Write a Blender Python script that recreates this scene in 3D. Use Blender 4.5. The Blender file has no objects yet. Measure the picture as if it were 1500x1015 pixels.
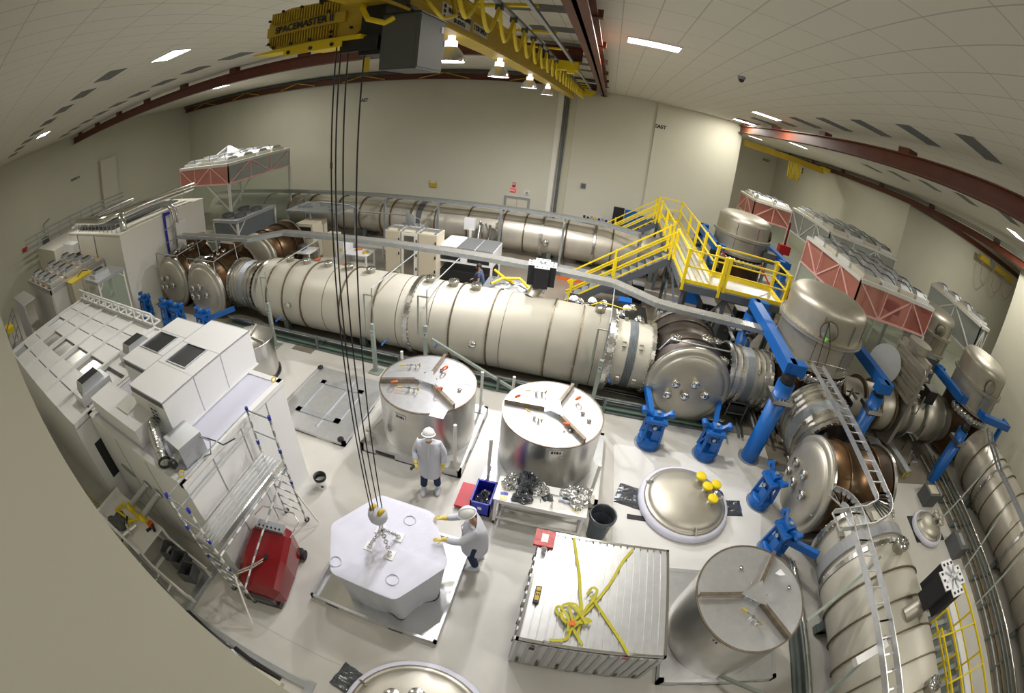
import bpy, math, random
from mathutils import Vector, Matrix
PI = math.pi
SC = bpy.context.scene
COL = SC.collection
rnd = random.Random(7)

# ---------------------------------------------------------------- helpers
KEEP = set('bolt plate_bolt ribs side_ribs slat slot rungs joint panel_joint seam seam_trim symbol cable_star blue_stripe deck_plank knob lettering intake_slot opening_frame rib'.split())
class MB:
    """collects shapes (world coordinates) and links them as one mesh object"""
    def __init__(s): s.v = []; s.f = []; s.sm = []
    def add(s, vs, fs, smooth=False):
        b = len(s.v); s.v += [tuple(v) for v in vs]
        for f in fs: s.f.append(tuple(b + i for i in f)); s.sm.append(smooth)
        return s
    def box(s, x0, y0, z0, x1, y1, z1, M=None):
        vs = [Vector(p) for p in ((x0,y0,z0),(x1,y0,z0),(x1,y1,z0),(x0,y1,z0),(x0,y0,z1),(x1,y0,z1),(x1,y1,z1),(x0,y1,z1))]
        if M: vs = [M @ v for v in vs]
        return s.add(vs, [(0,3,2,1),(4,5,6,7),(0,1,5,4),(1,2,6,5),(2,3,7,6),(3,0,4,7)])
    def lathe(s, prof, o, ax=(0,0,1), n=32, cap0=True, cap1=True, smooth=True, a0=0.0):
        ax = Vector(ax).normalized(); o = Vector(o)
        t = ax.cross(Vector((0.31,0.52,0.8)) if abs(ax.z) < .9 else Vector((1,0,0))).normalized()
        if abs(ax.z) > .9: t = Vector((1,0,0))
        u = ax.cross(t).normalized(); vs = []; fs = []
        m = len(prof)
        for (r, h) in prof:
            for k in range(n):
                a = 2*PI*k/n + a0
                vs.append(o + ax*h + (t*math.cos(a) + u*math.sin(a))*r)
        for j in range(m-1):
            for k in range(n):
                k2 = (k+1) % n
                fs.append((j*n+k, j*n+k2, (j+1)*n+k2, (j+1)*n+k))
        s.add(vs, fs, smooth)
        if cap0: s.add([vs[k] for k in range(n)], [tuple(range(n))[::-1]])
        if cap1: s.add([vs[(m-1)*n+k] for k in range(n)], [tuple(range(n))])
        return s
    def cyl(s, p0, p1, r0, r1=None, n=20, caps=True, smooth=True):
        p0 = Vector(p0); p1 = Vector(p1); r1 = r0 if r1 is None else r1
        return s.lathe([(r0,0),(r1,(p1-p0).length)], p0, p1-p0, n, caps, caps, smooth)
    def bar(s, p0, p1, w, h, up=(0,0,1)):
        p0 = Vector(p0); p1 = Vector(p1); d = (p1-p0).normalized(); up = Vector(up)
        a = d.cross(up)
        if a.length < 1e-4: a = d.cross(Vector((1,0,0)))
        a.normalize(); b = a.cross(d).normalized()
        vs = [p + a*i*w/2 + b*j*h/2 for p in (p0,p1) for i,j in ((-1,-1),(1,-1),(1,1),(-1,1))]
        return s.add(vs, [(3,2,1,0),(4,5,6,7),(0,1,5,4),(1,2,6,5),(2,3,7,6),(3,0,4,7)])
    def tube(s, pts, r, n=8, closed=False, rs=None):
        P = [Vector(p) for p in pts]; m = len(P); rings = []
        ref = None
        for i in range(m):
            if closed: d = (P[(i+1)%m]-P[i-1])
            else: d = (P[min(i+1,m-1)]-P[max(i-1,0)])
            d.normalize()
            if ref is None:
                ref = d.cross(Vector((0,0,1)))
                if ref.length < .05: ref = d.cross(Vector((1,0,0)))
            ref = (ref - d*ref.dot(d))
            if ref.length < 1e-5: ref = d.orthogonal()
            ref.normalize(); b = d.cross(ref)
            rr = rs[i] if rs else r
            rings.append([P[i] + (ref*math.cos(2*PI*k/n) + b*math.sin(2*PI*k/n))*rr for k in range(n)])
        vs = [v for R in rings for v in R]; fs = []
        for j in range(m if closed else m-1):
            j2 = (j+1) % m
            for k in range(n):
                k2 = (k+1) % n; fs.append((j*n+k, j*n+k2, j2*n+k2, j2*n+k))
        s.add(vs, fs, True)
        if not closed:
            s.add(rings[0], [tuple(range(n))[::-1]]); s.add(rings[-1], [tuple(range(n))])
        return s
    def prism(s, poly, z0, z1, smooth=False, M=None):
        n = len(poly)
        vs = [Vector((x,y,z0)) for x,y in poly] + [Vector((x,y,z1)) for x,y in poly]
        if M: vs = [M @ v for v in vs]
        s.add(vs, [tuple(range(n))[::-1], tuple(range(n,2*n))])
        s.add(vs, [(k,(k+1)%n,n+(k+1)%n,n+k) for k in range(n)], smooth)
        return s
    def ball(s, c, r, n=16, m=8, sc=(1,1,1)):
        c = Vector(c); vs = []; fs = []
        for j in range(m+1):
            t = PI*j/m
            for k in range(n):
                a = 2*PI*k/n
                vs.append(c + Vector((r*sc[0]*math.sin(t)*math.cos(a), r*sc[1]*math.sin(t)*math.sin(a), r*sc[2]*math.cos(t))))
        for j in range(m):
            for k in range(n):
                k2 = (k+1)%n; fs.append((j*n+k,(j+1)*n+k,(j+1)*n+k2,j*n+k2))
        return s.add(vs, fs, True)
    def bolts(s, o, ax, R, n, r=.02, h=.03, off=0.0, a0=0.0):
        ax = Vector(ax).normalized(); o = Vector(o)
        t = ax.orthogonal().normalized(); u = ax.cross(t)
        for k in range(n):
            a = 2*PI*k/n + a0
            c = o + (t*math.cos(a)+u*math.sin(a))*R + ax*off
            s.cyl(c, c+ax*h, r, n=6, smooth=False)
        return s
    def clusters(s):
        n = len(s.v); P = list(range(n))
        def find(a):
            while P[a] != a: P[a] = P[P[a]]; a = P[a]
            return a
        for f in s.f:
            r = find(f[0])
            for i in f[1:]: P[find(i)] = r
        # caps repeat their ring's vertices: join coincident ones
        seen = {}
        for i, v in enumerate(s.v):
            k = (round(v[0],4), round(v[1],4), round(v[2],4))
            if k in seen: P[find(i)] = find(seen[k])
            else: seen[k] = i
        bb = {}
        for i, v in enumerate(s.v):
            r = find(i); b = bb.get(r)
            if b is None: bb[r] = [v[0],v[1],v[2],v[0],v[1],v[2]]
            else:
                for q in range(3):
                    if v[q] < b[q]: b[q] = v[q]
                    if v[q] > b[q+3]: b[q+3] = v[q]
        ks = list(bb); C = {k: k for k in ks}
        def fc(a):
            while C[a] != a: a = C[a]
            return a
        e = .006
        if len(ks) > 400: return None, 1
        for i, a in enumerate(ks):
            A = bb[a]
            for b in ks[i+1:]:
                B = bb[b]
                if all(A[q] <= B[q+3]+e and B[q] <= A[q+3]+e for q in range(3)): C[fc(b)] = fc(a)
        lab = [fc(find(i)) for i in range(n)]
        return lab, len(set(lab))
    def build(s, name, mat, parent=None, smooth_angle=None):
        if parent is not None and name not in KEEP:
            lab, n = s.clusters()
            if 2 <= n <= 60:
                size = {}
                for l in lab: size[l] = size.get(l,0)+1
                first = None
                for l in sorted(size, key=lambda q: -size[q]):
                    q = MB(); idx = {}
                    for i, x in enumerate(lab):
                        if x == l: idx[i] = len(q.v); q.v.append(s.v[i])
                    for f, sm in zip(s.f, s.sm):
                        if f[0] in idx: q.f.append(tuple(idx[i] for i in f)); q.sm.append(sm)
                    o = q.build_one(name, mat, parent)
                    first = first or o
                return first
        return s.build_one(name, mat, parent)
    def build_one(s, name, mat, parent=None):
        org = Vector(parent['_w']) if parent is not None else Vector((0,0,0))
        me = bpy.data.meshes.new(name)
        me.from_pydata([tuple(Vector(v)-org) for v in s.v], [], s.f)
        me.materials.append(mat)
        me.polygons.foreach_set('use_smooth', s.sm)
        me.validate(); me.update()
        o = bpy.data.objects.new(name, me); COL.objects.link(o)
        if parent is not None:
            o.parent = parent; o['_w'] = tuple(org)
        return o

def tag(o, label=None, cat=None, group=None, kind=None):
    if label: o['label'] = label
    if cat: o['category'] = cat
    if group: o['group'] = group
    if kind: o['kind'] = kind
    return o
def thing(name, label, cat, loc=(0,0,0), group=None):
    o = bpy.data.objects.new(name, None); COL.objects.link(o)
    o.location = loc; o['_w'] = tuple(loc); o.empty_display_size = .2
    return tag(o, label, cat, group)
def struct(name, mb, mat, label=None):
    return tag(mb.build(name, mat), label, None, None, 'structure')
def solo(name, mb, mat, label, cat, group=None, kind=None):
    return tag(mb.build(name, mat), label, cat, group, kind)
def dup(root, loc=None, rotz=None, label=None, scale=None):
    """copies a thing, its parts and sub-parts"""
    def rec(o, par):
        c = o.copy(); COL.objects.link(c); c.parent = par
        for ch in o.children: rec(ch, c)
        return c
    r = rec(root, None)
    if loc is not None: r.location = loc
    if rotz is not None: r.rotation_euler = (0,0,rotz)
    if scale is not None: r.scale = (scale,)*3
    if label: r['label'] = label
    return r
def text(name, s, size, M, mat, parent=None, ext=.002, ax=1.0, align='CENTER'):
    cu = bpy.data.curves.new(name, 'FONT'); cu.body = s; cu.size = size; cu.extrude = ext; cu.offset = size*.035
    cu.align_x = align; cu.align_y = 'CENTER'; cu.materials.append(mat)
    tmp = bpy.data.objects.new(name, cu); COL.objects.link(tmp); bpy.context.view_layer.update()
    me = bpy.data.meshes.new_from_object(tmp.evaluated_get(bpy.context.evaluated_depsgraph_get()))
    bpy.data.objects.remove(tmp); bpy.data.curves.remove(cu)
    if not me.materials: me.materials.append(mat)
    o = bpy.data.objects.new(name, me); COL.objects.link(o)
    M = M.copy() if ax == 1.0 else M @ Matrix.Diagonal((ax,1,1,1))
    if parent is not None:
        M = Matrix.Translation(-Vector(parent['_w'])) @ M; o.parent = parent
    o.matrix_basis = M
    return o
def frame(o, right, up):
    r = Vector(right).normalized(); u = Vector(up).normalized(); n = r.cross(u)
    M = Matrix((r,u,n)).transposed().to_4x4(); M.translation = Vector(o); return M
def TR(x, y, z=0, rz=0): return Matrix.Translation((x,y,z)) @ Matrix.Rotation(rz,4,'Z')

# ---------------------------------------------------------------- materials
def mat(name, c, rough=.5, metal=0.0, noise=0.0, nscale=3.0, bump=0.0, bscale=40.0, emis=None, estr=0, alpha=1.0, c2=None, spec=.5, stretch=None, transl=0, coat=0):
    m = bpy.data.materials.new(name); m.use_nodes = True; nt = m.node_tree
    b = nt.nodes['Principled BSDF']
    b.inputs['Base Color'].default_value = (*c,1); b.inputs['Roughness'].default_value = rough
    b.inputs['Metallic'].default_value = metal; b.inputs['Specular IOR Level'].default_value = spec
    if coat: b.inputs['Coat Weight'].default_value = coat
    if emis:
        b.inputs['Emission Color'].default_value = (*emis,1); b.inputs['Emission Strength'].default_value = estr
    if alpha < 1: b.inputs['Alpha'].default_value = alpha
    tc = nt.nodes.new('ShaderNodeTexCoord'); src = tc.outputs['Object']
    if stretch:
        mp = nt.nodes.new('ShaderNodeMapping'); mp.inputs['Scale'].default_value = stretch
        nt.links.new(src, mp.inputs['Vector']); src = mp.outputs['Vector']
    if noise or c2:
        n = nt.nodes.new('ShaderNodeTexNoise'); n.inputs['Scale'].default_value = nscale; n.inputs['Detail'].default_value = 6
        nt.links.new(src, n.inputs['Vector'])
        r = nt.nodes.new('ShaderNodeValToRGB')
        r.color_ramp.elements[0].position = .35; r.color_ramp.elements[1].position = .68
        cc = c2 if c2 else tuple(x*(1-noise) for x in c)
        r.color_ramp.elements[0].color = (*cc,1); r.color_ramp.elements[1].color = (*c,1)
        nt.links.new(n.outputs['Fac'], r.inputs['Fac']); nt.links.new(r.outputs['Color'], b.inputs['Base Color'])
    if bump:
        n2 = nt.nodes.new('ShaderNodeTexNoise'); n2.inputs['Scale'].default_value = bscale; n2.inputs['Detail'].default_value = 3
        nt.links.new(src, n2.inputs['Vector'])
        bp = nt.nodes.new('ShaderNodeBump'); bp.inputs['Strength'].default_value = bump; bp.inputs['Distance'].default_value = .02
        nt.links.new(n2.outputs['Fac'], bp.inputs['Height']); nt.links.new(bp.outputs['Normal'], b.inputs['Normal'])
    return m
def grid_mat(name, c, line, sx, sy, w, rough=.7, ox=0, oy=0):
    """tile grid drawn in object space x / y"""
    m = mat(name, c, rough); nt = m.node_tree; b = nt.nodes['Principled BSDF']
    tc = nt.nodes.new('ShaderNodeTexCoord'); sep = nt.nodes.new('ShaderNodeSeparateXYZ'); nt.links.new(tc.outputs['Object'], sep.inputs[0])
    outs = []
    for ch, st, of in (('X',sx,ox),('Y',sy,oy)):
        a = nt.nodes.new('ShaderNodeMath'); a.operation = 'ADD'; a.inputs[1].default_value = 1000*st+of; nt.links.new(sep.outputs[ch], a.inputs[0])
        d = nt.nodes.new('ShaderNodeMath'); d.operation = 'MODULO'; d.inputs[1].default_value = st; nt.links.new(a.outputs[0], d.inputs[0])
        l = nt.nodes.new('ShaderNodeMath'); l.operation = 'LESS_THAN'; l.inputs[1].default_value = w; nt.links.new(d.outputs[0], l.inputs[0]); outs.append(l)
    mx = nt.nodes.new('ShaderNodeMath'); mx.operation = 'MAXIMUM'; nt.links.new(outs[0].outputs[0], mx.inputs[0]); nt.links.new(outs[1].outputs[0], mx.inputs[1])
    mi = nt.nodes.new('ShaderNodeMix'); mi.data_type = 'RGBA'; nt.links.new(mx.outputs[0], mi.inputs['Factor'])
    mi.inputs['A'].default_value = (*c,1); mi.inputs['B'].default_value = (*line,1); nt.links.new(mi.outputs['Result'], b.inputs['Base Color'])
    return m
M_ = dict(
 wall=mat('wall_paint', (.64,.625,.51), .75, noise=.05, nscale=.35),
 wall2=mat('wall_paint_shaft', (.55,.53,.40), .75),
 ceil=grid_mat('ceiling_tile', (.72,.70,.60), (.50,.48,.41), 1.22, .61, .022, .85),
 floor=mat('epoxy_floor', (.60,.585,.54), .36, noise=.10, nscale=.8, c2=(.53,.51,.455)),
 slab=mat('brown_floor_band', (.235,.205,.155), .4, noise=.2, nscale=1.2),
 mat_=mat('pale_floor_mat', (.68,.67,.63), .45),
 steel=mat('stainless', (.60,.59,.56), .28, 1.0, noise=.12, nscale=2.5, bump=.05, bscale=6),
 steelr=mat('stainless_satin', (.55,.52,.44), .46, .8, noise=.14, nscale=1.6),
 bright=mat('bright_metal', (.78,.78,.76), .18, 1.0),
 alu=mat('aluminium', (.72,.73,.74), .38, .85, noise=.08, nscale=8),
 alug=mat('aluminium_grey', (.52,.54,.56), .45, .8),
 tube=mat('cream_steel', (.54,.515,.43), .48, .2, noise=.08, nscale=.9),
 tubeg=mat('grey_steel_tube', (.60,.56,.47), .36, .45, noise=.16, nscale=1.0),
 ring=mat('ring_brown', (.22,.17,.10), .5, .6, noise=.5, nscale=20),
 barb=mat('brown_channel', (.30,.25,.19), .4, .7, noise=.3, nscale=8),
 brown=mat('copper_oxide', (.17,.09,.038), .33, .75, noise=.5, nscale=2.2, c2=(.085,.06,.035)),
 dkbody=mat('dark_oxide', (.13,.11,.095), .38, .6, noise=.4, nscale=3),
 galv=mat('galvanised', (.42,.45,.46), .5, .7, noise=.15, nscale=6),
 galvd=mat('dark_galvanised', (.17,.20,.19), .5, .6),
 grnst=mat('grey_green_paint', (.30,.34,.30), .5, .2),
 blue=mat('blue_paint', (.006,.115,.42), .38, noise=.1, nscale=5),
 blued=mat('deep_blue', (.012,.02,.35), .45),
 yel=mat('safety_yellow', (.80,.60,.01), .4),
 cyel=mat('crane_yellow', (.60,.42,.03), .45, noise=.12, nscale=4),
 red=mat('red_lacquer', (.20,.006,.009), .25, noise=.1, nscale=3, coat=.3),
 redp=mat('red_plastic', (.5,.02,.03), .45),
 bag=mat('red_bag', (.42,.006,.010), .35, bump=.5, bscale=12),
 beam=mat('red_oxide_beam', (.13,.032,.013), .55, noise=.2, nscale=2),
 beamd=mat('dark_beam', (.05,.02,.015), .6),
 black=mat('black', (.012,.012,.013), .45),
 blackm=mat('black_matte', (.02,.02,.022), .8, bump=.4, bscale=60),
 rubber=mat('rubber', (.02,.02,.02), .7),
 white=mat('white_panel', (.80,.80,.79), .4),
 whitem=mat('white_matte', (.78,.77,.73), .6),
 cream=mat('cream_cabinet', (.62,.56,.42), .5),
 offw=mat('offwhite_box', (.66,.62,.50), .6),
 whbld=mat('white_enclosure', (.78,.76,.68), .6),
 grey=mat('grey_paint', (.30,.31,.32), .45),
 stairg=mat('stair_grey', (.12,.13,.15), .45, .3),
 greyd=mat('dark_grey', (.10,.105,.11), .5),
 gbox=mat('control_box_grey', (.085,.09,.085), .55),
 cloth=mat('white_cloth', (.68,.68,.78), .8, bump=.5, bscale=5),
 clothb=mat('white_fabric', (.60,.62,.68), .85, bump=.4, bscale=9),
 foil=mat('foil', (.72,.73,.72), .22, 1.0, bump=1.0, bscale=14),
 plast=mat('dark_film', (.13,.14,.15), .15, .6, bump=1.0, bscale=9),
 navy=mat('navy_cloth', (.012,.025,.085), .8),
 skin=mat('skin', (.48,.26,.17), .55),
 glove=mat('yellow_glove', (.74,.60,.16), .6),
 hair=mat('hair', (.03,.02,.012), .7),
 tee=mat('slate_tshirt', (.05,.07,.13), .8),
 sling=mat('yellow_webbing', (.52,.47,.02), .65, noise=.15, nscale=15),
 vent=mat('vent_slats', (.13,.13,.115), .6),
 lampm=mat('lamp_emitter', (1,1,1), .5, emis=(1,.95,.98), estr=14),
 lampc=mat('lamp_emitter_bay', (1,1,1), .5, emis=(1,.93,1.0), estr=26),
 ballast=mat('ballast_painted_glow', (.8,.8,.8), .5, emis=(1,.95,1), estr=1.6),  # lamp housing, no source itself; weak emission put in as painted glow
 glass=mat('reflector_glass', (.75,.74,.70), .15, .6),
 label=mat('label_white', (.72,.72,.72), .5),
 ink=mat('ink', (.015,.015,.02), .6),
 inkg=mat('ink_grey', (.07,.07,.06), .6),
 exitr=mat('exit_red', (.6,.02,.02), .4, emis=(1,.05,.04), estr=.35),
 orange=mat('orange', (.75,.13,.015), .5),
 green=mat('green', (.08,.16,.10), .5),
 wood=mat('wood_board', (.42,.30,.17), .6, noise=.25, nscale=6),
 dark=mat('deep_opening', (.02,.022,.025), .35),
 paper=mat('paper', (.80,.80,.80), .6),
 tape=mat('hazard', (.5,.4,.03), .6),
 pinkf=mat('pink_frame', (.85,.50,.46), .4),
 whitef=mat('white_frame', (.74,.73,.68), .45),
 bin=mat('blue_bin', (.010,.020,.42), .4),
 trash=mat('trash_grey', (.085,.105,.12), .55),
)
def film(name, c, alpha, rough=.15, spec=.6):
    m = bpy.data.materials.new(name); m.use_nodes = True; nt = m.node_tree; nt.nodes.clear()
    out = nt.nodes.new('ShaderNodeOutputMaterial'); mix = nt.nodes.new('ShaderNodeMixShader')
    tr = nt.nodes.new('ShaderNodeBsdfTransparent'); pb = nt.nodes.new('ShaderNodeBsdfPrincipled')
    tr.inputs['Color'].default_value = (*[min(1,.35+.65*x) for x in c],1)
    pb.inputs['Base Color'].default_value = (*c,1); pb.inputs['Roughness'].default_value = rough; pb.inputs['Specular IOR Level'].default_value = spec
    mix.inputs['Fac'].default_value = alpha
    nt.links.new(tr.outputs[0], mix.inputs[1]); nt.links.new(pb.outputs[0], mix.inputs[2]); nt.links.new(mix.outputs[0], out.inputs['Surface'])
    return m
M_['fpink'] = film('pink_film', (.78,.24,.20), .40)
M_['fgrey'] = film('clear_grey_curtain', (.32,.36,.38), .5)
M_['fclear'] = film('clear_curtain', (.70,.78,.68), .22)
M_['acryl'] = film('clear_tray_lid', (.62,.60,.54), .32)
g = M_

# ---------------------------------------------------------------- camera (fisheye lens)
cam = bpy.data.cameras.new('camera'); co = bpy.data.objects.new('camera', cam); COL.objects.link(co)
cam.type = 'PANO'; cam.panorama_type = 'FISHEYE_EQUISOLID'
cam.sensor_fit = 'HORIZONTAL'; cam.sensor_width = 36.0
cam.fisheye_lens = 643.37/1500*36.0; cam.fisheye_fov = math.radians(220)
cam.clip_start = .05; cam.clip_end = 200
YAW, PIT, ROL = 0.16290924, 0.54404739, 0.10813488
f_ = Vector((math.cos(PIT)*math.cos(YAW), math.cos(PIT)*math.sin(YAW), -math.sin(PIT)))
r_ = f_.cross(Vector((0,0,1))).normalized(); u_ = r_.cross(f_)
r2 = r_*math.cos(ROL)+u_*math.sin(ROL); u2 = -r_*math.sin(ROL)+u_*math.cos(ROL)
Mc = Matrix((r2,u2,-f_)).transposed().to_4x4(); Mc.translation = Vector((0,0,7.2))
co.matrix_world = Mc
SC.camera = co
SC.view_settings.view_transform = 'Standard'; SC.view_settings.look = 'None'
SC.view_settings.exposure = 0.0; SC.view_settings.gamma = 1.0; SC.view_settings.use_curve_mapping = False
SC.cycles.use_denoising = True
SC.cycles.max_bounces = 6; SC.cycles.diffuse_bounces = 3; SC.cycles.glossy_bounces = 3
SC.cycles.transparent_max_bounces = 12; SC.cycles.sample_clamp_indirect = 4.0
w = bpy.data.worlds.new('world'); SC.world = w; w.use_nodes = True
w.node_tree.nodes['Background'].inputs['Color'].default_value = (.5,.48,.4,1)
w.node_tree.nodes['Background'].inputs['Strength'].default_value = .2
# ---------------------------------------------------------------- room shell
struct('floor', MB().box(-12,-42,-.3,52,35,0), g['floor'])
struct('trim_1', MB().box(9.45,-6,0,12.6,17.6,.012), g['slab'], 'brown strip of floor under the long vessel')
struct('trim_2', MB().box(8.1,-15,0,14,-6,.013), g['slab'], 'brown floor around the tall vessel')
struct('trim_19', MB().box(13.9,-18.9,0,25,-6.4,.011).box(12.7,-6.2,0,18.8,8.5,.010), g['slab'], 'added dark floor sheet under stairs and filmed enclosures, standing in for dim clutter')  # added dark sheet: its colour stands in for dimness and clutter there
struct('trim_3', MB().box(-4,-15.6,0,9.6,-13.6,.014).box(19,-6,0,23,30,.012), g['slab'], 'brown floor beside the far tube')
struct('trim_4', MB().prism([(8.15,-1.45),(8.35,-4.8),(6.9,-5.4),(4.7,-4.9),(4.6,-1.6)], 0, .011), g['mat_'], 'pale rectangular floor sheet under the domed cover')
def wallbox(name, b, m='wall', label=None): return struct(name, MB().box(*b), g[m], label)
wallbox('wall_north', (-12,33,0,25.4,33.4,9.4))
w_ = MB(); w_.box(-12,2.6,0,.25,33,9.6); struct('wall_west', w_, g['wall'])
wallbox('wall_east', (24,2.9,0,24.4,33,9.4))
wallbox('wall_east_south_part', (25,-7.5,0,25.3,2.95,9.2))
wallbox('wall_far_east', (48.6,-19.6,0,49,-7.2,9.4))
wallbox('wall_recess_north', (25.3,-7.3,0,48.6,-7.0,9.4))
wallbox('wall_south', (22.9,-19.6,0,48.6,-19.3,9.2))
wallbox('wall_southeast_wing', (22.9,-42,0,23.2,-19.6,9.2))
wallbox('wall_southwest', (-12,-19.6,0,12.3,-19.3,9.6))
wallbox('wall_southwest_wing', (12.0,-42,0,12.3,-19.6,9.6))
wallbox('wall_south_end', (12.0,-42,0,23.2,-41.7,9.6))
wallbox('wall_back', (-12.3,-19.6,0,-12,2.6,9.6))
# joint between the two east wall sections
struct('trim_5', MB().box(23.98,2.66,0,24.95,2.9,8.95), g['whbld'], 'beige strip at the wall joint, painted lighter to look lit')  # return face of the wall; lit look put into a lighter paint
struct('trim_6', MB().box(24.7,2.42,0,24.98,2.56,8.75), g['greyd'], 'dark vertical channel between the wall sections')
struct('trim_7', MB().box(24.86,2.0,0,24.99,2.34,8.85).box(24.93,-2.46,0,24.996,-2.44,8.9), g['wall2'], 'beige vertical trim beside the dark channel')
struct('trim_8', MB().box(.25,3.1,0,.38,3.65,.16), g['wall2'], 'boxed cover at the foot of the near wall')
# pilaster boxes on the north wall
struct('trim_9', MB().box(14.3,32.55,0,15.8,33,6.85), g['wall'], 'shallow boxed column on the north wall')
# ceiling: level over the north wing, falling slightly to the east over the south part
m = MB()
m.box(-12,.5,9.4,25.4,33.4,9.6)
m.add([(-12,-42,9.6),(0,-42,9.6),(0,.5,9.6),(-12,.5,9.6),(25,-42,8.9),(25,.5,8.9),(49,-42,8.9),(49,.5,8.9)],
      [(0,3,2,1),(1,2,5,4),(4,5,7,6)])
m.box(-12,.5,9.4,0,.6,9.8)
struct('ceiling', m, g['ceil'])
def cz(x, y): return 9.4 if y > .5 else (9.6 if x < 0 else max(8.9, 9.6-.028*x))
# steel beams
def ibeam(m, p0, p1, z0, z1, w):
    (x0,y0),(x1,y1) = p0,p1
    if x0 == x1:
        m.box(x0-.03,y0,z0,x0+.03,y1,z1); m.box(x0-w/2,y0,z0,x0+w/2,y1,z0+.03); m.box(x0-w/2,y0,z1-.03,x0+w/2,y1,z1)
    else:
        m.box(x0,y0-.03,z0,x1,y0+.03,z1); m.box(x0,y0-w/2,z0,x1,y0+w/2,z0+.03); m.box(x0,y0-w/2,z1-.03,x1,y0+w/2,z1)
    return m
m = ibeam(MB(), (12.1,.95), (12.1,32.98), 8.78, 9.2, .3)
for k in range(9): m.box(11.98,2.5+k*3.6,9.2,12.22,2.9+k*3.6,9.39)
struct('trim_10', m, g['beam'], 'red oxide crane beam over the hall')
m = ibeam(MB(), (23.6,.95), (23.6,32.98), 8.8, 9.15, .3); struct('trim_11', m, g['beam'], 'red oxide crane beam along the east wall')
m = MB()
for k in range(6):
    y = 4+k*5.2; m.bar((23.45,y,9.18),(23.45,y+1.5,8.84),.05,.05); m.bar((23.45,y,9.18),(23.45,y-1.5,8.84),.05,.05)
struct('trim_12', m, g['cyel'], 'thin yellow braces on the east crane beam')
m = MB(); m.tube([(23.35,1,9.25),(23.35,32.9,9.25)],.03).tube([(23.35,1,9.32),(23.35,32.9,9.32)],.03).box(23.3,1,9.34,23.75,32.9,9.37)
struct('trim_13', m, g['greyd'], 'dark conductor rails above the east crane beam')
m = MB(); m.box(-6,.40,8.62,24.95,.70,8.66).box(-6,.52,8.62,24.95,.58,9.4).box(-6,.38,8.98,24.95,.72,9.02)
for x in (1,4,7,10,13,16,19,22): m.box(x,.30,8.95,x+.14,.52,9.1)
struct('trim_14', m, g['beam'], 'red oxide roof beam running east')
m = ibeam(MB(), (4.5-12,-7.35), (48.5,-7.35), 8.38, 8.8, .3)
for x in range(-6,46,5): m.box(x,-7.5,8.8,x+.5,-7.2,8.95)
struct('trim_15', m, g['beam'], 'red oxide crane beam over the crossing tube')
m = ibeam(MB(), (-6,-18.9), (48.5,-18.9), 8.28, 8.62, .3)
for x in range(-4,46,6): m.box(x,-19.0,8.62,x+.4,-18.8,8.85)
struct('trim_16', m, g['beam'], 'red oxide crane beam along the south wall')
m = MB()
for dz in (.05,.12,.19): m.tube([(-6,-18.65,8.66+dz),(48,-18.65,8.66+dz)],.02,6)
struct('trim_17', m, g['greyd'], 'dark conductor rails above the south crane beam')
struct('trim_18', ibeam(MB(), (22.6,-41.5), (22.6,-19.2), 8.25, 8.6, .3), g['beam'], 'red oxide crane beam in the south wing')

# ceiling lights, vents
def clight(x, y, lab, along='y', L=1.18, W=.58, power=60, emit=True):
    z = cz(x,y); t = thing('ceiling_light', lab, 'ceiling light', (x,y,z), 'recessed ceiling lights')
    dx, dy = (W/2, L/2) if along == 'y' else (L/2, W/2)
    s_ = -.028 if (y < .5 and 0 < x < 25) else 0
    zz = lambda X, h: z + s_*(X-x) - h
    def slab(m, x0,y0,x1,y1,h0,h1):
        m.add([(x0,y0,zz(x0,h1)),(x1,y0,zz(x1,h1)),(x1,y1,zz(x1,h1)),(x0,y1,zz(x0,h1)),(x0,y0,zz(x0,h0)),(x1,y0,zz(x1,h0)),(x1,y1,zz(x1,h0)),(x0,y1,zz(x0,h0))],
              [(0,3,2,1),(4,5,6,7),(0,1,5,4),(1,2,6,5),(2,3,7,6),(3,0,4,7)])
    m = MB(); a = .03
    slab(m,x-dx-a,y-dy-a,x+dx+a,y-dy,0,.03); slab(m,x-dx-a,y+dy,x+dx+a,y+dy+a,0,.03); slab(m,x-dx-a,y-dy,x-dx,y+dy,0,.03); slab(m,x+dx,y-dy,x+dx+a,y+dy,0,.03)
    m.build('frame', g['white'], t)
    m = MB(); slab(m,x-dx,y-dy,x+dx,y+dy,.0,.015); m.build('diffuser', g['lampm'], t)
    l = bpy.data.lights.new('ceiling_lamp','AREA'); l.shape = 'RECTANGLE'; l.size = dx*2; l.size_y = dy*2
    l.energy = power; l.color = (1,.96,.86)
    lo = bpy.data.objects.new('ceiling_lamp', l); COL.objects.link(lo); lo.location = (x,y,z-.05)
    return t
CP = 210; BAY = 470
for x, y, lab in ((10.22,-.75,'long ceiling light above the yellow stairway, nearest the centre of the room'),
    (6.7,10.25,'bright ceiling light in front of the north ceiling beam, largest on that side'),
    (6.55,23.3,'small ceiling light over the side of the room nearest the north sign'),
    (17.0,20.2,'small ceiling light between the two north ceiling beams'),
    (17.6,-6.2,'ceiling light over the wall corner where the crossing beam starts'),
    (23.0,-6.9,'ceiling light closest to the end corner of the east wall'),
    (26.0,-11.6,'distant ceiling light beyond the east wall corner'),
    (11.5,-16.8,'ceiling light at the far edge over the south tube'),
    ):
    clight(x, y, lab, power=CP*(2.0 if x in (17.0,10.22) else 1.5 if x == 26.0 else 1))
for x, y, pw in ((.6,-5.5,160),(2.5,-13.0,220),(-5.5,-9.5,60),(-6,-1.5,22),(17,-26,300),(36,-12,320),(-3,-2.2,22)):
    clight(x, y, 'recessed ceiling light in the unseen part of the hall', power=pw)
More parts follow.
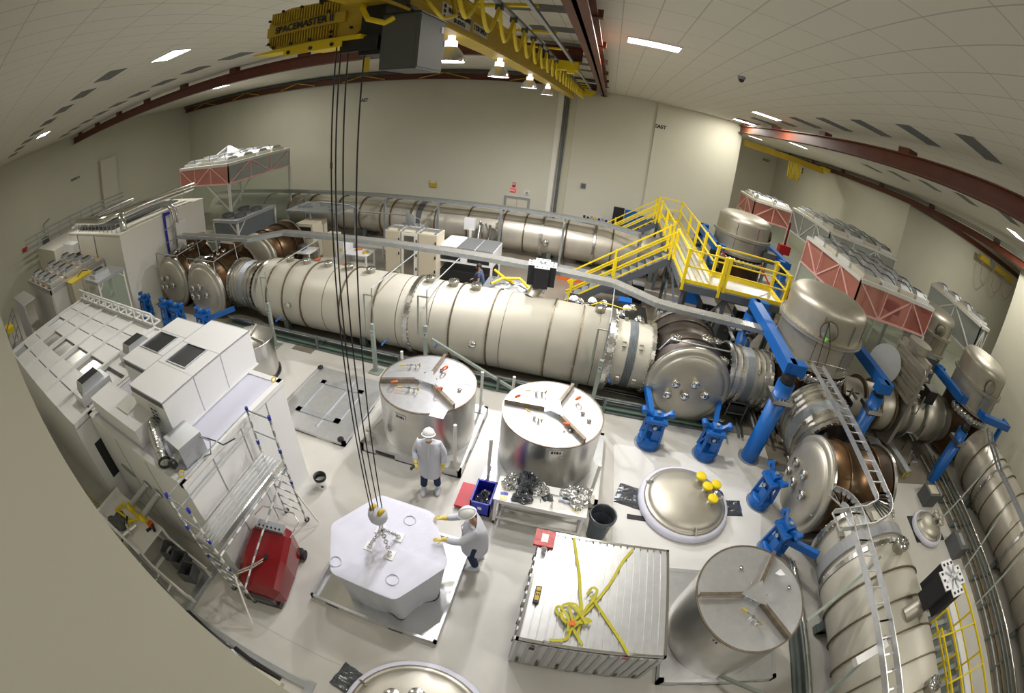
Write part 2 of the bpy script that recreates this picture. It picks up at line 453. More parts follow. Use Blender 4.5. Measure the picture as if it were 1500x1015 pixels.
def vent(x, y, lab, W=.6, L=1.22):
    z = cz(x,y); s_ = -.028 if (y < .5 and 0 < x < 25) else 0
    t = thing('ceiling_vent', lab, 'air vent', (x,y,z), 'slatted ceiling vents')
    m = MB(); x0,x1,y0,y1 = x-W/2,x+W/2,y-L/2,y+L/2
    zf = lambda X,h: z + s_*(X-x) - h
    def sl(x0,y0,x1,y1,h0,h1):
        m.add([(x0,y0,zf(x0,h1)),(x1,y0,zf(x1,h1)),(x1,y1,zf(x1,h1)),(x0,y1,zf(x0,h1)),(x0,y0,zf(x0,h0)),(x1,y0,zf(x1,h0)),(x1,y1,zf(x1,h0)),(x0,y1,zf(x0,h0))],
              [(0,3,2,1),(4,5,6,7),(0,1,5,4),(1,2,6,5),(2,3,7,6),(3,0,4,7)])
    sl(x0,y0,x1,y1,0,.008); m.build('grille', g['vent'], t)
    m = MB(); n = 7
    for k in range(n):
        X = x0 + (k+.3)*W/n; sl(X,y0,X+.02,y1,.008,.02)
    m.build('slat', g['grey'], t)
vi = 0
ordn = 'first second third fourth fifth sixth seventh eighth ninth tenth eleventh'.split()
for row, (lab, pts) in {
    'southrow': ('ceiling vent in the row above the crossing beam, %s from the right', [(6.5+2.25*k,-7.35+.0) for k in range(8)]),
    'northnear': ('ceiling vent in the outer row near the north side wall, %s from the crane', [(5.55,11.9+2.3*k) for k in range(8)]),
    'northmid': ('ceiling vent just in front of the north ceiling beam, %s from the crane', [(9.9,8.8+2.25*k) for k in range(10)]),
    'northfar': ('ceiling vent behind the north ceiling beam, %s from the crane', [(14.4,8.0+2.6*k) for k in range(9)]),
    'bridge': ('ceiling vent above the crane bridge cable loops, %s from the hoist', [(8.45,1.6),(10.6,1.5),(12.8,1.5),(15.0,1.5),(17.2,1.5),(19.4,1.5)]),
    'farsouth': ('ceiling vent between the two south beams, %s from the yellow crane', [(20.5-2.6*k,-13.9) for k in range(6)]),
    }.items():
    for k, (x, y) in enumerate(pts):
        if abs(x-12.1) < .4 and y > 1: continue
        vent(x, y if row != 'southrow' else -7.3+.06*k, lab % ordn[k])
t = thing('security_camera', 'small dark dome camera on the ceiling', 'camera', (11.4,-3.18,cz(11.4,-3.2)))
MB().lathe([(.11,0),(.11,.05),(.09,.08)], (11.4,-3.18,cz(11.4,-3.2)), (0,0,-1), 20).build('base', g['grey'], t)
MB().lathe([(.085,.08),(.07,.13),(.03,.165),(.001,.17)], (11.4,-3.18,cz(11.4,-3.2)), (0,0,-1), 20,False,False).build('dome', g['black'], t)
# signs, door, fittings
def sign(name, s, size, x, y, z, right, mt='inkg', lab=''):
    o = text(name, s, size, frame((x,y,z), right, (0,0,1)), g[mt]); return tag(o, lab, 'lettering')
sign('direction_lettering','EAST',.29,23.99,14.6,7.6,(0,-1,0),'ink','EAST lettering high on the wall behind the hoist cables')
sign('direction_lettering','EAST',.29,24.99,-2.75,7.5,(0,-1,0),'ink','EAST lettering high on the wall above the yellow stairs')
sign('direction_lettering','EAST',.4,48.58,-18.0,7.3,(0,-1,0),'inkg','tiny EAST lettering on the distant wall near the yellow crane')
sign('direction_lettering','NORTH',.24,12.0,32.98,6.25,(1,0,0),'ink','NORTH lettering on the wall beside the boxed column')
sign('direction_lettering','S',.8,41.0,-19.28,7.5,(-1,0,0),'inkg','small S lettering on the south wall')
o = struct('door_1', MB().box(23.93,3.95,0,23.99,5.15,2.08), g['offw'], 'pale double door behind the far tube')
m = MB().box(23.9,5.15,0,24,5.28,2.2).box(23.9,3.82,0,24,3.95,2.2).box(23.9,3.95,2.08,24,5.15,2.2).box(23.915,4.54,0,23.935,4.56,2.08); struct('door_1_frame', m, g['grey'])
t = thing('exit_sign', 'red lit EXIT sign above the pale door', 'exit sign', (23.95,4.85,2.55))
MB().box(23.88,4.66,2.46,23.99,4.98,2.65).build('housing', g['exitr'], t)
text('lettering','EXIT',.14,frame((23.872,4.82,2.55),(0,-1,0),(0,0,1)),g['paper'],t)
t = thing('strobe_light','small strobe on the wall over the exit sign','alarm',(23.95,4.8,2.85)); MB().box(23.9,4.72,2.75,23.99,4.88,3.0).build('housing',g['redp'],t); MB().ball((23.88,4.8,2.93),.05).build('lens',g['paper'],t)
t = thing('clock_box','grey square box on the wall right of the exit sign','wall box',(23.95,4.05,2.5)); MB().box(23.9,3.9,2.4,23.99,4.18,2.62).build('housing',g['whitem'],t); MB().box(23.89,3.95,2.44,23.9,4.12,2.58).build('face',g['grey'],t)
t = thing('wall_speaker','grey square grille on the wall right of the dark channel','wall grille',(24.95,1.05,3.25)); MB().box(24.9,.88,3.08,24.99,1.2,3.4).build('housing',g['grey'],t); MB().box(24.89,.92,3.12,24.9,1.16,3.36).build('grille',g['greyd'],t)
def horn(x,y,z,lab):
    t = thing('wall_hose_rack', lab, 'wall bracket', (x,y,z)); MB().box(x-.14,y-.2,z-.1,x-.01,y+.2,z+.12).build('cradle',g['cyel'],t)
    MB().tube([(x-.1,y-.2,z+.1),(x-.16,y-.2,z+.25),(x-.1,y-.2,z+.3)],.02).build('hook',g['cyel'],t); MB().tube([(x-.1,y+.2,z+.1),(x-.16,y+.2,z+.25),(x-.1,y+.2,z+.3)],.02).build('hook',g['cyel'],t)
horn(24,9.6,2.35,'yellow bracket on the wall above the far tube'); horn(25,-4.1,2.5,'yellow bracket on the wall behind the stairs')
t = thing('wall_cabinet','white shallow box on the white enclosure wall','cabinet',(11.8,17.75,2.0)); MB().box(11.45,17.55,1.2,12.15,17.78,3.1).build('body',g['white'],t); MB().box(11.47,17.53,1.25,12.13,17.55,3.05).build('door',g['whitem'],t)
t = thing('alarm_box','small red box low on the north wall','alarm',(6.6,32.9,3.3)); MB().box(6.4,32.85,3.15,6.85,32.98,3.4).build('housing',g['redp'],t)
t = thing('electrical_panel','dark electrical box low on the north wall','electrical box',(8.6,32.9,2.9)); MB().box(8.3,32.8,2.4,8.9,32.98,3.3).build('housing',g['greyd'],t); MB().tube([(8.6,32.85,3.3),(8.6,32.85,4.2),(9.2,32.85,4.4)],.04).build('conduit',g['grey'],t)
# ---------------------------------------------------------------- vacuum vessels
def basis(ax):
    ax = Vector(ax).normalized()
    up = Vector((0,0,1)); side = up.cross(ax).normalized()
    return ax, side, up
def nozzle(parent, c, d, r, h, mt='steelr', name='port', cross=True):
    c = Vector(c); d = Vector(d).normalized()
    m = MB(); m.lathe([(r*.86,-.06),(r*.86,h-.05),(r,h-.05),(r,h)], c, d, 20); o = m.build(name, g[mt], parent)
    m = MB(); m.lathe([(r*.97,h),(r*.97,h+.02),(r*.2,h+.03),(.001,h+.03)], c, d, 20, True, False); m.bolts(c, d, r*.84, 12, .012, .02, h+.02)
    if cross:
        t = d.orthogonal().normalized(); u = d.cross(t)
        m.bar(c+d*(h+.035)-t*r*.8, c+d*(h+.035)+t*r*.8, .02, .015, d); m.bar(c+d*(h+.035)-u*r*.8, c+d*(h+.035)+u*r*.8, .02, .015, d)
    m.build('port_cover', g['bright'], o)
    return o
def ham(name, lab, c, ax, R=1.12, L=2.35, body='brown', door_mat='steelr', ports=True, extra=True):
    """horizontal chamber; ax points out of the visible door"""
    c = Vector(c); ax, side, up = basis(ax)
    t = thing(name, lab, 'vacuum chamber', (c.x, c.y, 0))
    h = L/2
    m = MB(); m.lathe([(R-.10,-h+.1),(R-.02,-h+.1),(R-.02,h-.12),(R-.10,h-.12)], c, ax, 56)
    m.build('body', g[body], t)
    m = MB()
    for s in (-1,1):
        m.lathe([(R-.04,-.07),(R+.05,-.07),(R+.05,.0),(R-.04,.0)], c+ax*s*(h-.06), ax, 56, False, False, False)
    m.bolts(c, ax, R+.01, 44, .022, .12, h-.14)
    m.build('flange', g['steel'], t)
    # stiffening rings
    m = MB()
    for s in (-.45,.45): m.lathe([(R-.03,-.02),(R+.03,-.02),(R+.03,.02),(R-.03,.02)], c+ax*s*h, ax, 56, False, False, False)
    m.build('stiffener', g[body], t)
    for s in (1,-1):
        a = ax*s; p = []
        for k in range(10):
            q = k/9*PI/2; p.append(((R-.14)*math.sin(PI/2-q) if k else R-.14, .04+.17*math.sin(q)))
        prof = [(R+.03,-.06),(R+.04,.02),(R-.05,.03),(R-.10,.05)] + [((R-.13)*math.cos(q*PI/2/9), .05+.20*math.sin(q*PI/2/9)**1.0) for q in range(10)]
        m = MB(); m.lathe(prof, c+ax*s*(h-.02), a, 56, False, False)
        d = m.build('door', g[door_mat], t)
        if s == 1 and ports:
            for (u,v) in ((-.42,.10),(-.05,.38),(.12,-.02),(.46,.28),(.58,-.10)):
                rr = math.hypot(u,v); dep = .05+.20*math.sqrt(max(0,1-(rr/(R-.13))**2))
                cc = c+a*(h-.02+dep-.03)+side*u*-1+up*(v-.05)
                mm = MB(); mm.lathe([(.085,0),(.085,.09),(.125,.09),(.125,.125)], cc, a, 18); nz = mm.build('nozzle', g['steelr'], d)
                mm = MB(); mm.lathe([(.115,.125),(.115,.14),(.02,.15),(.001,.15)], cc, a, 18, True, False); mm.build('cap', g['bright'], d)
            mm = MB(); mm.bar(c+a*(h+.03)+up*(R-.18), c+a*(h+.10)+up*(R-.30), .03,.05); mm.bar(c+a*(h+.06)+side*(R-.14)-up*.02, c+a*(h+.10)+side*(R-.28)-up*.02, .05,.03)
            mm.bar(c+a*(h+.06)-side*(R-.14)-up*.02, c+a*(h+.10)-side*(R-.28)-up*.02, .05,.03)
            mm.build('lug', g['steelr'], d)
    return t
def blue_stand(c, face, lab, arm=None, ht=1.02):
    """blue splayed support on a round base ring"""
    x, y = c; t = thing('chamber_support', lab, 'support stand', (x,y,0), 'blue support stands')
    fa = Vector((face[0],face[1],0)).normalized(); sd = Vector((-fa.y,fa.x,0)); o = Vector((x,y,0)); U = Vector((0,0,1))
    m = MB(); m.lathe([(.34,0),(.36,.012)], o, U, 32); m.build('grout_pad', g['galv'], t)
    m = MB(); m.lathe([(.30,.01),(.30,.26),(.27,.28),(.22,.28)], o, U, 28)
    for k in range(6):
        a = k*PI/3; m.cyl(o+Vector((math.cos(a)*.30,math.sin(a)*.30,.14)), o+Vector((math.cos(a)*.315,math.sin(a)*.315,.14)), .035, n=10)
    m.build('base_ring', g['blue'], t)
    m = MB()
    for s in (-1,1):
        for q in (-1,1):
            m.bar(o+sd*s*.22+fa*q*.19+U*.2, o+sd*s*.18+fa*q*.14+U*(ht-.12), .08, .08)
        m.bar(o+sd*s*.2-fa*.15+U*.28, o+sd*s*.16+fa*.12+U*(ht-.2), .045, .045)
    for q in (-1,1):
        m.bar(o+sd*.2+fa*q*.17+U*.26, o-sd*.16+fa*q*.13+U*(ht-.3), .045,.045)
    m.build('leg_frame', g['blue'], t)
    m = MB(); Mx = Matrix.Translation(o) @ Matrix(((fa.x,sd.x,0,0),(fa.y,sd.y,0,0),(0,0,1,0),(0,0,0,1)))
    m.box(-.22,-.27,ht-.22,.22,.27,ht-.13,Mx); m.box(-.2,-.23,.3,-.17,-.02,.62,Mx); m.box(.17,-.02,.3,.2,.2,.62,Mx); m.box(-.2,-.03,.55,-.17,.22,ht-.2,Mx); m.box(-.13,-.13,ht-.5,.13,.13,ht-.2,Mx); m.box(-.12,-.11,ht-.13,.12,.11,ht-.02,Mx)
    m.build('top_block', g['blue'], t)
    m = MB(); m.cyl(o+U*(ht-.03), o+U*(ht+.03), .05, n=14); m.cyl(o+fa*.12+U*(ht-.35), o+fa*.2+U*(ht-.35), .05, n=12); m.build('jack_screw', g['galv'], t)
    for s in (-1,1):
        m = MB(); m.bar(o+sd*s*.1+U*(ht-.16), o+sd*s*.36+fa*-.05+U*(ht+.02), .09,.09); m.cyl(o+sd*s*.36+U*(ht-.01)-fa*.12, o+sd*s*.36+U*(ht-.01)+fa*.06, .07, n=14); m.build('lug_arm', g['blue'], t)
    if arm:
        m = MB(); m.bar(o+U*(ht-.45), Vector(arm), .13,.16); m.build('outrigger', g['blue'], t)
    return t

# long cream tube, line running north - south
XC, ZC = 10.75, 1.12
t1 = thing('vacuum_tube', 'long cream steel vacuum vessel lying across the middle of the hall', 'vacuum tube', (XC,5,0))
m = MB(); prof = [(1.0,-.93),(1.10,-.90),(1.10,10.0),(1.06,10.45),(.95,10.75),(.88,10.85)]
m.lathe([(r,h) for r,h in prof], (XC,0,ZC), (0,1,0), 72, False, False); m.build('shell', g['tube'], t1)
for y in (9.89,9.15,8.36,6.85,5.7,3.35,2.3,.71,-.08):
    m = MB(); m.lathe([(1.08,y-.018),(1.145,y-.018),(1.145,y+.018),(1.08,y+.018)], (XC,0,ZC), (0,1,0), 72, False, False, False); m.build('stiffening_ring', g['ring'], t1)
m = MB()
for y in (7.5,4.95,3.95,1.94,-.55):
    m.lathe([(1.09,y-.008),(1.108,y-.008),(1.108,y+.008),(1.09,y+.008)], (XC,0,ZC), (0,1,0), 72, False, False, False)
m.build('weld_seam', g['ring'], t1)
for y, mt in ((4.62,'steel'),(-.9,'steel'),(10.5,'steel')):
    R = 1.08 if y < 10 else .97
    m = MB(); m.lathe([(R,y-.06),(R+.10,y-.06),(R+.10,y+.06),(R,y+.06)], (XC,0,ZC), (0,1,0), 72, False, False, False)
    m.bolts((XC,0,ZC),(0,1,0),R+.06,48,.022,.18,y-.09); m.build('bolted_flange', g[mt], t1)
for y in (9.52,8.76,7.87,7.06,6.27,4.3,3.6,2.94,-.51):
    nozzle(t1, (XC+.0,y,ZC+1.08), (0,0,1), .15, .16)
for y, z in ((8.85,1.22),(2.64,1.15)):
    nozzle(t1, (XC-1.09,y,z), (-1,0,0), .11, .10, cross=False)
m = MB(); m.box(XC-1.105,-.1,1.0,XC-1.09,.02,1.1); m.build('nameplate', g['grey'], t1)
for y in (9.3,3.2,-.2,6.2):
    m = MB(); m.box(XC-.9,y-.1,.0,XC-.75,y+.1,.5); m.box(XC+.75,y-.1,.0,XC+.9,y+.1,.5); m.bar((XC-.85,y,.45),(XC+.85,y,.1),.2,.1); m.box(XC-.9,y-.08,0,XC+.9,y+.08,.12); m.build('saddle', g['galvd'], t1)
def adapter(name, lab, p0, p1, R, mt='steelr', bellows=True, lugs=True):
    p0 = Vector(p0); p1 = Vector(p1); ax = (p1-p0).normalized(); L = (p1-p0).length
    t = thing(name, lab, 'bellows joint', (p0.x,p0.y,0))
    m = MB(); m.lathe([(R,0),(R,L*.4)], p0, ax, 56, False, False); m.lathe([(R,L*.62),(R,L)], p0, ax, 56, False, False); m.build('shell', g[mt], t)
    m = MB(); pr_ = []
    n = 7
    for k in range(n*2+1): pr_.append((R+(.035 if k % 2 else .0), L*(.4+.22*k/(n*2))))
    m.lathe(pr_, p0, ax, 56, False, False, False); m.build('bellows', g['galv'], t)
    m = MB()
    for h in (.0,L): m.lathe([(R,h-.05),(R+.10,h-.05),(R+.10,h+.05),(R,h+.05)], p0, ax, 56, False, False, False); m.bolts(p0, ax, R+.06, 36, .02, .16, h-.08)
    m.build('flange', g['steel'], t)
    if mt == 'steelr':
        for q in (.16,.30,.74,.88):
            m = MB(); m.lathe([(R,L*q-.02),(R+.055,L*q-.02),(R+.055,L*q+.02),(R,L*q+.02)], p0, ax, 56, False, False, False); m.bolts(p0, ax, R+.045, 30, .014, .07, L*q-.035); m.build('clamp_ring', g['steel'], t)
    if lugs:
        t2 = ax.cross(Vector((0,0,1))).normalized(); m = MB()
        for k in range(6):
            a = k*PI/3+.3; d = t2*math.cos(a)+Vector((0,0,1))*math.sin(a)
            for h in (L*.3,L*.72):
                q = p0+ax*h+d*(R+.04); s2 = ax.cross(d)
                m.bar(q-s2*.07,q+s2*.07,.10,.02,d); m.bar(q-s2*.06+d*.04,q-s2*.06-d*.04,.10,.02,s2); m.bar(q+s2*.06+d*.04,q+s2*.06-d*.04,.10,.02,s2)
        m.build('lug', g['steelr'], t)
    return t
adapter('bellows_joint','cream bellows joint between the long vessel and the domed chamber', (XC,-2.08,ZC),(XC,-.98,ZC), .92, 'tube')
adapter('bellows_joint','steel bellows joint between the long vessel and the two brown chambers', (XC,10.95,ZC),(XC,12.2,ZC), .84, 'steelr', lugs=False)
ham('vacuum_chamber','dark topped chamber with a round steel door of five ports at the middle right', (XC-.05,-3.2,ZC+.02), (-1,0,0), 1.13, 2.35, 'dkbody')
ham('vacuum_chamber','brown chamber with a round door next to the end of the long vessel', (XC,13.4,1.05), (-1,0,0), 1.13, 2.2, 'brown')
ham('vacuum_chamber','brown chamber with a round door farthest left beside the white enclosure', (XC+.1,16.1,1.05), (-1,0,0), 1.11, 2.0, 'brown')
ham('vacuum_chamber','brown chamber whose tilted looking round door faces the floor mats, right of the tall column', (6.54,-7.15,1.08), (0,1,0), 1.12, 2.3, 'brown')
ham('vacuum_chamber','brown chamber half hidden behind the long vessel joint by the clear tent', (14.2,13.6,1.05), (-1,0,0), 1.1, 2.2, 'brown', ports=False)
adapter('bellows_joint','wide steel bellows joint from the round door chamber to the blue column', (XC,-5.75,ZC),(XC,-4.42,ZC), .84, 'steelr')
adapter('bellows_joint','steel bellows joint between the two brown chambers', (XC,14.55,ZC),(XC,15.0,ZC), .7, 'steelr', lugs=False)
adapter('bellows_joint','ringed steel joint behind the ladder tray below the tall vessel', (9.35,-7.15,ZC),(7.72,-7.15,ZC), .98, 'steelr')
# top ports on the first chamber
ch1 = [o for o in COL.objects if o.get('label','').startswith('dark topped')][0]
for x, y, r in ((10.2,-2.62,.17),(10.35,-3.55,.20),(10.9,-4.0,.17),(9.95,-4.05,.16)):
    dz = math.sqrt(max(0,1.11**2-(y+3.2)**2)); nozzle(ch1, (x,y,ZC+dz-.02), (0,0,1), r, .12, 'steelr')
m = MB(); m.tube([(9.5,-2.1,2.1),(9.5,-2.3,2.45),(9.5,-4.0,2.45),(9.5,-4.2,2.2)],.02); m.build('guard_rail', g['galv'], ch1)
for lab_ in ('brown chamber with a round door next','brown chamber with a round door farthest'):
    c_ = [o for o in COL.objects if o.get('label','').startswith(lab_)][0]
    y0 = c_.location.y; x0 = c_.location.x
    m = MB(); m.box(x0-1.0,y0-.35,2.05,x0+1.0,y0+.35,2.2); m.build('top_box', g['brown'], c_)
    for k in range(14):
        a = rnd.uniform(-.8,.8); b = rnd.uniform(-.3,.3); nozzle(c_, (x0+a,y0+b,2.15), (rnd.uniform(-.2,.2),rnd.uniform(-.3,.3),1), rnd.uniform(.05,.10), rnd.uniform(.08,.2), 'steel', cross=False)
    m = MB(); m.tube([(x0-1.1,y0-.9,1.75),(x0-1.1,y0-.9,2.35),(x0-1.1,y0+.9,2.35),(x0-1.1,y0+.9,1.75)],.022); m.tube([(x0-1.1,y0-.9,2.35),(x0+1.0,y0-.9,2.5),(x0+1.0,y0+.9,2.5)],.022); m.tube([(x0+.1,y0-1.0,1.7),(x0+.1,y0-.9,2.6),(x0+.1,y0+.9,2.6)],.022)
    m.build('guard_rail', g['galv'], c_)
    m = MB(); m.lathe([(.5,0),(.5,.5)],(x0+.75,y0,2.0),(0,0,1),24); m.build('dome_ring', g['brown'], c_)
# stands
for c, lab, arm in (((8.25,-2.33),'blue stand under the round door chamber, next to the long vessel',(9.6,-2.1,.9)),
    ((8.17,-3.91),'blue stand under the round door chamber, nearest the tall blue column',(9.5,-4.2,.9))):
    blue_stand((c[0]+.15,c[1]), (-1,0), lab, arm)
for c, lab, arm in (((6.85,-5.28),'blue stand beside the pale floor sheet, in front of the leaning door',None),((5.35,-5.3),'blue stand with a long outrigger behind the biggest steel canister',(4.6,-5.95,.9))):
    blue_stand(c, (-.3,1), lab, arm)
for c, lab, arm in (((8.55,16.9),'blue stand farthest left at the foot of the white enclosure',None),((8.5,14.95),'blue stand between the two brown chambers, left one of the pair',None),
    ((8.5,14.1),'blue stand between the two brown chambers, right one of the pair',None),((8.55,12.4),'blue stand half hidden behind the white metal boxes, with an outrigger',(9.4,11.4,.8))):
    blue_stand(c, (-1,0), lab, arm)

# tube toward the camera side (east - west)
t3 = thing('vacuum_tube', 'cream steel vacuum vessel running out of the bottom right corner', 'vacuum tube', (0,-7.05,0))
YC = -7.05
m = MB(); m.lathe([(1.0,-8),(1.08,-8),(1.08,3.9),(1.0,4.15),(1.0,4.95)], (0,YC,1.1), (1,0,0), 72, False, False); m.build('shell', g['tube'], t3)
for x in (3.3,2.62,1.95,1.3,.65,-.1,-1.5,-3):
    m = MB(); m.lathe([(1.06,x-.015),(1.12,x-.015),(1.12,x+.015),(1.06,x+.015)], (0,YC,1.1), (1,0,0), 72, False, False, False); m.build('stiffening_ring', g['ring'], t3)
m = MB(); m.lathe([(1.0,4.2),(1.07,4.2),(1.07,4.5),(1.0,4.5)], (0,YC,1.1),(1,0,0),56,False,False,False); m.build('band', g['grey'], t3)
m = MB()
for x in (5.0,3.98): m.lathe([(.98,x-.05),(1.10,x-.05),(1.10,x+.05),(.98,x+.05)], (0,YC,1.1),(1,0,0),64,False,False,False); m.bolts((0,YC,1.1),(1,0,0),1.06,44,.02,.16,x-.08)
m.build('bolted_flange', g['steel'], t3)
m = MB(); m.bar((3.9,YC+.62,1.98),(-4,YC+.62,1.98),.01,.01); m.build('weld_seam', g['ring'], t3)
nozzle(t3, (3.75,YC+.02,2.12),(0,0,1),.19,.24); nozzle(t3, (.62,YC+.05,2.12),(0,0,1),.18,.22)
m = MB()
for a in (.5,.9,1.35): m.box(4.55,YC+math.cos(a)*1.0,1.1+math.sin(a)*1.0,4.8,YC+math.cos(a)*1.0+.16,1.1+math.sin(a)*1.0+.05)
m.build('lug', g['steelr'], t3)
for x in (3.2,.4,-2.5):
    m = MB(); m.box(x-.1,YC-.85,0,x+.1,YC+.85,.15); m.box(x-.1,YC+.6,0,x+.1,YC+.8,.5); m.box(x-.1,YC-.8,0,x+.1,YC-.6,.5); m.build('saddle', g['galvd'], t3)

# far tube along the east wall
XF, ZF = 20.7, 1.12
t2 = thing('vacuum_tube', 'grey steel tube running along behind the cabinets to the yellow stairs', 'vacuum tube', (XF,5,0))
m = MB(); m.lathe([(.9,-5.6),(.93,-5.5),(.93,25),(.9,25.2)], (XF,0,ZF), (0,1,0), 64); m.build('shell', g['tubeg'], t2)
for y in (19.5,17.4,15.8,13.7,12.2,10.9,10.3,7.8,6.1,4.35,3.3,1.3,-.9,-3.6):
    m = MB(); m.lathe([(.92,y-.03),(.99,y-.03),(.99,y+.03),(.92,y+.03)], (XF,0,ZF), (0,1,0), 64, False, False, False); m.build('stiffening_ring', g['ring'], t2)
for y in (9.1,2.45,-.05,-2.2):
    m = MB(); m.lathe([(.92,y-.05),(1.04,y-.05),(1.04,y+.05),(.92,y+.05)], (XF,0,ZF), (0,1,0), 64, False, False, False); m.bolts((XF,0,ZF),(0,1,0),1.0,40,.02,.16,y-.08); m.build('bolted_flange', g['steel'], t2)
m = MB(); m.lathe([(.94,8.55),(.97,8.55),(.97,8.85),(.94,8.85)], (XF,0,ZF),(0,1,0),64,False,False,False); m.build('band', g['greyd'], t2)
nozzle(t2, (XF-.9,2.2,1.05), (-1,0,0), .17, .14)
for y in (22,17,12,6.7,2,-3):
    m = MB(); m.box(XF-.8,y-.1,0,XF+.8,y+.1,.14); m.box(XF-.75,y-.1,0,XF-.6,y+.1,.5); m.box(XF+.6,y-.1,0,XF+.75,y+.1,.5); m.build('saddle', g['galvd'], t2)

# tube on the far right (east - west), behind the tall column
t4 = thing('vacuum_tube', 'grey steel tube along the right edge below the blank wall', 'vacuum tube', (0,-16.3,0))
m = MB(); m.lathe([(1.0,-9),(1.02,-9),(1.02,8.6),(.95,8.9)], (0,-16.35,1.15), (1,0,0), 72); m.build('shell', g['tubeg'], t4)
for x in (8.0,7.1,6.2,5.3,4.4,3.4,2.2,1.0,-.5):
    m = MB(); m.lathe([(1.0,x-.02),(1.065,x-.02),(1.065,x+.02),(1.0,x+.02)], (0,-16.35,1.15), (1,0,0), 72, False, False, False); m.build('stiffening_ring', g['ring'], t4)
for x in (6.75,3.9):
    m = MB(); m.lathe([(1.0,x-.05),(1.10,x-.05),(1.10,x+.05),(1.0,x+.05)], (0,-16.35,1.15), (1,0,0), 72, False, False, False); m.bolts((0,-16.35,1.15),(1,0,0),1.07,40,.022,.16,x-.08); m.build('bolted_flange', g['steel'], t4)
for x in (7,4,1):
    m = MB(); m.box(x-.1,-17.2,0,x+.1,-15.5,.3); m.build('saddle', g['galvd'], t4)

# tall vertical chambers
def bsc(c, lab, R=1.30, z0=.25, z1=2.45, z2=3.32, z3=4.0, dome=.36, port_dir=(-.85,.35,0), body='brown', ports=True):
    x, y = c; o = Vector((x,y,0)); U = (0,0,1)
    t = thing('tall_vacuum_chamber', lab, 'vacuum chamber', (x,y,0))
    m = MB(); m.lathe([(R*.9,z0),(R,z0+.15),(R,z1)], o, U, 64); m.build('lower_body', g[body], t)
    m = MB(); m.lathe([(R+.02,z1),(R+.02,z2-.05)], o, U, 64, False, False); m.lathe([(R,z2+.05),(R,z3)], o, U, 64, False, False); m.build('upper_body', g['steelr'], t)
    m = MB(); 
    for z, ex in ((z1,.11),(z2,.15)):
        m.lathe([(R,z-.06),(R+ex,z-.06),(R+ex,z-.01),(R+ex-.02,z),(R+ex,z+.01),(R+ex,z+.06),(R,z+.06)], o, U, 64, False, False, False); m.bolts(o, U, R+ex-.045, 60, .018, .17, z-.085)
    m.build('bolted_flange', g['steelr'], t)
    prof = [(R+.001,z3-.05)] + [(R*math.cos(a*PI/2/14)**.5 if a < 14 else .001, z3+dome*math.sin(a*PI/2/14)) for a in range(15)]
    m = MB(); m.lathe(prof, o, U, 64, False, False); m.build('dome', g['steelr'], t)
    m = MB()
    for a in (-2.2,-2.9,2.6): m.bar(o+Vector((math.cos(a)*(R+.024),math.sin(a)*(R+.024),z1+.1)), o+Vector((math.cos(a)*(R+.024),math.sin(a)*(R+.024),z3-.03)), .015,.015)
    m.build('weld_seam', g['ring'], t)
    d = Vector(port_dir).normalized(); cc = o+d*(R-.02)+Vector((0,0,z3-.36))
    m = MB(); m.lathe([(.25,0),(.25,.07),(.28,.07),(.28,.12)], cc, d, 28); q = m.build('side_port', g['ring'], t)
    m = MB(); m.lathe([(.25,.121),(.22,.13),(.001,.14)], cc, d, 28, True, False); m.build('port_cover', g['steel'], q)
    if ports:
        for k in range(14):
            a = PI*.55 + k*.17; dd = Vector((math.cos(a),math.sin(a),0)); nozzle(t, o+dd*(R-.02)+Vector((0,0,2.15)), dd, .15, .10, 'steel', 'viewport', False)
    return t
b1 = bsc((XC+.05,-7.15), 'tall domed steel chamber standing behind the blue column, largest one')
b2 = bsc((20.8,-7.3), 'tall domed steel chamber behind the yellow platform rails', R=1.38, port_dir=(-.3,-1,0))
b3 = bsc((10.45,-16.35), 'tall domed steel chamber at the right edge by the blank wall', R=1.28, port_dir=(-.9,.5,0))
b4 = bsc((15.0,-16.6), 'tall domed steel chamber half hidden behind the pink framed enclosure', R=1.25, ports=False)
m = MB(); m.tube([(9.65,-6.35,2.62),(9.5,-6.65,2.72),(9.47,-7.6,2.72),(9.62,-7.95,2.62)],.02); m.build('hand_rail', g['steel'], b1)
m = MB(); m.tube([(9.5,-6.5,3.9),(9.42,-6.5,3.4),(9.38,-6.6,2.6),(9.36,-6.4,2.0)],.012); m.tube([(9.5,-6.5,3.9),(9.36,-6.75,3.3),(9.3,-6.9,2.2)],.010); m.build('cable', g['black'], b1)
m = MB(); m.box(9.32,-6.58,3.42,9.4,-6.5,3.5); m.build('connector', mat('lime',(.2,.7,.05),.5), b1)
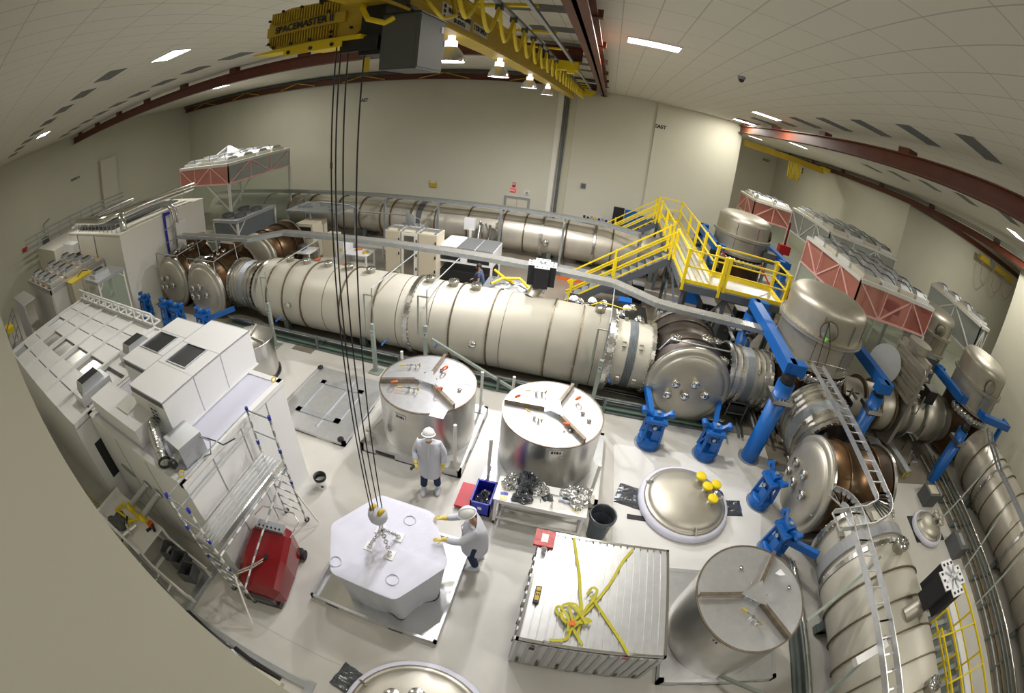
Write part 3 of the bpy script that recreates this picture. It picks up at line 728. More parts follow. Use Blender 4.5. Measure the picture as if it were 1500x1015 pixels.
# blue gantry columns of the tall chambers
def gantry(cols, zc_, beam, bz, lab, R=.25):
    (x0,y0) = cols[0]; t = thing('blue_gantry', lab, 'support gantry', (x0,y0,0), 'blue chamber gantries')
    for (x,y) in cols:
        m = MB(); m.lathe([(R+.09,0),(R+.09,.012)], (x,y,0), (0,0,1), 28); m.build('grout_pad', g['galv'], t)
        m = MB(); m.lathe([(R,.012),(R,zc_-.5),(R*.98,zc_-.5),(R*.98,zc_-.14)], (x,y,0), (0,0,1), 32); m.lathe([(.05,0),(.05,.01)],(x-R,y,.15),(-1,0,0),12); c_ = m.build('column', g['blue'], t)
        m = MB(); m.box(x-R-.06,y-R-.06,zc_-.62,x+R+.06,y+R+.06,zc_-.5)
        for k in range(5):
            m.cyl((x-R-.03+k*.1,y-R-.03,zc_-.5),(x-R-.03+k*.1,y-R-.03,zc_-.46),.02,n=8); m.cyl((x-R-.03,y-R-.03+k*.1,zc_-.5),(x-R-.03,y-R-.03+k*.1,zc_-.46),.02,n=8)
        m.build('clamp_collar', g['steel'], c_)
        m = MB(); m.lathe([(.18,zc_-.14),(.21,zc_-.10),(.17,zc_-.05),(.21,zc_),(.17,zc_+.05),(.17,bz)], (x,y,0), (0,0,1), 24); m.build('air_spring', g['black'], c_)
    p0, p1 = Vector((*beam[0],bz+.12)), Vector((*beam[1],bz+.12)); d = (p1-p0).normalized(); s = Vector((0,0,1)).cross(d)
    inward = Vector(beam[2]) if len(beam) > 2 else s
    m = MB(); m.bar(p0,p1,.31,.31); m.build('cross_beam', g['blue'], t)
    for p in (p0+d*.13,p1-d*.13):
        m = MB(); m.bar(p, p+Vector((inward[0],inward[1],0)).normalized()*.45, .31,.31); m.build('end_arm', g['blue'], t)
    return t
gantry([(8.5,-5.32),(12.4,-5.45)], 2.62, ((8.45,-5.25),(12.35,-5.35),(0,-1,0)), 2.75, 'big blue gantry with two columns in front of the largest domed chamber')
gantry([(8.9,-8.95),(12.4,-8.95)], 2.62, ((8.55,-8.95),(11.4,-8.95),(0,1,0)), 2.75, 'blue gantry on the far side of the largest domed chamber')
gantry([(8.35,-13.9),(12.3,-14.6)], 2.4, ((11.8,-14.5),(9.6,-14.5),(0,-1,0)), 2.6, 'blue gantry before the domed chamber by the blank wall')
m = thing('blue_gantry','blue beam in front of the domed chamber at the right edge','support gantry',(8.8,-16.2,0),'blue chamber gantries')
q = MB(); q.bar((8.6,-15.2,2.78),(8.3,-17.5,2.78),.26,.26).build('cross_beam', g['blue'], m); q = MB(); q.bar((8.65,-15.3,2.78),(8.95,-15.25,2.78),.24,.26).build('end_arm', g['blue'], m); q = MB(); q.bar((8.35,-17.4,2.78),(8.7,-17.4,2.78),.24,.26).build('end_arm', g['blue'], m)
q = MB(); q.bar((8.35,-16.9,0),(8.35,-16.9,2.65),.2,.2).build('column', g['blue'], m)
gantry([(18.9,-5.5),(22.5,-5.5)], 2.5, ((18.6,-5.45),(22.6,-5.45),(0,-1,0)), 2.7, 'blue gantry beside the domed chamber beyond the yellow walkway')
gantry([(18.9,-9.2),(22.5,-9.2)], 2.5, ((18.6,-9.25),(22.6,-9.25),(0,1,0)), 2.7, 'blue gantry on the far side of the domed chamber beyond the walkway')
# tube south of the largest chamber with gate valve
t5 = thing('vacuum_tube', 'steel tube between the largest domed chamber and the ribbed gate valve', 'vacuum tube', (XC,-9.5,0))
m = MB(); m.lathe([(.74,8.35),(.74,10.5),(.8,10.5),(.8,11.4)], (XC-.05,0,1.12), (0,-1,0), 56, False, False); m.build('shell', g['steelr'], t5)
m = MB(); 
for y in (8.6,9.7,10.5,11.35): m.lathe([(.74,y-.05),(.88,y-.05),(.88,y+.05),(.74,y+.05)], (XC-.05,0,1.12), (0,-1,0), 56, False, False, False)
m.build('flange', g['ring'], t5)
nozzle(t5,(XC-.75,-10.1,.95),(-1,0,0),.07,.06,cross=False)
t6 = thing('vacuum_tube', 'steel tube between the ribbed gate valve and the chamber at the right edge', 'vacuum tube', (XC,-13,0))
m = MB(); m.lathe([(.8,12.0),(.8,13.2),(.92,13.2),(.92,14.6),(.86,14.6),(.86,15.2)], (XC-.05,0,1.12), (0,-1,0), 56, False, False); m.build('shell', g['steelr'], t6)
m = MB(); 
for y in (12.3,13.2,14.5): m.lathe([(.8,y-.05),(.98,y-.05),(.98,y+.05),(.8,y+.05)], (XC-.05,0,1.12), (0,-1,0), 56, False, False, False)
m.bolts((XC-.05,0,1.12),(0,-1,0),.95,36,.02,.2,14.4); m.build('flange', g['steel'], t6)
gv = thing('gate_valve', 'big flat ribbed steel gate valve housing leaning over the tubes', 'gate valve', (XC,-11.7,0))
GX = XC-.05
m = MB(); m.prism([(-.95,.25),(-.4,.1),(.4,.1),(.95,.25),(.95,3.5),(-.95,3.5)], -.10, .10, M=Matrix(((1,0,0,GX),(0,0,-1,-11.7),(0,1,0,0),(0,0,0,1)))); m.build('housing', g['steelr'], gv)
for k in range(5):
    m = MB(); y = -11.58
    zz = 1.95+k*.32
    m.box(GX-.97,-11.55,zz,GX+.97,-11.40,zz+.10); m.box(GX-.97,-11.95,zz,GX+.97,-11.8,zz+.10); m.build('rib', g['steelr'], gv)
m = MB(); m.tube([(GX-1.0,-11.45,2.3),(GX-1.12,-11.45,2.4),(GX-1.12,-11.45,3.2),(GX-1.0,-11.45,3.3)],.02); m.tube([(GX-1.0,-11.95,1.7),(GX-1.2,-11.95,1.8),(GX-1.2,-11.95,2.5)],.025); m.build('handle', g['steel'], gv)
m = MB(); m.lathe([(.45,0),(.5,.2),(.5,.3)],(GX,-11.7,3.5),(0,0,1),24); m.build('actuator', g['steelr'], gv)
t = thing('white_disc','large white round cover leaning before the gate valve','round cover',(11.2,-10.6,2.4))
m = MB(); m.lathe([(.68,0),(.68,.04)],(11.3,-10.9,2.45),(-.75,.65,.25),44); m.build('disc', g['alug'], t)
m = MB(); m.bar((11.25,-10.85,0),(11.25,-10.85,2.0),.06,.06); m.bar((11.6,-11.3,0),(11.45,-11.1,2.1),.06,.06); m.build('stand', g['galv'], t)
# ---------------------------------------------------------------- foreground floor things
def canister(c, R, z0, z1, lab, bars, plate, lift=()):
    x, y = c; o = Vector((x,y,0)); U = Vector((0,0,1)); t = thing('steel_canister', lab, 'steel canister', (x,y,z0))
    m = MB(); m.lathe([(R,z0),(R,z1)], o, U, 80, True, False); m.build('body', g['steel'], t)
    m = MB(); m.lathe([(R-.03,z1-.02),(R+.012,z1-.02),(R+.012,z1+.006),(R-.02,z1+.006)], o, U, 80, False, False, False); m.build('rim', g['barb'], t)
    m = MB(); m.lathe([(R-.01,z1-.03),(R-.01,z1)], o, U, 80, True, True, False); m.build('lid', g['alu'], t)
    for a in bars:
        d = Vector((math.cos(a),math.sin(a),0)); m = MB(); m.bar(o+d*.2+U*(z1+.05), o+d*(R-.02)+U*(z1+.05), .045, .10); m.bar(o+d*.2+U*(z1+.105), o+d*(R-.02)+U*(z1+.105), .07, .012); m.build('stiffener_bar', g['barb'], t)
    m = MB(); p = [(x+math.cos(a)*.30, y+math.sin(a)*.30) for a in bars]; m.prism(p, z1+.10, z1+.115)
    for a in bars:
        m.bolts(o, U, .2, 3, .012, .02, z1+.115, a)
    m.build('centre_plate', g['alu'], t)
    # valve fittings on the lid
    for (u, v, rot) in plate:
        q = o+Vector((u,v,z1)); d = Vector((math.cos(rot),math.sin(rot),0))
        m = MB(); m.cyl(q, q+U*.10, .035); m.cyl(q+d*.12,q+d*.12+U*.08,.025); m.cyl(q-d*.16+U*.09, q+d*.20+U*.09, .014); fit = m.build('valve', g['bright'], t)
        m = MB(); m.cyl(q-d*.26+U*.09, q-d*.14+U*.09, .018); m.cyl(q+d*.20+U*.05, q+d*.20+U*.15, .016); m.build('valve_handle', g['cyel'], fit)
    for (u, v) in lift:
        q = o+Vector((u,v,z1)); m = MB(); m.lathe([(.03,0),(.03,.03),(.05,.04),(.0,.05)], q, U, 12, False, False); m.build('lift_point', g['bright'], t)
    return t
ca = canister((7.14,2.93), 1.065, .25, 1.52, 'steel canister on a pallet behind the worker who faces us', (1.95,4.05,6.15+.1), [(-.45,.25,-1.4),(.35,.55,-1.2)], [(-.05,-.75),(.5,-.15)])
cb = canister((7.08,.15), 1.06, .25, 1.5, 'steel canister behind the table heaped with foil', (1.6,3.9,6.0), [(-.35,.35,-2.2),(.45,.45,-1.4)], [(.1,-.6),(-.5,-.4),(-.1,-.75)])
cc_ = canister((3.28,-3.74), 1.055, .2, 1.5, 'largest looking steel canister beside the aluminium crate', (1.62,3.75,5.75), [(-.45,.1,-2.3)], [(.55,.2),(.15,-.75)])
# orange shackles, stickers
def loop(c, r, mt, parent=None, tilt=(0,0,1), name='shackle', rr=.018, **k):
    c = Vector(c); d = Vector(tilt).normalized(); a = d.orthogonal().normalized(); b = d.cross(a)
    m = MB(); m.tube([c+(a*math.cos(2*PI*i/14)+b*math.sin(2*PI*i/14))*r for i in range(14)], rr, 6, True); return m.build(name, g[mt], parent)
for p in ((6.75,3.55,1.64),(7.62,2.7,1.64),(6.85,2.55,1.64)): loop(p, .065, 'orange', ca, (rnd.random(),rnd.random(),.6))
for p in ((7.2,.95,1.62),(7.55,-.3,1.62),(6.65,-.15,1.62)): loop(p, .06, 'orange', cb, (rnd.random(),rnd.random(),.6))
def sticker(c, nrm, w, h, s, parent, base='label'):
    n = Vector(nrm).normalized(); rt = Vector((0,0,1)).cross(n).normalized(); up = n.cross(rt); c = Vector(c)
    m = MB(); m.add([c-rt*w/2-up*h/2, c+rt*w/2-up*h/2, c+rt*w/2+up*h/2, c-rt*w/2+up*h/2],[(0,1,2,3)]); m.add([c-rt*w/2-up*h/2-n*.004, c+rt*w/2-up*h/2-n*.004, c+rt*w/2+up*h/2-n*.004, c-rt*w/2+up*h/2-n*.004],[(3,2,1,0)])
    o = m.build('sticker', g[base], parent)
    q = MB(); R = random.Random(len(s)*7+int(w*100)); rows, cols = s
    for i in range(rows):
        for j in range(cols):
            if cols > 4 and j == cols-1 and i == rows-1: continue
            a = c+n*.004+rt*w*(-.40+.8*(j+.5)/cols)+up*h*(.36-.72*(i+.5)/rows); bw, bh = w*.8/cols*R.uniform(.55,.85), h*.72/rows*R.uniform(.5,.8)
            q.bar(a-rt*bw/2, a+rt*bw/2, .002, bh, up)
    q.build('print', g['ink'], o)
def on_can(c, R, a, z, w, h, s, par): sticker((c[0]+math.cos(a)*(R+.006), c[1]+math.sin(a)*(R+.006), z), (math.cos(a),math.sin(a),0), w, h, s, par)
on_can((7.14,2.93),1.065,2.95,1.30,.26,.13,(1,4),ca); on_can((7.08,.15),1.06,3.35,1.36,.26,.12,(1,4),cb); on_can((3.28,-3.74),1.055,2.42,1.40,.16,.08,(2,2),cc_)
m = MB(); m.box(6.1,2.2,1.525,6.38,2.5,1.53); solo('paper_sheet', m, g['paper'], 'white sheet of paper lying on the rim of the canister behind the worker', 'paper')
m = MB(); m.box(7.35,2.02,1.525,7.5,2.2,1.53); solo('paper_sheet', m, g['paper'], 'small white paper at the right rim of the canister behind the worker', 'paper')
m = MB(); m.prism([(3.75,-4.25),(3.85,-4.4),(3.72,-4.48),(3.7,-4.36)],1.502,1.506); solo('paper_scrap', m, g['paper'], 'white torn scrap on the lid of the canister by the crate', 'paper')
# pallets
def pallet(x0,y0,x1,y1,h,lab,posts=(),deck=True,mt='alu'):
    t = thing('aluminium_pallet', lab, 'pallet', ((x0+x1)/2,(y0+y1)/2,0))
    m = MB()
    if deck: m.box(x0+.06,y0+.06,h-.03,x1-.06,y1-.06,h-.005)
    for (a,b,c,d) in ((x0,y0,x1,y0+.09),(x0,y1-.09,x1,y1),(x0,y0,x0+.09,y1),(x1-.09,y0,x1,y1)): m.box(a,b,h-.09,c,d,h)
    m.build('deck', g[mt], t)
    m = MB()
    for x in (x0,x1-.07):
        for (a,b) in ((.0,.16),(.36,.64),(.84,1.0)): m.box(x,y0+(y1-y0)*a,0,x+.07,y0+(y1-y0)*b,h-.09)
        m.box(x,y0,0,x+.07,y1,.03)
    for y in (y0,y1-.07):
        for (a,b) in ((.0,.16),(.36,.64),(.84,1.0)): m.box(x0+(x1-x0)*a,y,0,x0+(x1-x0)*b,y+.07,h-.09)
        m.box(x0,y,0,x1,y+.07,.03)
    m.build('skirt', g[mt], t)
    for (px,py,ph) in posts:
        m = MB(); m.cyl((px,py,h),(px,py,ph),.035,n=14); q = m.build('guide_post', g['whitem'], t)
        m = MB(); m.box(px-.12,py-.12,h,px+.12,py+.12,h+.02); m.prism([(0,0),(.3,0),(0,.35)],-.01,.01,M=Matrix(((1,0,0,px),(0,0,-1,py),(0,1,0,h),(0,0,0,1)))); m.build('bracket', g['steel'], q)
    return t
pallet(6.02,1.8,8.3,4.2,.25,'aluminium pallet under the canister behind the worker facing us',[(6.1,1.95,1.45),(8.1,1.95,1.4),(6.15,4.05,.5),(8.1,4.0,1.5)])
pallet(5.95,-1.15,8.2,1.3,.25,'aluminium pallet under the canister behind the foil table',[(6.05,1.2,1.35),(6.0,-.95,1.3),(8.1,1.2,1.45)])
pallet(2.15,-5.0,4.6,-2.62,.2,'aluminium pallet under the canister beside the crate')
pe = pallet(5.95,4.62,8.45,6.95,.12,'empty aluminium pallet on the floor between the white box and the canister')
m = MB(); m.box(6.5,5.1,.12,7.9,5.25,.14); m.box(6.5,6.3,.12,7.9,6.45,.14); m.box(6.5,5.1,.12,6.65,6.45,.14); m.box(7.75,5.1,.12,7.9,6.45,.14); m.box(6.2,5.55,.122,8.2,5.6,.15); m.build('inner_frame', g['alug'], pe)
for p in ((6.02,4.75),(8.38,6.85),(8.35,4.7)):
    m = MB(); m.lathe([(.08,0),(.08,.05),(.05,.07)],(*p,.12),(0,0,1),14); m.build('rubber_foot', g['black'], pe)
# covered optics load: tray, skirted drum, cloth
HEX = [(3.27,3.24),(4.2,2.72),(4.2,1.72),(3.25,1.14),(2.35,1.70),(2.4,2.82)]
HC = (3.28,2.24)
t = thing('drip_tray', 'shallow aluminium tray on the floor under the cloth draped load', 'tray', (3.3,2.25,0))
m = MB(); X0,Y0,X1,Y1 = 2.2,1.07,4.42,3.4
m.box(X0,Y0,0,X1,Y1,.03); m.build('floor_plate', g['bright'], t)
m = MB()
for (a,b,c,d) in ((X0,Y0,X1,Y0+.05),(X0,Y1-.05,X1,Y1),(X0,Y0,X0+.05,Y1),(X1-.05,Y0,X1,Y1)): m.box(a,b,.03,c,d,.15)
m.build('rim', g['alu'], t)
m = MB()
for y in (1.65,2.85): m.box(X0-.004,y,.02,X0,y+.25,.10)
m.build('fork_slot', g['greyd'], t)
ld = thing('draped_load', 'six sided load draped in white cloth being lowered onto the tray', 'draped load', (*HC,.05))
def rounded(poly, r=.11, n=6):
    out = []; N = len(poly)
    for i in range(N):
        p = Vector(poly[i]); a = (Vector(poly[i-1])-p).normalized(); b = (Vector(poly[(i+1)%N])-p).normalized()
        for k in range(n+1):
            u = k/n; q = p+a*r*(1-u)**2+b*r*u**2; out.append((q.x,q.y))
    return out
HR = rounded(HEX)
def skirt(z0, z1, amp, inset_top, inset_bot, nfold, seed):
    r = random.Random(seed); P = []
    # resample outline
    L = [0]; N = len(HR)
    pts = [Vector(p) for p in HR]+[Vector(HR[0])]
    for i in range(N): L.append(L[-1]+(pts[i+1]-pts[i]).length)
    tot = L[-1]; out = []; M = 190
    for k in range(M):
        s = tot*k/M; i = max(j for j in range(N) if L[j] <= s); u = (s-L[i])/max(1e-6,L[i+1]-L[i]); out.append(pts[i].lerp(pts[i+1],u))
    C = Vector(HC); rings = []; nz = 12
    ph = [r.uniform(0,6.28) for _ in range(4)]
    for j in range(nz+1):
        v = j/nz; ring = []
        for k,p in enumerate(out):
            d = (p-C); a = 2*PI*k/M; w = (math.sin(a*nfold+ph[0])*.5+math.sin(a*(nfold*1.7)+ph[1]+v)*.3+math.sin(a*7+ph[2])*.35)
            ins = inset_top+(inset_bot-inset_top)*v**.8
            q = C+d*(1-ins)+d.normalized()*w*amp*v
            ring.append(Vector((q.x,q.y,z1+(z0-z1)*v+ (.03*math.sin(a*5+ph[3])*v))))
        rings.append(ring)
    m = MB(); vs = [p for R in rings for p in R]; fs = []
    for j in range(nz):
        for k in range(M): k2 = (k+1)%M; fs.append((j*M+k,(j+1)*M+k,(j+1)*M+k2,j*M+k2))
    m.add(vs, fs, True); return m
ZT = 1.14
m = MB(); m.lathe([(.6,.12),(.6,ZT-.1)], (*HC,0), (0,0,1), 40); m.build('drum', g['steelr'], ld)
m = skirt(.045, ZT-.01, .05, .01, .13, 9, 3); sk = m.build('cloth_skirt', g['clothb'], ld)
# cloth top as fine fan with wrinkles
m = MB(); rings = []; NR = 16; rr_ = random.Random(5); M = len(HR)
for j in range(NR+1):
    u = j/NR
    for k,(x,y) in enumerate(HR):
        px = HC[0]+(x-HC[0])*u; py = HC[1]+(y-HC[1])*u
        a = math.atan2(py-HC[1],px-HC[0])
        z = ZT + .007*math.sin(a*11+3*u)*u+.008*math.sin(px*17+py*9)*math.sin(py*13-px*5) - (.012 if j == NR else 0)
        rings.append((px,py,z))
fs = []
for j in range(NR):
    for k in range(M): k2 = (k+1)%M; fs.append((j*M+k,j*M+k2,(j+1)*M+k2,(j+1)*M+k))
m.add(rings, fs, True); m.build('cloth_top', g['cloth'], ld)
for c in ((3.86,2.02),(2.62,2.82),(2.68,1.86)): loop((*c,ZT+.006), .10, 'clothb', ld, (0,0,1), 'cuff', .009)
# sling with chains and pads
m = MB(); m.lathe([(.80,.03),(.80,.1)], (*HC,0), (0,0,1), 40); m.build('load_base', g['cloth'], ld)
sl = thing('chain_sling', 'four legged shiny chain sling between the hook block and the cloth', 'chain sling', (3.2,2.2,1.7))
TOP = Vector((3.22,2.19,1.66))
pads = [(3.12,2.43),(3.09,2.06),(3.47,2.06),(3.5,2.4)]
for (x,y) in pads:
    b = Vector((x,y,ZT+.03)); m = MB(); d = TOP-b; n = 9
    for k in range(n):
        c = b+d*((k+.5)/n); L_ = d.length/n*.75; ax = d.normalized(); s = ax.orthogonal().normalized(); s = s if k % 2 else ax.cross(s)
        pts = [c+ax*L_*.75*math.sin(2*PI*i/10)+s*.030*math.cos(2*PI*i/10) for i in range(10)]; m.tube(pts, .013, 5, True)
    m.build('chain', g['bright'], sl)
    m = MB(); m.box(x-.09,y-.075,ZT+.005,x+.09,y+.075,ZT+.02); m.lathe([(.035,0),(.035,.04)],(x,y,ZT+.02),(0,0,1),10); m.build('lifting_pad', g['paper'], sl)
m = MB(); m.tube([TOP+Vector((.05*math.cos(a*PI/5),0,.07+.07*math.sin(a*PI/5))) for a in range(10)], .014, 6, True); m.build('master_link', g['bright'], sl)
hb = thing('hook_block', 'white wrapped hook block with yellow and black marks hanging on the cables', 'hook block', (3.24,2.21,1.9))
HB = Vector((3.25,2.22,1.80))
m = MB(); m.lathe([(.03,0),(.10,.03),(.14,.10),(.15,.2),(.13,.28),(.05,.3)], HB, (0,0,1), 14); m.build('wrapping', g['clothb'], hb)
m = MB(); m.lathe([(.05,-.11),(.075,-.10),(.075,-.06),(.05,-.04)], HB+Vector((0,0,.27)), (.3,1,0), 20); m.lathe([(.05,.04),(.075,.06),(.075,.10),(.05,.11)], HB+Vector((0,0,.27)), (.3,1,0), 20); m.build('sheave', g['cyel'], hb)
m = MB(); m.cyl(HB-Vector((0,0,.08)), HB+Vector((0,0,.04)), .03); m.build('hook_shank', g['bright'], hb)
# domed covers on the floor
def domed(c, R, lab, caps=(), ring=True, z=.02, dome=.22, vac=False):
    x, y = c; t = thing('domed_cover', lab, 'domed cover', (x,y,0)); o = (x,y,0)
    m = MB(); m.lathe([(R-.1,z),(R-.0,z),(R+.02,z+.05),(R-.02,z+.16),(R-.12,z+.16)], o, (0,0,1), 64, True, False); m.build('wrapped_rim', g['cloth'], t)
    r = R-.12; prof = [(r+.02,z+.14),(r+.03,z+.18),(r-.02,z+.2)]+[((r-.05)*math.cos(q*PI/16), z+.2+dome*math.sin(q*PI/16)) for q in range(9)]
    m = MB(); m.lathe(prof, o, (0,0,1), 64, False, False); d = m.build('dome', g['steelr'], t)
    for (u,v,mt) in caps:
        zz = z+.2+dome*math.sqrt(max(0,1-(math.hypot(u,v)/(r-.05))**2))-.03
        m = MB(); m.lathe([(.08,0),(.08,.16)], (x+u,y+v,zz), (u*.12,v*.12,1), 18); q = m.build('nozzle', g['steel'], d)
        m = MB(); m.lathe([(.125,.16),(.13,.17),(.13,.21),(.12,.22),(.001,.22)], (x+u,y+v,zz), (u*.12,v*.12,1), 22, True, False); m.build('nozzle_cap', g[mt], q)
    for a in (1.2,3.3,5.2): 
        m = MB(); m.bar((x+math.cos(a)*(r-.1),y+math.sin(a)*(r-.1),z+.3),(x+math.cos(a)*(r+.05),y+math.sin(a)*(r+.05),z+.2),.03,.04); m.build('lug', g['steel'], t)
    return t
domed((6.47,-3.17), 1.09, 'domed steel cover with four yellow capped nozzles lying on the pale floor sheet', ((.45,-.28,'yel'),(.15,-.4,'yel'),(.3,-.66,'yel'),(-.18,-.5,'yel'),(-.02,-.66,'bright')))
domed((.66,.93), 1.15, 'domed steel cover cut off by the bottom edge of the picture', ((.28,.38,'bright'),(.42,.06,'bright')))
domed((6.0,-11.95), .72, 'smaller domed cover with nozzles on the floor beyond the cream tube', ((.05,-.1,'steelr'),(.25,-.25,'steelr'),(.0,-.38,'steelr'),(-.2,-.2,'steelr')))
def sheet(c, w, h, rz, lab, mt='plast'):
    M = TR(c[0],c[1],0,rz); m = MB(); n = 10; vs = []; fs = []
    for i in range(n+1):
        for j in range(n+1):
            vs.append(M @ Vector((w*(i/n-.5)+rnd.uniform(-.01,.01), h*(j/n-.5)+rnd.uniform(-.01,.01), .035+rnd.uniform(0,.03) if 0<i<n and 0<j<n else .012)))
    for i in range(n):
        for j in range(n): a = i*(n+1)+j; fs.append((a,a+n+1,a+n+2,a+1))
    m.add(vs,fs); return solo('plastic_wrap', m, g[mt], lab, 'plastic wrap')
sheet((6.45,-2.15),1.15,.62,1.35,'grey film wrapped timber poking out left of the yellow capped dome')
sheet((6.55,-4.18),1.1,.5,1.62,'grey film wrapped timber poking out right of the yellow capped dome')
m = MB(); m.box(5.85,-2.4,.0,5.97,-1.85,.03); solo('timber_block', m, g['black'], 'black block under the film left of the yellow capped dome', 'block')
sheet((.95,1.95),.9,.5,1.35,'dark film sheet under the dome at the bottom edge')
m = MB(); m.box(5.55,-12.9,.0,6.6,-11.2,.02); solo('dark_pallet_board', m, g['black'], 'black board under the smaller domed cover beyond the cream tube', 'board')
# aluminium crate
cr = thing('aluminium_crate', 'large ribbed aluminium crate with yellow straps on its lid', 'crate', (3.28,-1.22,0))
x0,x1,y0,y1,h = 2.25,4.3,-2.33,-.12,1.2
m = MB(); m.box(x0,y0,.1,x1,y1,h-.02); m.build('body', g['alu'], cr)
m = MB()
for k in range(15):
    y = y0+.06+k*(y1-y0-.12)/14; m.box(x0-.025,y-.03,.1,x0,y+.03,h-.08)
for k in range(13):
    x = x0+.06+k*(x1-x0-.12)/12; m.box(x-.03,y1,.1,x+.03,y1+.025,h-.08)
m.build('side_ribs', g['alug'], cr)
m = MB(); ny = 9
for k in range(ny):
    a = y0+.04+k*(y1-y0-.08)/ny; b = a+(y1-y0-.08)/ny
    m.box(x0+.04,a+.012,h-.02,x1-.04,a+.10,h+.012); m.box(x0+.04,a+.125,h-.02,x1-.04,b-.012,h+.004)
m.build('lid', g['alu'], cr)
m = MB(); m.box(x0,y0,h-.06,x1,y0+.04,h+.02); m.box(x0,y1-.04,h-.06,x1,y1,h+.02); m.box(x0,y0,h-.06,x0+.04,y1,h+.02); m.box(x1-.04,y0,h-.06,x1,y1,h+.02); m.build('lid_rim', g['bright'], cr)
m = MB(); m.box(x0,y0,0,x1,y1,.1); m.build('skid', g['alug'], cr)
for k in range(7):
    y = y0+.15+k*.32; m = MB(); m.box(x0-.045,y,.18,x0-.02,y+.05,.30); m.build('latch', g['ring'], cr)
for k in range(6):
    x = x0+.2+k*.33; m = MB(); m.box(x,y1+.02,.5,x+.05,y1+.045,.62); m.build('latch', g['ring'], cr)
t = thing('pendant_remote','small yellow and black remote lying on the crate lid edge','remote',(3.05,-.27,h+.02))
MB().box(2.90,-.315,h+.016,3.2,-.225,h+.05).build('body', g['black'], t); MB().box(2.945,-.302,h+.05,3.09,-.238,h+.054).build('lower_face', g['cyel'], t); MB().box(3.115,-.302,h+.05,3.18,-.238,h+.054).build('upper_face', g['cyel'], t)
MB().box(3.03,-.295,h+.054,3.06,-.275,h+.06).box(3.03,-.262,h+.054,3.06,-.245,h+.06).build('button', g['ink'], t)
m = MB(); m.box(2.6,-.5,h-.2,2.61,-.4,h-.1); 
m = MB(); m.box(x0-.032,-.42,.93,x0-.026,-.34,1.03); m.build('arrow_mark', g['ink'], cr)
m = MB(); m.box(x0-.03,-1.78,1.1,x0-.024,-1.68,1.14); m.build('red_mark', g['redp'], cr)
m = MB(); vs = [(4.2,-.02,h+.03),(3.93,-.02,h+.03),(3.93,-.32,h+.04),(4.2,-.34,h+.035)]
m.box(3.95,-.36,h+.02,4.28,-.03,h+.06); b = solo('red_bag', m, g['bag'], 'red plastic bag with a white label on the crate corner', 'bag'); 
m = MB(); m.box(4.03,-.25,h+.06,4.2,-.14,h+.063); o = m.build('label_patch', g['label']); o.parent = b; 
m = MB(); m.lathe([(.04,0),(.045,.10),(.04,.10),(.035,.01)],(3.86,-.22,h+.02),(0,0,1),14); solo('clear_cup', m, g['glass'], 'small clear cup beside the red bag on the crate', 'cup')
# yellow webbing straps
def strap(pts, w=.05, th=.005, n=6):
    P = [Vector(p) for p in pts]; Q = []
    for i in range(len(P)-1):
        a = P[max(i-1,0)]; b = P[i]; c = P[i+1]; d = P[min(i+2,len(P)-1)]
        for k in range(n):
            u = k/n; Q.append(.5*((2*b)+(c-a)*u+(2*a-5*b+4*c-d)*u*u+(3*b-a-3*c+d)*u**3))
    Q.append(P[-1]); m = MB()
    for i in range(len(Q)-1): pass
    vs = []; fs = []
    for i,q in enumerate(Q):
        d = (Q[min(i+1,len(Q)-1)]-Q[max(i-1,0)]).normalized(); s = d.cross(Vector((0,0,1)));
        if s.length < .1: s = Vector((0,1,0))
        s.normalize(); up = s.cross(d)
        for (a,b) in ((-1,-1),(1,-1),(1,1),(-1,1)): vs.append(q+s*a*w/2+up*b*th/2)
    for i in range(len(Q)-1):
        for k in range(4): k2 = (k+1)%4; fs.append((i*4+k,i*4+k2,(i+1)*4+k2,(i+1)*4+k))
    m.add(vs,fs); return m
H = h+.02
st = thing('webbing_sling', 'tangle of yellow webbing straps lying across the crate lid', 'webbing sling', (3.1,-1.2,H))
for k,pts in enumerate([
  [(4.27,-.66,H),(3.9,-.75,H+.01),(3.55,-.84,H+.01),(3.2,-.9,H+.01),(2.95,-.95,H+.02),(2.75,-.95,H+.03)],
  [(4.22,-1.68,H),(3.9,-1.5,H+.01),(3.5,-1.35,H+.01),(3.1,-1.15,H+.02),(2.85,-1.0,H+.03),(2.7,-.85,H+.04)],
  [(2.24,-1.75,H+.01),(2.45,-1.62,H+.01),(2.75,-1.4,H+.01),(3.0,-1.2,H+.03),(3.18,-1.05,H+.05)],
  [(2.33,-.58,H),(2.38,-.8,H+.02),(2.55,-.85,H+.05),(2.75,-1.0,H+.06),(2.72,-1.1,H+.05),(2.65,-.75,H+.07),(2.8,-.66,H+.06)],
  [(2.8,-.66,H+.05),(2.95,-.68,H+.03),(2.98,-.85,H+.05),(2.8,-.92,H+.07),(2.62,-.85,H+.05),(2.33,-1.05,H+.01)],
  [(2.62,-.85,H+.06),(2.8,-.6,H+.03),(2.9,-.62,H+.05),(2.7,-.78,H+.08),(2.5,-.8,H+.06)],
  [(3.2,-1.0,H+.03),(3.32,-1.06,H+.05),(3.28,-1.14,H+.06),(3.1,-1.1,H+.05),(2.9,-1.0,H+.04),(2.45,-.95,H+.01)],
  [(2.6,-.9,H+.05),(2.95,-.75,H+.06),(2.85,-.9,H+.08),(2.66,-1.05,H+.07)]]):
    strap(pts, .046 if k < 4 else .04).build('strap', g['sling'], st)
m = MB(); m.box(2.6,-.88,H+.07,2.68,-.8,H+.085); m.build('red_tag', g['orange'], st)
for p in ((2.3,-.55,H+.02),(2.26,-1.76,H+.02)): loop(p,.05,'steel',st,(1,0,.4),'shackle',.010)
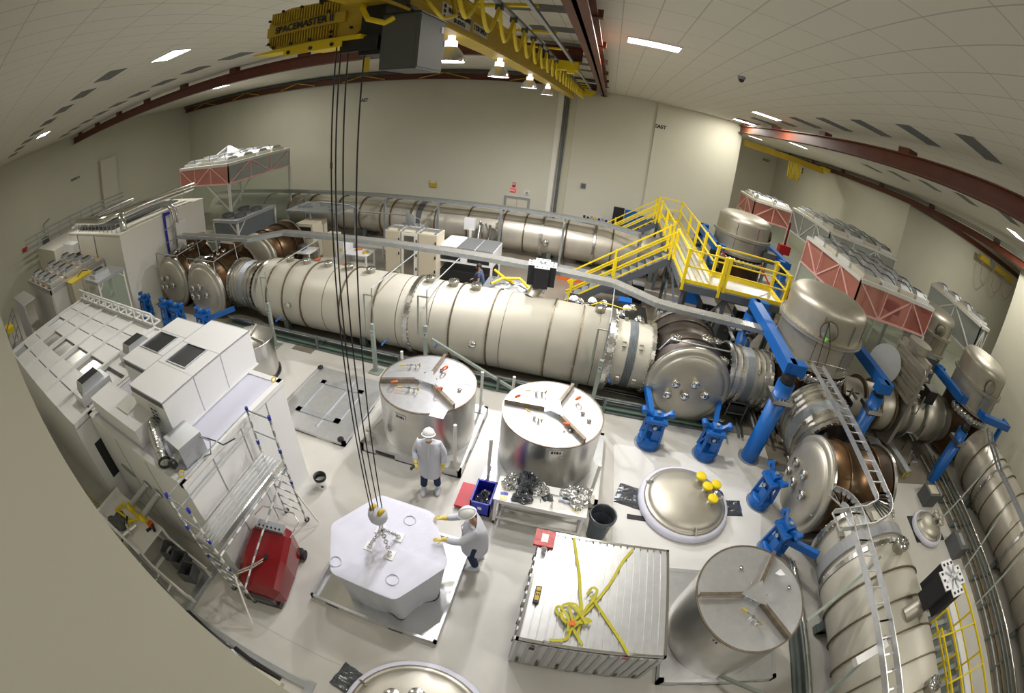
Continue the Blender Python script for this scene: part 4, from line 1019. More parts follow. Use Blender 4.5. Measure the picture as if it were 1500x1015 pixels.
# work table with foil heap
tb = thing('work_table', 'white rolling table covered with foil and gloves in front of the canister', 'table', (5.35,0,0))
m = MB(); m.box(5.05,-.88,.78,5.66,.88,.81); m.build('tabletop', g['whitem'], tb)
for (x,y) in ((5.09,.83),(5.09,-.83),(5.6,.83),(5.6,-.83)):
    m = MB(); m.box(x-.025,y-.025,.1,x+.025,y+.025,.78); l = m.build('leg', g['whitem'], tb)
    m = MB(); m.lathe([(.05,-.015),(.05,.015)],(x,y,.05),(0,1,0),16); m.box(x-.02,y-.02,.05,x+.02,y+.02,.11); m.build('caster', g['black'], l)
m = MB(); m.box(5.07,-.83,.2,5.11,.83,.24); m.box(5.58,-.83,.2,5.62,.83,.24); m.box(5.09,.81,.2,5.6,.85,.24); m.box(5.09,-.85,.2,5.6,-.81,.24); m.box(5.06,-.86,.70,5.65,.86,.78); m.build('rail', g['whitem'], tb)
def heap(c, r, h, seed, mt, lab, name='foil_bundle', cat='foil', sx=1, sy=1):
    R = random.Random(seed); m = MB(); n, k = 22, 12; vs = []; fs = []
    ph = [R.uniform(0,6) for _ in range(6)]
    for j in range(k+1):
        t_ = j/k*PI/2
        for i in range(n):
            a = 2*PI*i/n; q = 1+.18*math.sin(3*a+ph[0])+.12*math.sin(5*a+ph[1]+3*t_)+R.uniform(-.13,.13)
            vs.append((c[0]+r*sx*q*math.cos(a)*math.cos(t_), c[1]+r*sy*q*math.sin(a)*math.cos(t_), c[2]+h*math.sin(t_)*(1+R.uniform(-.15,.15))))
    for j in range(k):
        for i in range(n): i2 = (i+1)%n; fs.append((j*n+i,j*n+i2,(j+1)*n+i2,(j+1)*n+i))
    m.add(vs,fs); m.add([vs[i] for i in range(n)],[tuple(range(n))[::-1]])
    return solo(name, m, g[mt], lab, cat)
Z8 = .81
heap((5.52,.62,Z8),0.192,0.192,1,'foil','shiny foil bundle at the back left corner of the table')
heap((5.5,.33,Z8),0.243,0.360,2,'plast','tall dark crinkled film heap at the back of the table','film_heap','plastic film',1,.9)
heap((5.24,.36,Z8),0.179,0.168,3,'plast','dark crinkled film bundle near the front edge of the table','film_heap','plastic film')
heap((5.48,.06,Z8),0.166,0.192,4,'foil','foil bundle right of the tall film heap','foil_bundle')
heap((5.5,-.63,Z8),0.256,0.204,5,'foil','big crumpled sheet of foil at the right end of the table','foil_bundle','foil',1,1.15)
heap((5.36,-.10,Z8),0.102,0.072,8,'plast','small dark film bundle in the middle of the table','film_heap','plastic film')
heap((5.38,-.52,Z8),0.141,0.084,9,'plast','dark film under the crumpled foil on the table','film_heap','plastic film',.6,1.2)
m = MB(); m.box(5.44,-.33,Z8,5.56,-.14,Z8+.04); solo('wrapped_packet', m, g['paper'], 'white packet with red print on the table','packet')
for k,(x,y) in enumerate(((5.36,-.36),(5.42,-.42),(5.34,-.46))):
    m = MB(); m.box(x-.04,y-.05,Z8,x+.04,y+.05,Z8+.06); solo('small_packet', m, g['clothb'], 'little white packet %s on the table' % ('beside the red printed one','touching the foil sheet','nearest the table front')[k],'packet')
m = MB(); m.box(5.3,.1,Z8,5.38,.18,Z8+.05); solo('small_packet', m, g['paper'], 'little white packet against the dark film heap','packet')
def glove_card(x,y,rz,lab):
    t = thing('glove_packet', lab, 'gloves', (x,y,Z8)); M = TR(x,y,Z8,rz)
    MB().box(-.1,-.08,.001,.1,.08,.006,M).build('packet', g['label'], t); m = MB(); m.box(.02,-.07,.006,.09,.07,.012,M); m.build('cuff', g['bin'], t)
    m = MB()
    for k in range(4): m.box(-.09,-.06+k*.035,.006,.02,-.04+k*.035,.014,M)
    m.build('fingers', g['glove'], t)
glove_card(5.42,.74,.2,'packet of yellow and blue gloves farther back on the table'); glove_card(5.17,.70,.1,'packet of yellow and blue gloves at the front left table corner'); glove_card(5.22,-.68,-.4,'packet of yellow and blue gloves at the right end of the table')
t = thing('squeeze_bottle','small bottle with a yellow cap standing on the table','bottle',(5.16,-.2,Z8)); MB().lathe([(.022,0),(.024,.08),(.012,.095)],(5.16,-.2,Z8),(0,0,1),14).build('body',g['paper'],t); MB().lathe([(.012,.095),(.012,.12),(.004,.14)],(5.16,-.2,Z8),(0,0,1),12).build('cap',g['yel'],t)
m = MB(); m.cyl((5.28,.03,Z8+.01),(5.2,.01,Z8+.01),.006,n=6); solo('pen', m, g['ink'], 'black pen lying on the table','pen')
t = thing('trash_can', 'grey round waste bin right of the foil table', 'waste bin', (5.32,-1.22,0)); m = MB(); m.lathe([(.19,0),(.25,.62),(.27,.64),(.27,.68),(.25,.68),(.24,.62),(.18,.04)],(5.32,-1.22,0),(0,0,1),32,True,True); m.build('body',g['trash'],t)
m = MB(); m.lathe([(.272,.58),(.276,.66),(.255,.69),(.235,.66),(.22,.4)],(5.32,-1.22,0),(0,0,1),32,False,False); m.build('liner',g['plast'],t)
t = thing('bucket', 'small white bucket with a black liner standing on the floor by the white box', 'bucket', (4.72,4.52,0)); m = MB(); m.lathe([(.11,0),(.14,.33),(.13,.33),(.11,.05)],(4.68,4.5,0),(0,0,1),26,True,True); m.build('body',g['whitem'],t)
m = MB(); m.lathe([(.143,.28),(.147,.34),(.13,.35),(.115,.2)],(4.68,4.5,0),(0,0,1),26,False,False); m.build('liner',g['black'],t); sticker((4.56,4.4,.16),(-.8,-.6,0),.1,.08,(3,1),t)
t = thing('parts_tote', 'deep blue plastic tote full of crumpled film left of the table', 'tote', (5.45,1.15,0))
m = MB(); X0,X1,Y0,Y1 = 5.1,5.72,.93,1.33
m.box(X0,Y0,.12,X1,Y1,.16)
for (a,b,c,d) in ((X0,Y0,X1,Y0+.03),(X0,Y1-.03,X1,Y1),(X0,Y0,X0+.03,Y1),(X1-.03,Y0,X1,Y1)): m.box(a,b,.12,c,d,.5)
m.build('body', g['bin'], t); m = MB(); m.box(X0-.003,Y0+.16,.3,X0,Y0+.24,.38); m.build('label_patch', g['paper'], t)
heap((5.4,1.13,.2),.2,.22,11,'plast','crumpled grey film inside the deep blue tote','film_heap','plastic film',1.2,.75)
t = thing('red_dolly','flat red wheeled dolly under the blue tote','dolly',(5.5,1.3,0)); MB().box(5.2,1.0,.06,5.85,1.68,.12).build('platform',g['redp'],t)
for (x,y) in ((5.25,1.1),(5.8,1.1),(5.25,1.6),(5.8,1.6)): MB().lathe([(.03,-.012),(.03,.012)],(x,y,.03),(0,1,0),10).build('caster',g['black'],t)
m = MB(); m.box(1.2,-8,.0005,1.206,4.6,.0025); solo('floor_seam', m, g['grey'], 'thin dark seam line in the floor before the tray', 'floor seam', None, 'structure')
# ---------------------------------------------------------------- white boxes on the left
bx = thing('clean_booth', 'tall white metal booth carrying the filter boxes and silver ducts', 'booth', (3.4,6.9,0))
X0,X1,Y0,Y1,Z = 1.95,4.82,4.95,8.66,2.6
m = MB(); m.box(X0,Y0,0,X1,Y1,Z-.06); m.build('walls', g['white'], bx)
m = MB(); m.box(X0+.04,Y0+.04,Z-.06,X1-.04,Y1-.04,Z-.02)
m.build('roof', g['cloth'], bx)
m = MB()
for (a,b,c,d) in ((X0-.02,Y0-.02,X1+.02,Y0+.1),(X0-.02,Y1-.1,X1+.02,Y1),(X0-.02,Y0,X0+.10,Y1),(X1-.10,Y0,X1+.02,Y1)): m.box(a,b,Z-.1,c,d,Z)
m.build('roof_lip', g['white'], bx)
m = MB()
for x in (2.7,3.5,4.25): m.box(x-.01,Y0-.006,0,x+.01,Y0-.001,Z-.1)
for y in (6.2,7.4): m.box(X0-.006,y-.01,0,X0-.001,y+.01,Z-.1)
m.build('panel_joint', g['grey'], bx)
m = MB()
M = Matrix(((0,0,-1,X0-.004),(1,0,0,7.72),(0,1,0,1.47),(0,0,0,1)))
m.prism([(.2*math.cos(a*PI/12)+(.12 if math.cos(a*PI/12) > 0 else -.12), .085*math.sin(a*PI/12)) for a in range(24)], -.004, .012, M=M); m.build('oval_window', g['galv'], bx)
for (x,y) in ((X1-.12,Y0+.1),(X0+.12,Y0+.12)): loop((x,y,Z+.06),.05,'yel',bx,(.2,1,0),'lifting_eye',.012)
m = MB(); m.box(2.0,8.45,1.7,2.4,8.67,2.5)
for (y,yc) in ((6.85,7.33),(6.42,6.85)):
    m = MB(); m.cyl((X0+.02,y,1.55),(1.47,yc,1.12),.07,n=18); m.lathe([(.11,0),(.11,.03)],(X0-.01,y,1.55),(-1,.2,-.3),16); m.build('spout', g['alug'], bx)
def filterbox(x0,y0,x1,y1,z0,z1,lab,seams,hole,front=True):
    t = thing('filter_box', lab, 'filter box', ((x0+x1)/2,(y0+y1)/2,z0))
    m = MB(); m.box(x0,y0,z0,x1,y1,z1-.01); m.box(x0-.02,y0-.02,z0,x1+.02,y1+.02,z0+.03); m.build('housing', g['white'], t)
    m = MB()
    hx0,hy0,hx1,hy1 = hole
    m.box(x0,y0,z1-.01,hx0,y1,z1); m.box(hx1,y0,z1-.01,x1,y1,z1); m.box(hx0,y0,z1-.01,hx1,hy0,z1); m.box(hx0,hy1,z1-.01,hx1,y1,z1); m.build('top_panel', g['white'], t)
    m = MB(); m.box(hx0,hy0,z1-.0095,hx1,hy1,z1-.006); m.build('opening', g['dark'], t)
    m = MB()
    for (a,b,c,d) in ((hx0-.025,hy0-.025,hx1+.025,hy0),(hx0-.025,hy1,hx1+.025,hy1+.025),(hx0-.025,hy0,hx0,hy1),(hx1,hy0,hx1+.025,hy1)): m.box(a,b,z1-.005,c,d,z1+.02)
    m.build('opening_frame', g['alug'], t)
    m = MB()
    for x in seams:
        m.box(x-.008,y0-.004,z0+.03,x+.008,y0,z1); m.box(x-.008,y0,z1,x+.008,y1,z1+.004)
    m.box(x0,y0-.012,z1-.02,x1,y0,z1+.008); m.box(x0-.012,y0,z1-.02,x0,y1,z1+.008); m.box(x1,y0,z1-.02,x1+.01,y1,z1+.008)
    m.build('seam_trim', g['alug'], t)
    m = MB(); m.box(x0-.006,y0+.04,z1-.13,x0-.001,y1-.04,z1-.04); m.build('intake_slot', g['greyd'], t)
    return t
fb = filterbox(2.62,5.78,5.02,6.98,2.6,3.37,'larger white filter box with a dark square opening, nearest us on the booth',[3.42,4.15],(3.52,6.14,4.12,6.74))
sticker((2.61,6.25,3.0),(-1,0,0),.3,.32,(3,2),fb)
filterbox(3.12,7.06,4.85,8.1,2.6,3.33,'second white filter box with a dark opening behind the larger one',[3.62,4.3],(3.64,7.3,4.22,7.95))
t = thing('duct_box','long raised white duct box along the booth roof edge','duct',(2.4,7.3,2.6)); m = MB(); m.box(2.1,6.35,2.58,2.72,8.4,2.95); m.build('housing',g['white'],t); m = MB(); m.box(2.3,6.9,2.95,2.7,7.4,2.98); m.build('cover',g['whitem'],t)
t = thing('flexible_duct','crinkled silver flexible duct bending over the booth roof','flexible duct',(2.3,6.0,2.6)); P = [(2.52,6.4,2.80),(2.46,6.22,2.86),(2.34,6.02,2.88),(2.22,5.82,2.84),(2.12,5.62,2.78),(2.04,5.45,2.74)]
Q = []; 
for i in range(len(P)-1):
    for k in range(8): Q.append(Vector(P[i]).lerp(Vector(P[i+1]),k/8))
Q.append(Vector(P[-1])); MB().tube(Q,.11,18,rs=[.105+(.012 if i%2 else 0)+rnd.uniform(-.006,.006) for i in range(len(Q))]).build('hose',g['foil'],t)
MB().lathe([(.125,0),(.125,.04),(.10,.04),(.10,0)],(2.05,5.47,2.74),(-.08,-.17,-.04),20,False,False).build('end_ring',g['black'],t); MB().lathe([(.10,0),(.10,.01)],(2.06,5.5,2.74),(-.08,-.17,-.04),20).build('end_screen',g['galv'],t)
t = thing('blower_box','grey metal blower box with a short round outlet on the booth roof','blower',(2.45,5.3,2.6)); M = TR(2.5,5.32,2.58,-.12)
MB().box(-.24,-.25,.02,.26,.25,.42,M).build('housing',g['alug'],t); MB().cyl(M@Vector((-.22,-.05,.18)),M@Vector((-.42,-.12,.18)),.075).build('outlet',g['bright'],t); MB().cyl(M@Vector((-.36,-.1,.18)),M@Vector((-.435,-.125,.18)),.085).build('outlet_ring',g['black'],t)
MB().tube([M@Vector(p) for p in ((.2,-.2,.35),(.3,-.35,.3),(.45,-.3,.1),(.5,-.42,.04),(.75,-.45,.0))],.012).build('cable',g['black'],t); MB().tube([M@Vector(p) for p in ((.2,-.2,.37),(.3,-.42,.28),(.2,-.45,.1),(.1,-.3,.03))],.012).build('cable',g['grey'],t)
m = MB(); m.cyl((2.0,8.25,2.66),(2.5,7.95,2.68),.012,n=6); solo('rod', m, g['galv'], 'thin metal rod poking over the booth roof beside the duct box', 'rod')
# flat clean room with panelled roof
cl = thing('clean_room', 'low flat white clean room with a gridded panel roof at the far left', 'clean room', (3.3,12.3,0))
X0,X1,Y0,Y1,Z = 1.48,5.15,8.72,15.9,2.55
m = MB(); m.box(X0,Y0,0,X1,Y1,2.45); m.build('walls', g['white'], cl)
m = MB(); m.box(X0+.25,Y0-.004,.9,X0+.95,Y0-.001,1.9); m.build('front_window', g['dark'], cl)
ys = [8.72,9.97,11.17,12.27,13.6,14.85,15.9]
m = MB()
for y in ys: m.box(X0,y-.05,2.5,X1,y+.05,2.62)
m.box(X0,Y0,2.45,X0+.05,Y1,2.6); m.box(X1-.05,Y0,2.45,X1,Y1,2.6); m.build('roof_rail', g['white'], cl)
steelset = {(0,2),(1,2),(2,2),(3,2)}; dark = {(5,1),(5,4)}
nx = 6; dx = (X1-X0)/nx
for i in range(6):
    for j in range(nx):
        a = X0+j*dx; 
        mt = 'white'
        if j == 2 and i in (1,2,3,4): mt = 'steel'
        if (i,j) in ((0,2),(5,0),(5,3)): mt = 'alug'
        if (i,j) == (0,2): continue
        mm = MB(); z = 2.545+(.012*((i*7+j*3)%3)); mm.box(a+.02,ys[i]+.06,2.46,a+dx-.02,ys[i+1]-.06,z-(.06 if mt != 'white' else 0)); mm.build('roof_panel', g[mt], cl)
m = MB()
for j in range(1,nx): m.box(X0+j*dx-.02,Y0,2.46,X0+j*dx+.02,Y1,2.5)
m.build('joint', g['greyd'], cl)
m = MB(); xx = 5.12
m.bar((xx,10.0,2.65),(xx,15.95,2.65),.05,.05); m.bar((xx,10.0,2.95),(xx,15.95,2.95),.05,.05); m.bar((xx+.25,10.0,2.65),(xx+.25,15.95,2.65),.05,.05)
k = 0; y = 10.0
while y < 15.9:
    m.bar((xx,y,2.65),(xx,y,2.95),.04,.04); m.bar((xx,y,2.95),(xx+.25,y+.25,2.65),.04,.04); m.bar((xx,y,2.65),(xx+.25,y,2.65),.04,.04); y += .55
m.build('edge_truss', g['white'], cl)
def fanunit(c, w, l, h, lab, rz=0, blackside=True):
    x,y,z = c; t = thing('fan_unit', lab, 'fan unit', c); M = TR(x,y,z,rz)
    MB().box(-w/2,-l/2,0,w/2,l/2,h*.55,M).build('base', g['alu'], t)
    m = MB(); p = [(-w*.38,h*.55),(w*.38,h*.55),(w*.30,h),(-w*.30,h)]
    vs = [M@Vector((a,-l*.3,b)) for a,b in p]+[M@Vector((a,l*.3,b)) for a,b in p]; m.add(vs,[(0,1,2,3),(7,6,5,4),(0,4,5,1),(1,5,6,2),(2,6,7,3),(3,7,4,0)]); q = m.build('hood', g['alug'], t)
    MB().box(-w*.28,-l*.27,h,w*.28,l*.27,h+.01,M).build('filter_pad', g['blackm'], q)
fanunit((2.48,9.28,2.56),.95,.6,.42,'fan unit with a black pad on a shiny plate at the clean room corner')
fanunit((4.05,9.3,2.56),.85,.6,.42,'fan unit with a black pad between the clean room roof and the filter boxes')
m = MB()
for k in range(60):
    y = 8.2+k*.14; m.box(1.0,y,.001,1.06,y+.07,.004)
for k in range(40):
    y = 11+k*.14; m.box(.95,y,.001,.98,y+.07,.003)
solo('floor_marking', m, g['tape'], 'dashed yellow and black tape on the floor beside the clean room', 'floor tape')
# bench with dark chutes below the booth
t = thing('parts_cabinet', 'open white metal bench with yellow clamps and dark chutes between wall and booth', 'bench', (1.15,6.9,0))
m = MB(); m.box(.78,6.45,.86,1.56,8.15,.9); m.build('top', g['whitem'], t)
for (x,y) in ((.8,6.47),(1.54,6.47),(.8,8.13),(1.54,8.13),(.82,5.45),(1.5,5.45)):
    m = MB(); zt = .86 if y > 6 else .3; m.bar((x,y,0),(x,y,zt),.05,.05); m.build('leg', g['whitem'], t)
m = MB(); 
for x in (.8,1.54): m.bar((x,5.45,.12),(x,8.13,.12),.05,.05); m.bar((x,5.45,.3),(x,6.45,.6),.04,.04)
m.bar((.8,6.47,.35),(1.54,6.47,.35),.05,.05); m.build('rail', g['whitem'], t)
m = MB(); m.box(.74,6.5,.9,.8,8.15,1.0); m.box(.78,8.12,.9,1.56,8.2,1.05); m.build('edge_board', g['whitem'], t)
for k,(x,y) in enumerate(((1.36,6.35),(1.33,6.0),(1.22,5.68))):
    m = MB(); M = TR(x,y,.25,.35); m.prism([(-.14,-.14),(.14,-.14),(.14,.14),(-.14,.14)],0,.01,M=M)
    for (a,b,c,d) in ((-.16,-.16,.16,-.14),(-.16,.14,.16,.16),(-.16,-.16,-.14,.16),(.14,-.16,.16,.16)): m.box(a,b,0,c,d,.3,M)
    o = m.build('dark_bin', g['greyd'], None); tag(o,'dark open bin in the row under the bench, %s from the scaffold' % ('third','second','first')[k],'bin','dark open bins')
t = thing('clamp_bracket','bright yellow clamp frame holding two pipe ends on the bench','clamp',(1.3,7.2,.9))
for (yc) in (7.33,6.85): MB().lathe([(.10,-.04),(.10,.04)],(1.42,yc,1.09),(.5,-.3,.4),18).build('ring',g['yel'],t)
m = MB(); m.bar((1.36,7.75,1.0),(1.4,6.8,1.0),.06,.05); m.bar((1.15,7.8,.93),(1.2,7.2,.93),.05,.03); m.bar((1.36,7.75,.95),(1.12,7.8,.95),.05,.05); m.bar((1.4,7.0,.98),(1.1,7.25,.98),.04,.04); m.build('frame',g['yel'],t)
t = thing('cordless_tool','orange and black cordless tool on the bench end','power tool',(1.45,6.62,.9)); MB().box(1.38,6.66,.9,1.5,6.78,.98).build('battery',g['orange'],t); MB().bar((1.45,6.66,.95),(1.38,6.52,.93),.06,.05).build('body',g['black'],t); MB().bar((1.38,6.66,.93),(1.26,6.7,.93),.04,.05).build('grip',g['black'],t)
heap((.98,7.6,.9),.22,.03,21,'plast','thin clear film bag lying on the bench','film_bag','plastic film',1,1.3)
t = thing('vacuum_fitting','shiny cross fitting and black hose on the bench by the wall','vacuum fitting',(1.0,7.1,.9)); MB().cyl((.8,7.1,.98),(1.2,7.0,.98),.05).cyl((.95,6.95,.98),(1.05,7.2,.98),.04).build('cross',g['bright'],t); MB().tube([(1.2,7.35,1.0),(1.05,7.2,.98),(.85,7.15,.95),(.66,7.2,.8)],.025).build('hose',g['black'],t)
t = thing('pipe_rail','pair of thin metal rails low along the near wall','pipe rail',(.7,6.4,0))
for (a,b) in (((.78,7.4,.45),(.62,5.75,.3)),((.66,7.0,.3),(.56,5.7,.3)),): MB().tube([a,b],.02).build('rail',g['galv'],t)
for y in (6.9,6.3,5.9): MB().bar((.6,y,.32),(.78,y,.36),.03,.03).build('tie',g['whitem'],t)
t = thing('black_cable_coil','thick black cable draped along the foot of the near wall','cable',(.45,4.6,0))
for d in (0,.05,.1): MB().tube([(.56-d*.4,5.35,.15+d),(.50-d*.4,4.9,.2+d),(.46-d*.3,4.5,.2+d),(.44,4.2,.1)],.022).build('loop',g['black'],t)
MB().tube([(.5,4.2,.03),(.44,3.7,.03),(.42,3.2,.03)],.05).build('tail',g['black'],t); MB().tube([(.47,4.35,.1),(.36,4.0,.12),(.34,3.6,.05)],.02).build('white_hose',g['cloth'],t)
m = MB(); m.box(.5,2.76,0,.62,5.55,.05); m.box(.4,2.62,0,.68,2.76,.06); solo('floor_channel', m, g['alug'], 'grey metal channel on the floor along the near wall', 'floor channel')
m = MB(); m.box(.62,5.42,0,1.95,5.62,.05); m.box(.62,5.46,.05,1.95,5.5,.09); solo('floor_channel', m, g['alug'], 'grey metal channel crossing the floor in front of the dark bins', 'floor channel')
# scaffold
sc = thing('scaffold', 'rolling aluminium scaffold with a bright deck against the white booth', 'scaffold', (2.65,4.6,0))
SX = (1.56,3.70); SY = (4.33,4.86)
def striped(m1, m2, p0, p1, r=.02):
    p0 = Vector(p0); p1 = Vector(p1); L = (p1-p0).length; n = max(2,int(L/.13)); 
    m1.cyl(p0, p1, r, n=8)
    for k in range(1,n,2): m2.cyl(p0.lerp(p1,k/n), p0.lerp(p1,(k+1)/n), r+.0012, n=8)
for i,x in enumerate(SX):
    for j,y in enumerate(SY):
        fx = x + (-.10 if i == 0 else .0); fy = y
        a, b = MB(), MB(); striped(a, b, (x,y,.16),(x,y,2.78)); q = a.build('post', g['whitem'], sc); b.build('blue_stripe', g['galv'], q)
        m = MB(); m.lathe([(.06,-.018),(.06,.018)],(x+.02,y,.06),(.3,1,0),16); q = m.build('caster', g['black'], sc); m = MB(); m.box(x-.02,y-.025,.06,x+.03,y+.025,.16); m.build('fork', g['galv'], q)
        m = MB(); m.cyl((x,y,2.74),(x,y,2.82),.03,n=10); m.cyl((x,y,2.0),(x,y,2.08),.03,n=10); m.cyl((x,y,1.2),(x,y,1.27),.028,n=10); m.build('blue_joint', g['blued'], sc)
    a, b = MB(), MB()
    for k in range(6):
        z = .35+k*.26; striped(a, b, (x,SY[0],z),(x,SY[1],z),.014)
    q = a.build('end_ladder', g['whitem'], sc); b.build('blue_stripe', g['galv'], q)
    m = MB(); m.cyl((x,SY[0],2.76),(x,SY[1],2.76),.015); m.cyl((x,SY[0],2.3),(x,SY[1],2.3),.012); m.build('end_rail', g['galv'], sc)
m = MB(); m.box(SX[0]+.02,SY[0]+.03,1.76,SX[1]-.02,SY[1]-.03,1.80); m.build('deck', g['alu'], sc)
m = MB()
for k in range(6): y = SY[0]+.06+k*.083; m.box(SX[0]+.03,y,1.80,SX[1]-.03,y+.02,1.812)
m.box(SX[0],SY[0],1.72,SX[1],SY[0]+.035,1.83); m.box(SX[0],SY[1]-.035,1.72,SX[1],SY[1],1.83); m.build('deck_rail', g['bright'], sc)
for z in (2.76,2.42): m = MB(); m.cyl((SX[0],SY[1],z),(SX[1],SY[1],z),.013); m.build('guard_rail', g['galv'], sc)
a, b = MB(), MB(); striped(a,b,(SX[0],SY[0],.55),(SX[1],SY[0],1.62),.018); q = a.build('diagonal_brace', g['whitem'], sc); b.build('blue_stripe', g['galv'], q)
a, b = MB(), MB(); striped(a,b,(SX[0],SY[0],1.62),(SX[1],SY[0],1.66),.02); q = a.build('horizontal_brace', g['whitem'], sc); b.build('blue_stripe', g['galv'], q)
for (p0,p1) in (((SX[0],SY[0],1.0),(1.1,4.1,.1)),((SX[1],SY[0],1.0),(3.75,4.05,.1))):
    m = MB(); m.cyl(p0,p1,.018); m.build('outrigger', g['whitem'], sc)
# red floor machine under the scaffold
rm = thing('floor_scrubber', 'glossy dark red wheeled floor machine under the scaffold', 'floor machine', (2.35,4.15,0))
M = TR(2.32,4.30,0,.22) @ Matrix.Diagonal((1.02,1.22,1,1))
def loft(secs):
    """secs: list of (x, [(y,z)...]) closed outlines"""
    m = MB(); n = len(secs[0][1]); vs = [M@Vector((x,y,z)) for x,P in secs for y,z in P]; fs = []
    for j in range(len(secs)-1):
        for k in range(n): k2 = (k+1)%n; fs.append((j*n+k,j*n+k2,(j+1)*n+k2,(j+1)*n+k))
    fs.append(tuple(range(n))[::-1]); fs.append(tuple((len(secs)-1)*n+k for k in range(n))); return m.add(vs,fs)
def sec(w, zt, ch=.08, zb=.12): return [(-w,zb),(w,zb),(w,zt-ch),(w-ch,zt),(-w+ch,zt),(-w,zt-ch)]
loft([(-.68,sec(.26,.44)),(-.55,sec(.36,.56)),(-.05,sec(.38,.72)),(.42,sec(.36,.80)),(.62,sec(.30,.78))]).build('body', g['red'], rm)
loft([(-.72,[(-.3,.05),(.3,.05),(.3,.2),(.3,.2),(-.3,.2),(-.3,.2)]),(.62,[(-.36,.05),(.36,.05),(.36,.14),(.36,.14),(-.36,.14),(-.36,.14)])]).build('base', g['black'], rm)
MB().box(-.72,-.26,.12,-.66,.26,.34,M).box(-.69,-.2,.18,-.735,.2,.3,M).build('bumper', g['greyd'], rm)
MB().box(.44,-.24,.80,.62,.22,.87,M).build('control_panel', g['alug'], rm)
m = MB()
for k in range(6): m.cyl(M@Vector((.49,-.18+k*.07,.87)),M@Vector((.49,-.18+k*.07,.89)),.018,n=8)
m.build('knob', g['black'], rm)
MB().tube([M@Vector(p) for p in ((.45,-.34,.75),(.75,-.42,.85),(.9,-.3,.88),(.92,.0,.9),(.9,.25,.88),(.72,.36,.8))],.014).build('handle',g['bright'],rm)
for d in (0,.06): MB().tube([M@Vector(p) for p in ((-.1-d,-.05,.74),(-.3-d,.1,.72),(-.45-d,.3,.66),(-.45-d,.42,.55))],.016).build('chrome_bar',g['bright'],rm)
MB().lathe([(.10,-.03),(.10,.03)],M@Vector((.5,-.4,.10)),M.to_3x3()@Vector((0,1,0)),18).build('wheel',g['rubber'],rm); MB().lathe([(.10,-.03),(.10,.03)],M@Vector((.5,.4,.10)),M.to_3x3()@Vector((0,1,0)),18).build('wheel',g['rubber'],rm)
MB().lathe([(.05,-.02),(.05,.02)],M@Vector((-.55,-.25,.05)),M.to_3x3()@Vector((0,1,0)),12).build('wheel',g['rubber'],rm)
MB().box(-.1,-.1,.735,.0,-.04,.745,M).build('latch',g['black'],rm)
MB().box(-.70,-.30,.06,-.6,-.22,.12,M).build('corner_roller',g['orange'],rm)
# small canister left of the booth
t = thing('steel_canister','smaller steel canister with a red tag half hidden behind the filter boxes','steel canister',(7.55,8.75,0))
MB().lathe([(.72,.04),(.72,1.18)],(7.55,8.75,0),(0,0,1),56).build('body',g['steel'],t); MB().lathe([(.73,1.17),(.735,1.2),(.7,1.21),(.001,1.215)],(7.55,8.75,0),(0,0,1),56,False,False).build('lid',g['steel'],t)
MB().lathe([(.78,.0),(.78,.05)],(7.55,8.75,0),(0,0,1),48).build('base',g['black'],t); MB().prism([(0,0),(.22,.02),(.08,.16)],0,.012,M=TR(6.95,8.3,1.215,.2)).build('red_tag',g['redp'],t)
for a in (0.4,2.5,4.6): MB().bar((7.55+.1*math.cos(a),8.75+.1*math.sin(a),1.235),(7.55+.68*math.cos(a),8.75+.68*math.sin(a),1.235),.04,.05).build('stiffener_bar',g['steelr'],t)
# white enclosure with pipework
en = thing('white_enclosure','big plain white enclosure carrying silver pipes at the back left','enclosure',(11,21.8,0))
MB().box(8.4,17.85,0,13.6,25.7,3.62).build('body',g['whbld'],en); MB().box(8.38,17.83,3.62,13.62,25.72,3.68).build('roof',g['whbld'],en)
MB().box(8.9,19.6,3.68,13.2,25.2,3.74).build('roof_mat',g['greyd'],en)
MB().box(8.36,21.2,0,8.39,21.26,3.6).box(8.36,24.0,0,8.39,24.06,3.6).build('wall_conduit',g['grey'],en)
for k in range(12):
    y = 18.6+k*.55; m = MB(); m.bar((8.6,y,3.68),(8.6,y,4.05),.03,.03); m.bar((8.6,y,4.05),(13.0,y,4.05),.04,.04) if k % 3 == 0 else None; m.build('pipe_support',g['galv'],en)
for k,(pts,r) in enumerate((([(8.9,18.3,3.7),(8.9,18.35,4.1),(9.1,18.9,4.3),(10.2,18.7,4.35),(13.4,18.3,4.35)],.19),([(8.7,24.5,4.2),(8.7,20.6,4.2),(9.2,20.0,4.22),(13.5,19.0,4.25)],.18),([(8.6,22.5,4.05),(12.8,22.0,4.05)],.09),([(9.5,25.2,4.1),(9.6,20.6,4.1),(12.4,20.2,4.1)],.08),([(8.55,25.5,3.95),(13.3,25.3,3.95)],.12))):
    Q = []; P = [Vector(p) for p in pts]
    for i in range(len(P)):
        if 0 < i < len(P)-1:
            a = P[i-1]-P[i]; b = P[i+1]-P[i]; d = min(.35,a.length/2.1,b.length/2.1); a.normalize(); b.normalize()
            for u in (0,.25,.5,.75,1): Q.append(P[i]+a*d*(1-u)**2+b*d*u*u)
        else: Q.append(P[i])
    solo('insulated_pipe', MB().tube(Q,r,14), g['bright'], ('fat silver pipe turning down at the near corner of the white enclosure roof','long silver pipe bending round the white enclosure roof','thin silver pipe across the white enclosure roof','thin bent pipe in the middle of the white enclosure roof','silver pipe along the far edge of the white enclosure roof')[k],'pipe')
m = MB(); m.box(10.93,17.65,0,11.0,17.8,3.75); m.box(11.0,17.65,3.6,11.3,17.8,3.72); solo('blue_post', m, g['blued'], 'deep blue steel post on the face of the white enclosure', 'post')
t = thing('riser_pipes','pair of silver pipes curving down the face of the white enclosure','pipe',(11.5,17.6,1.2))
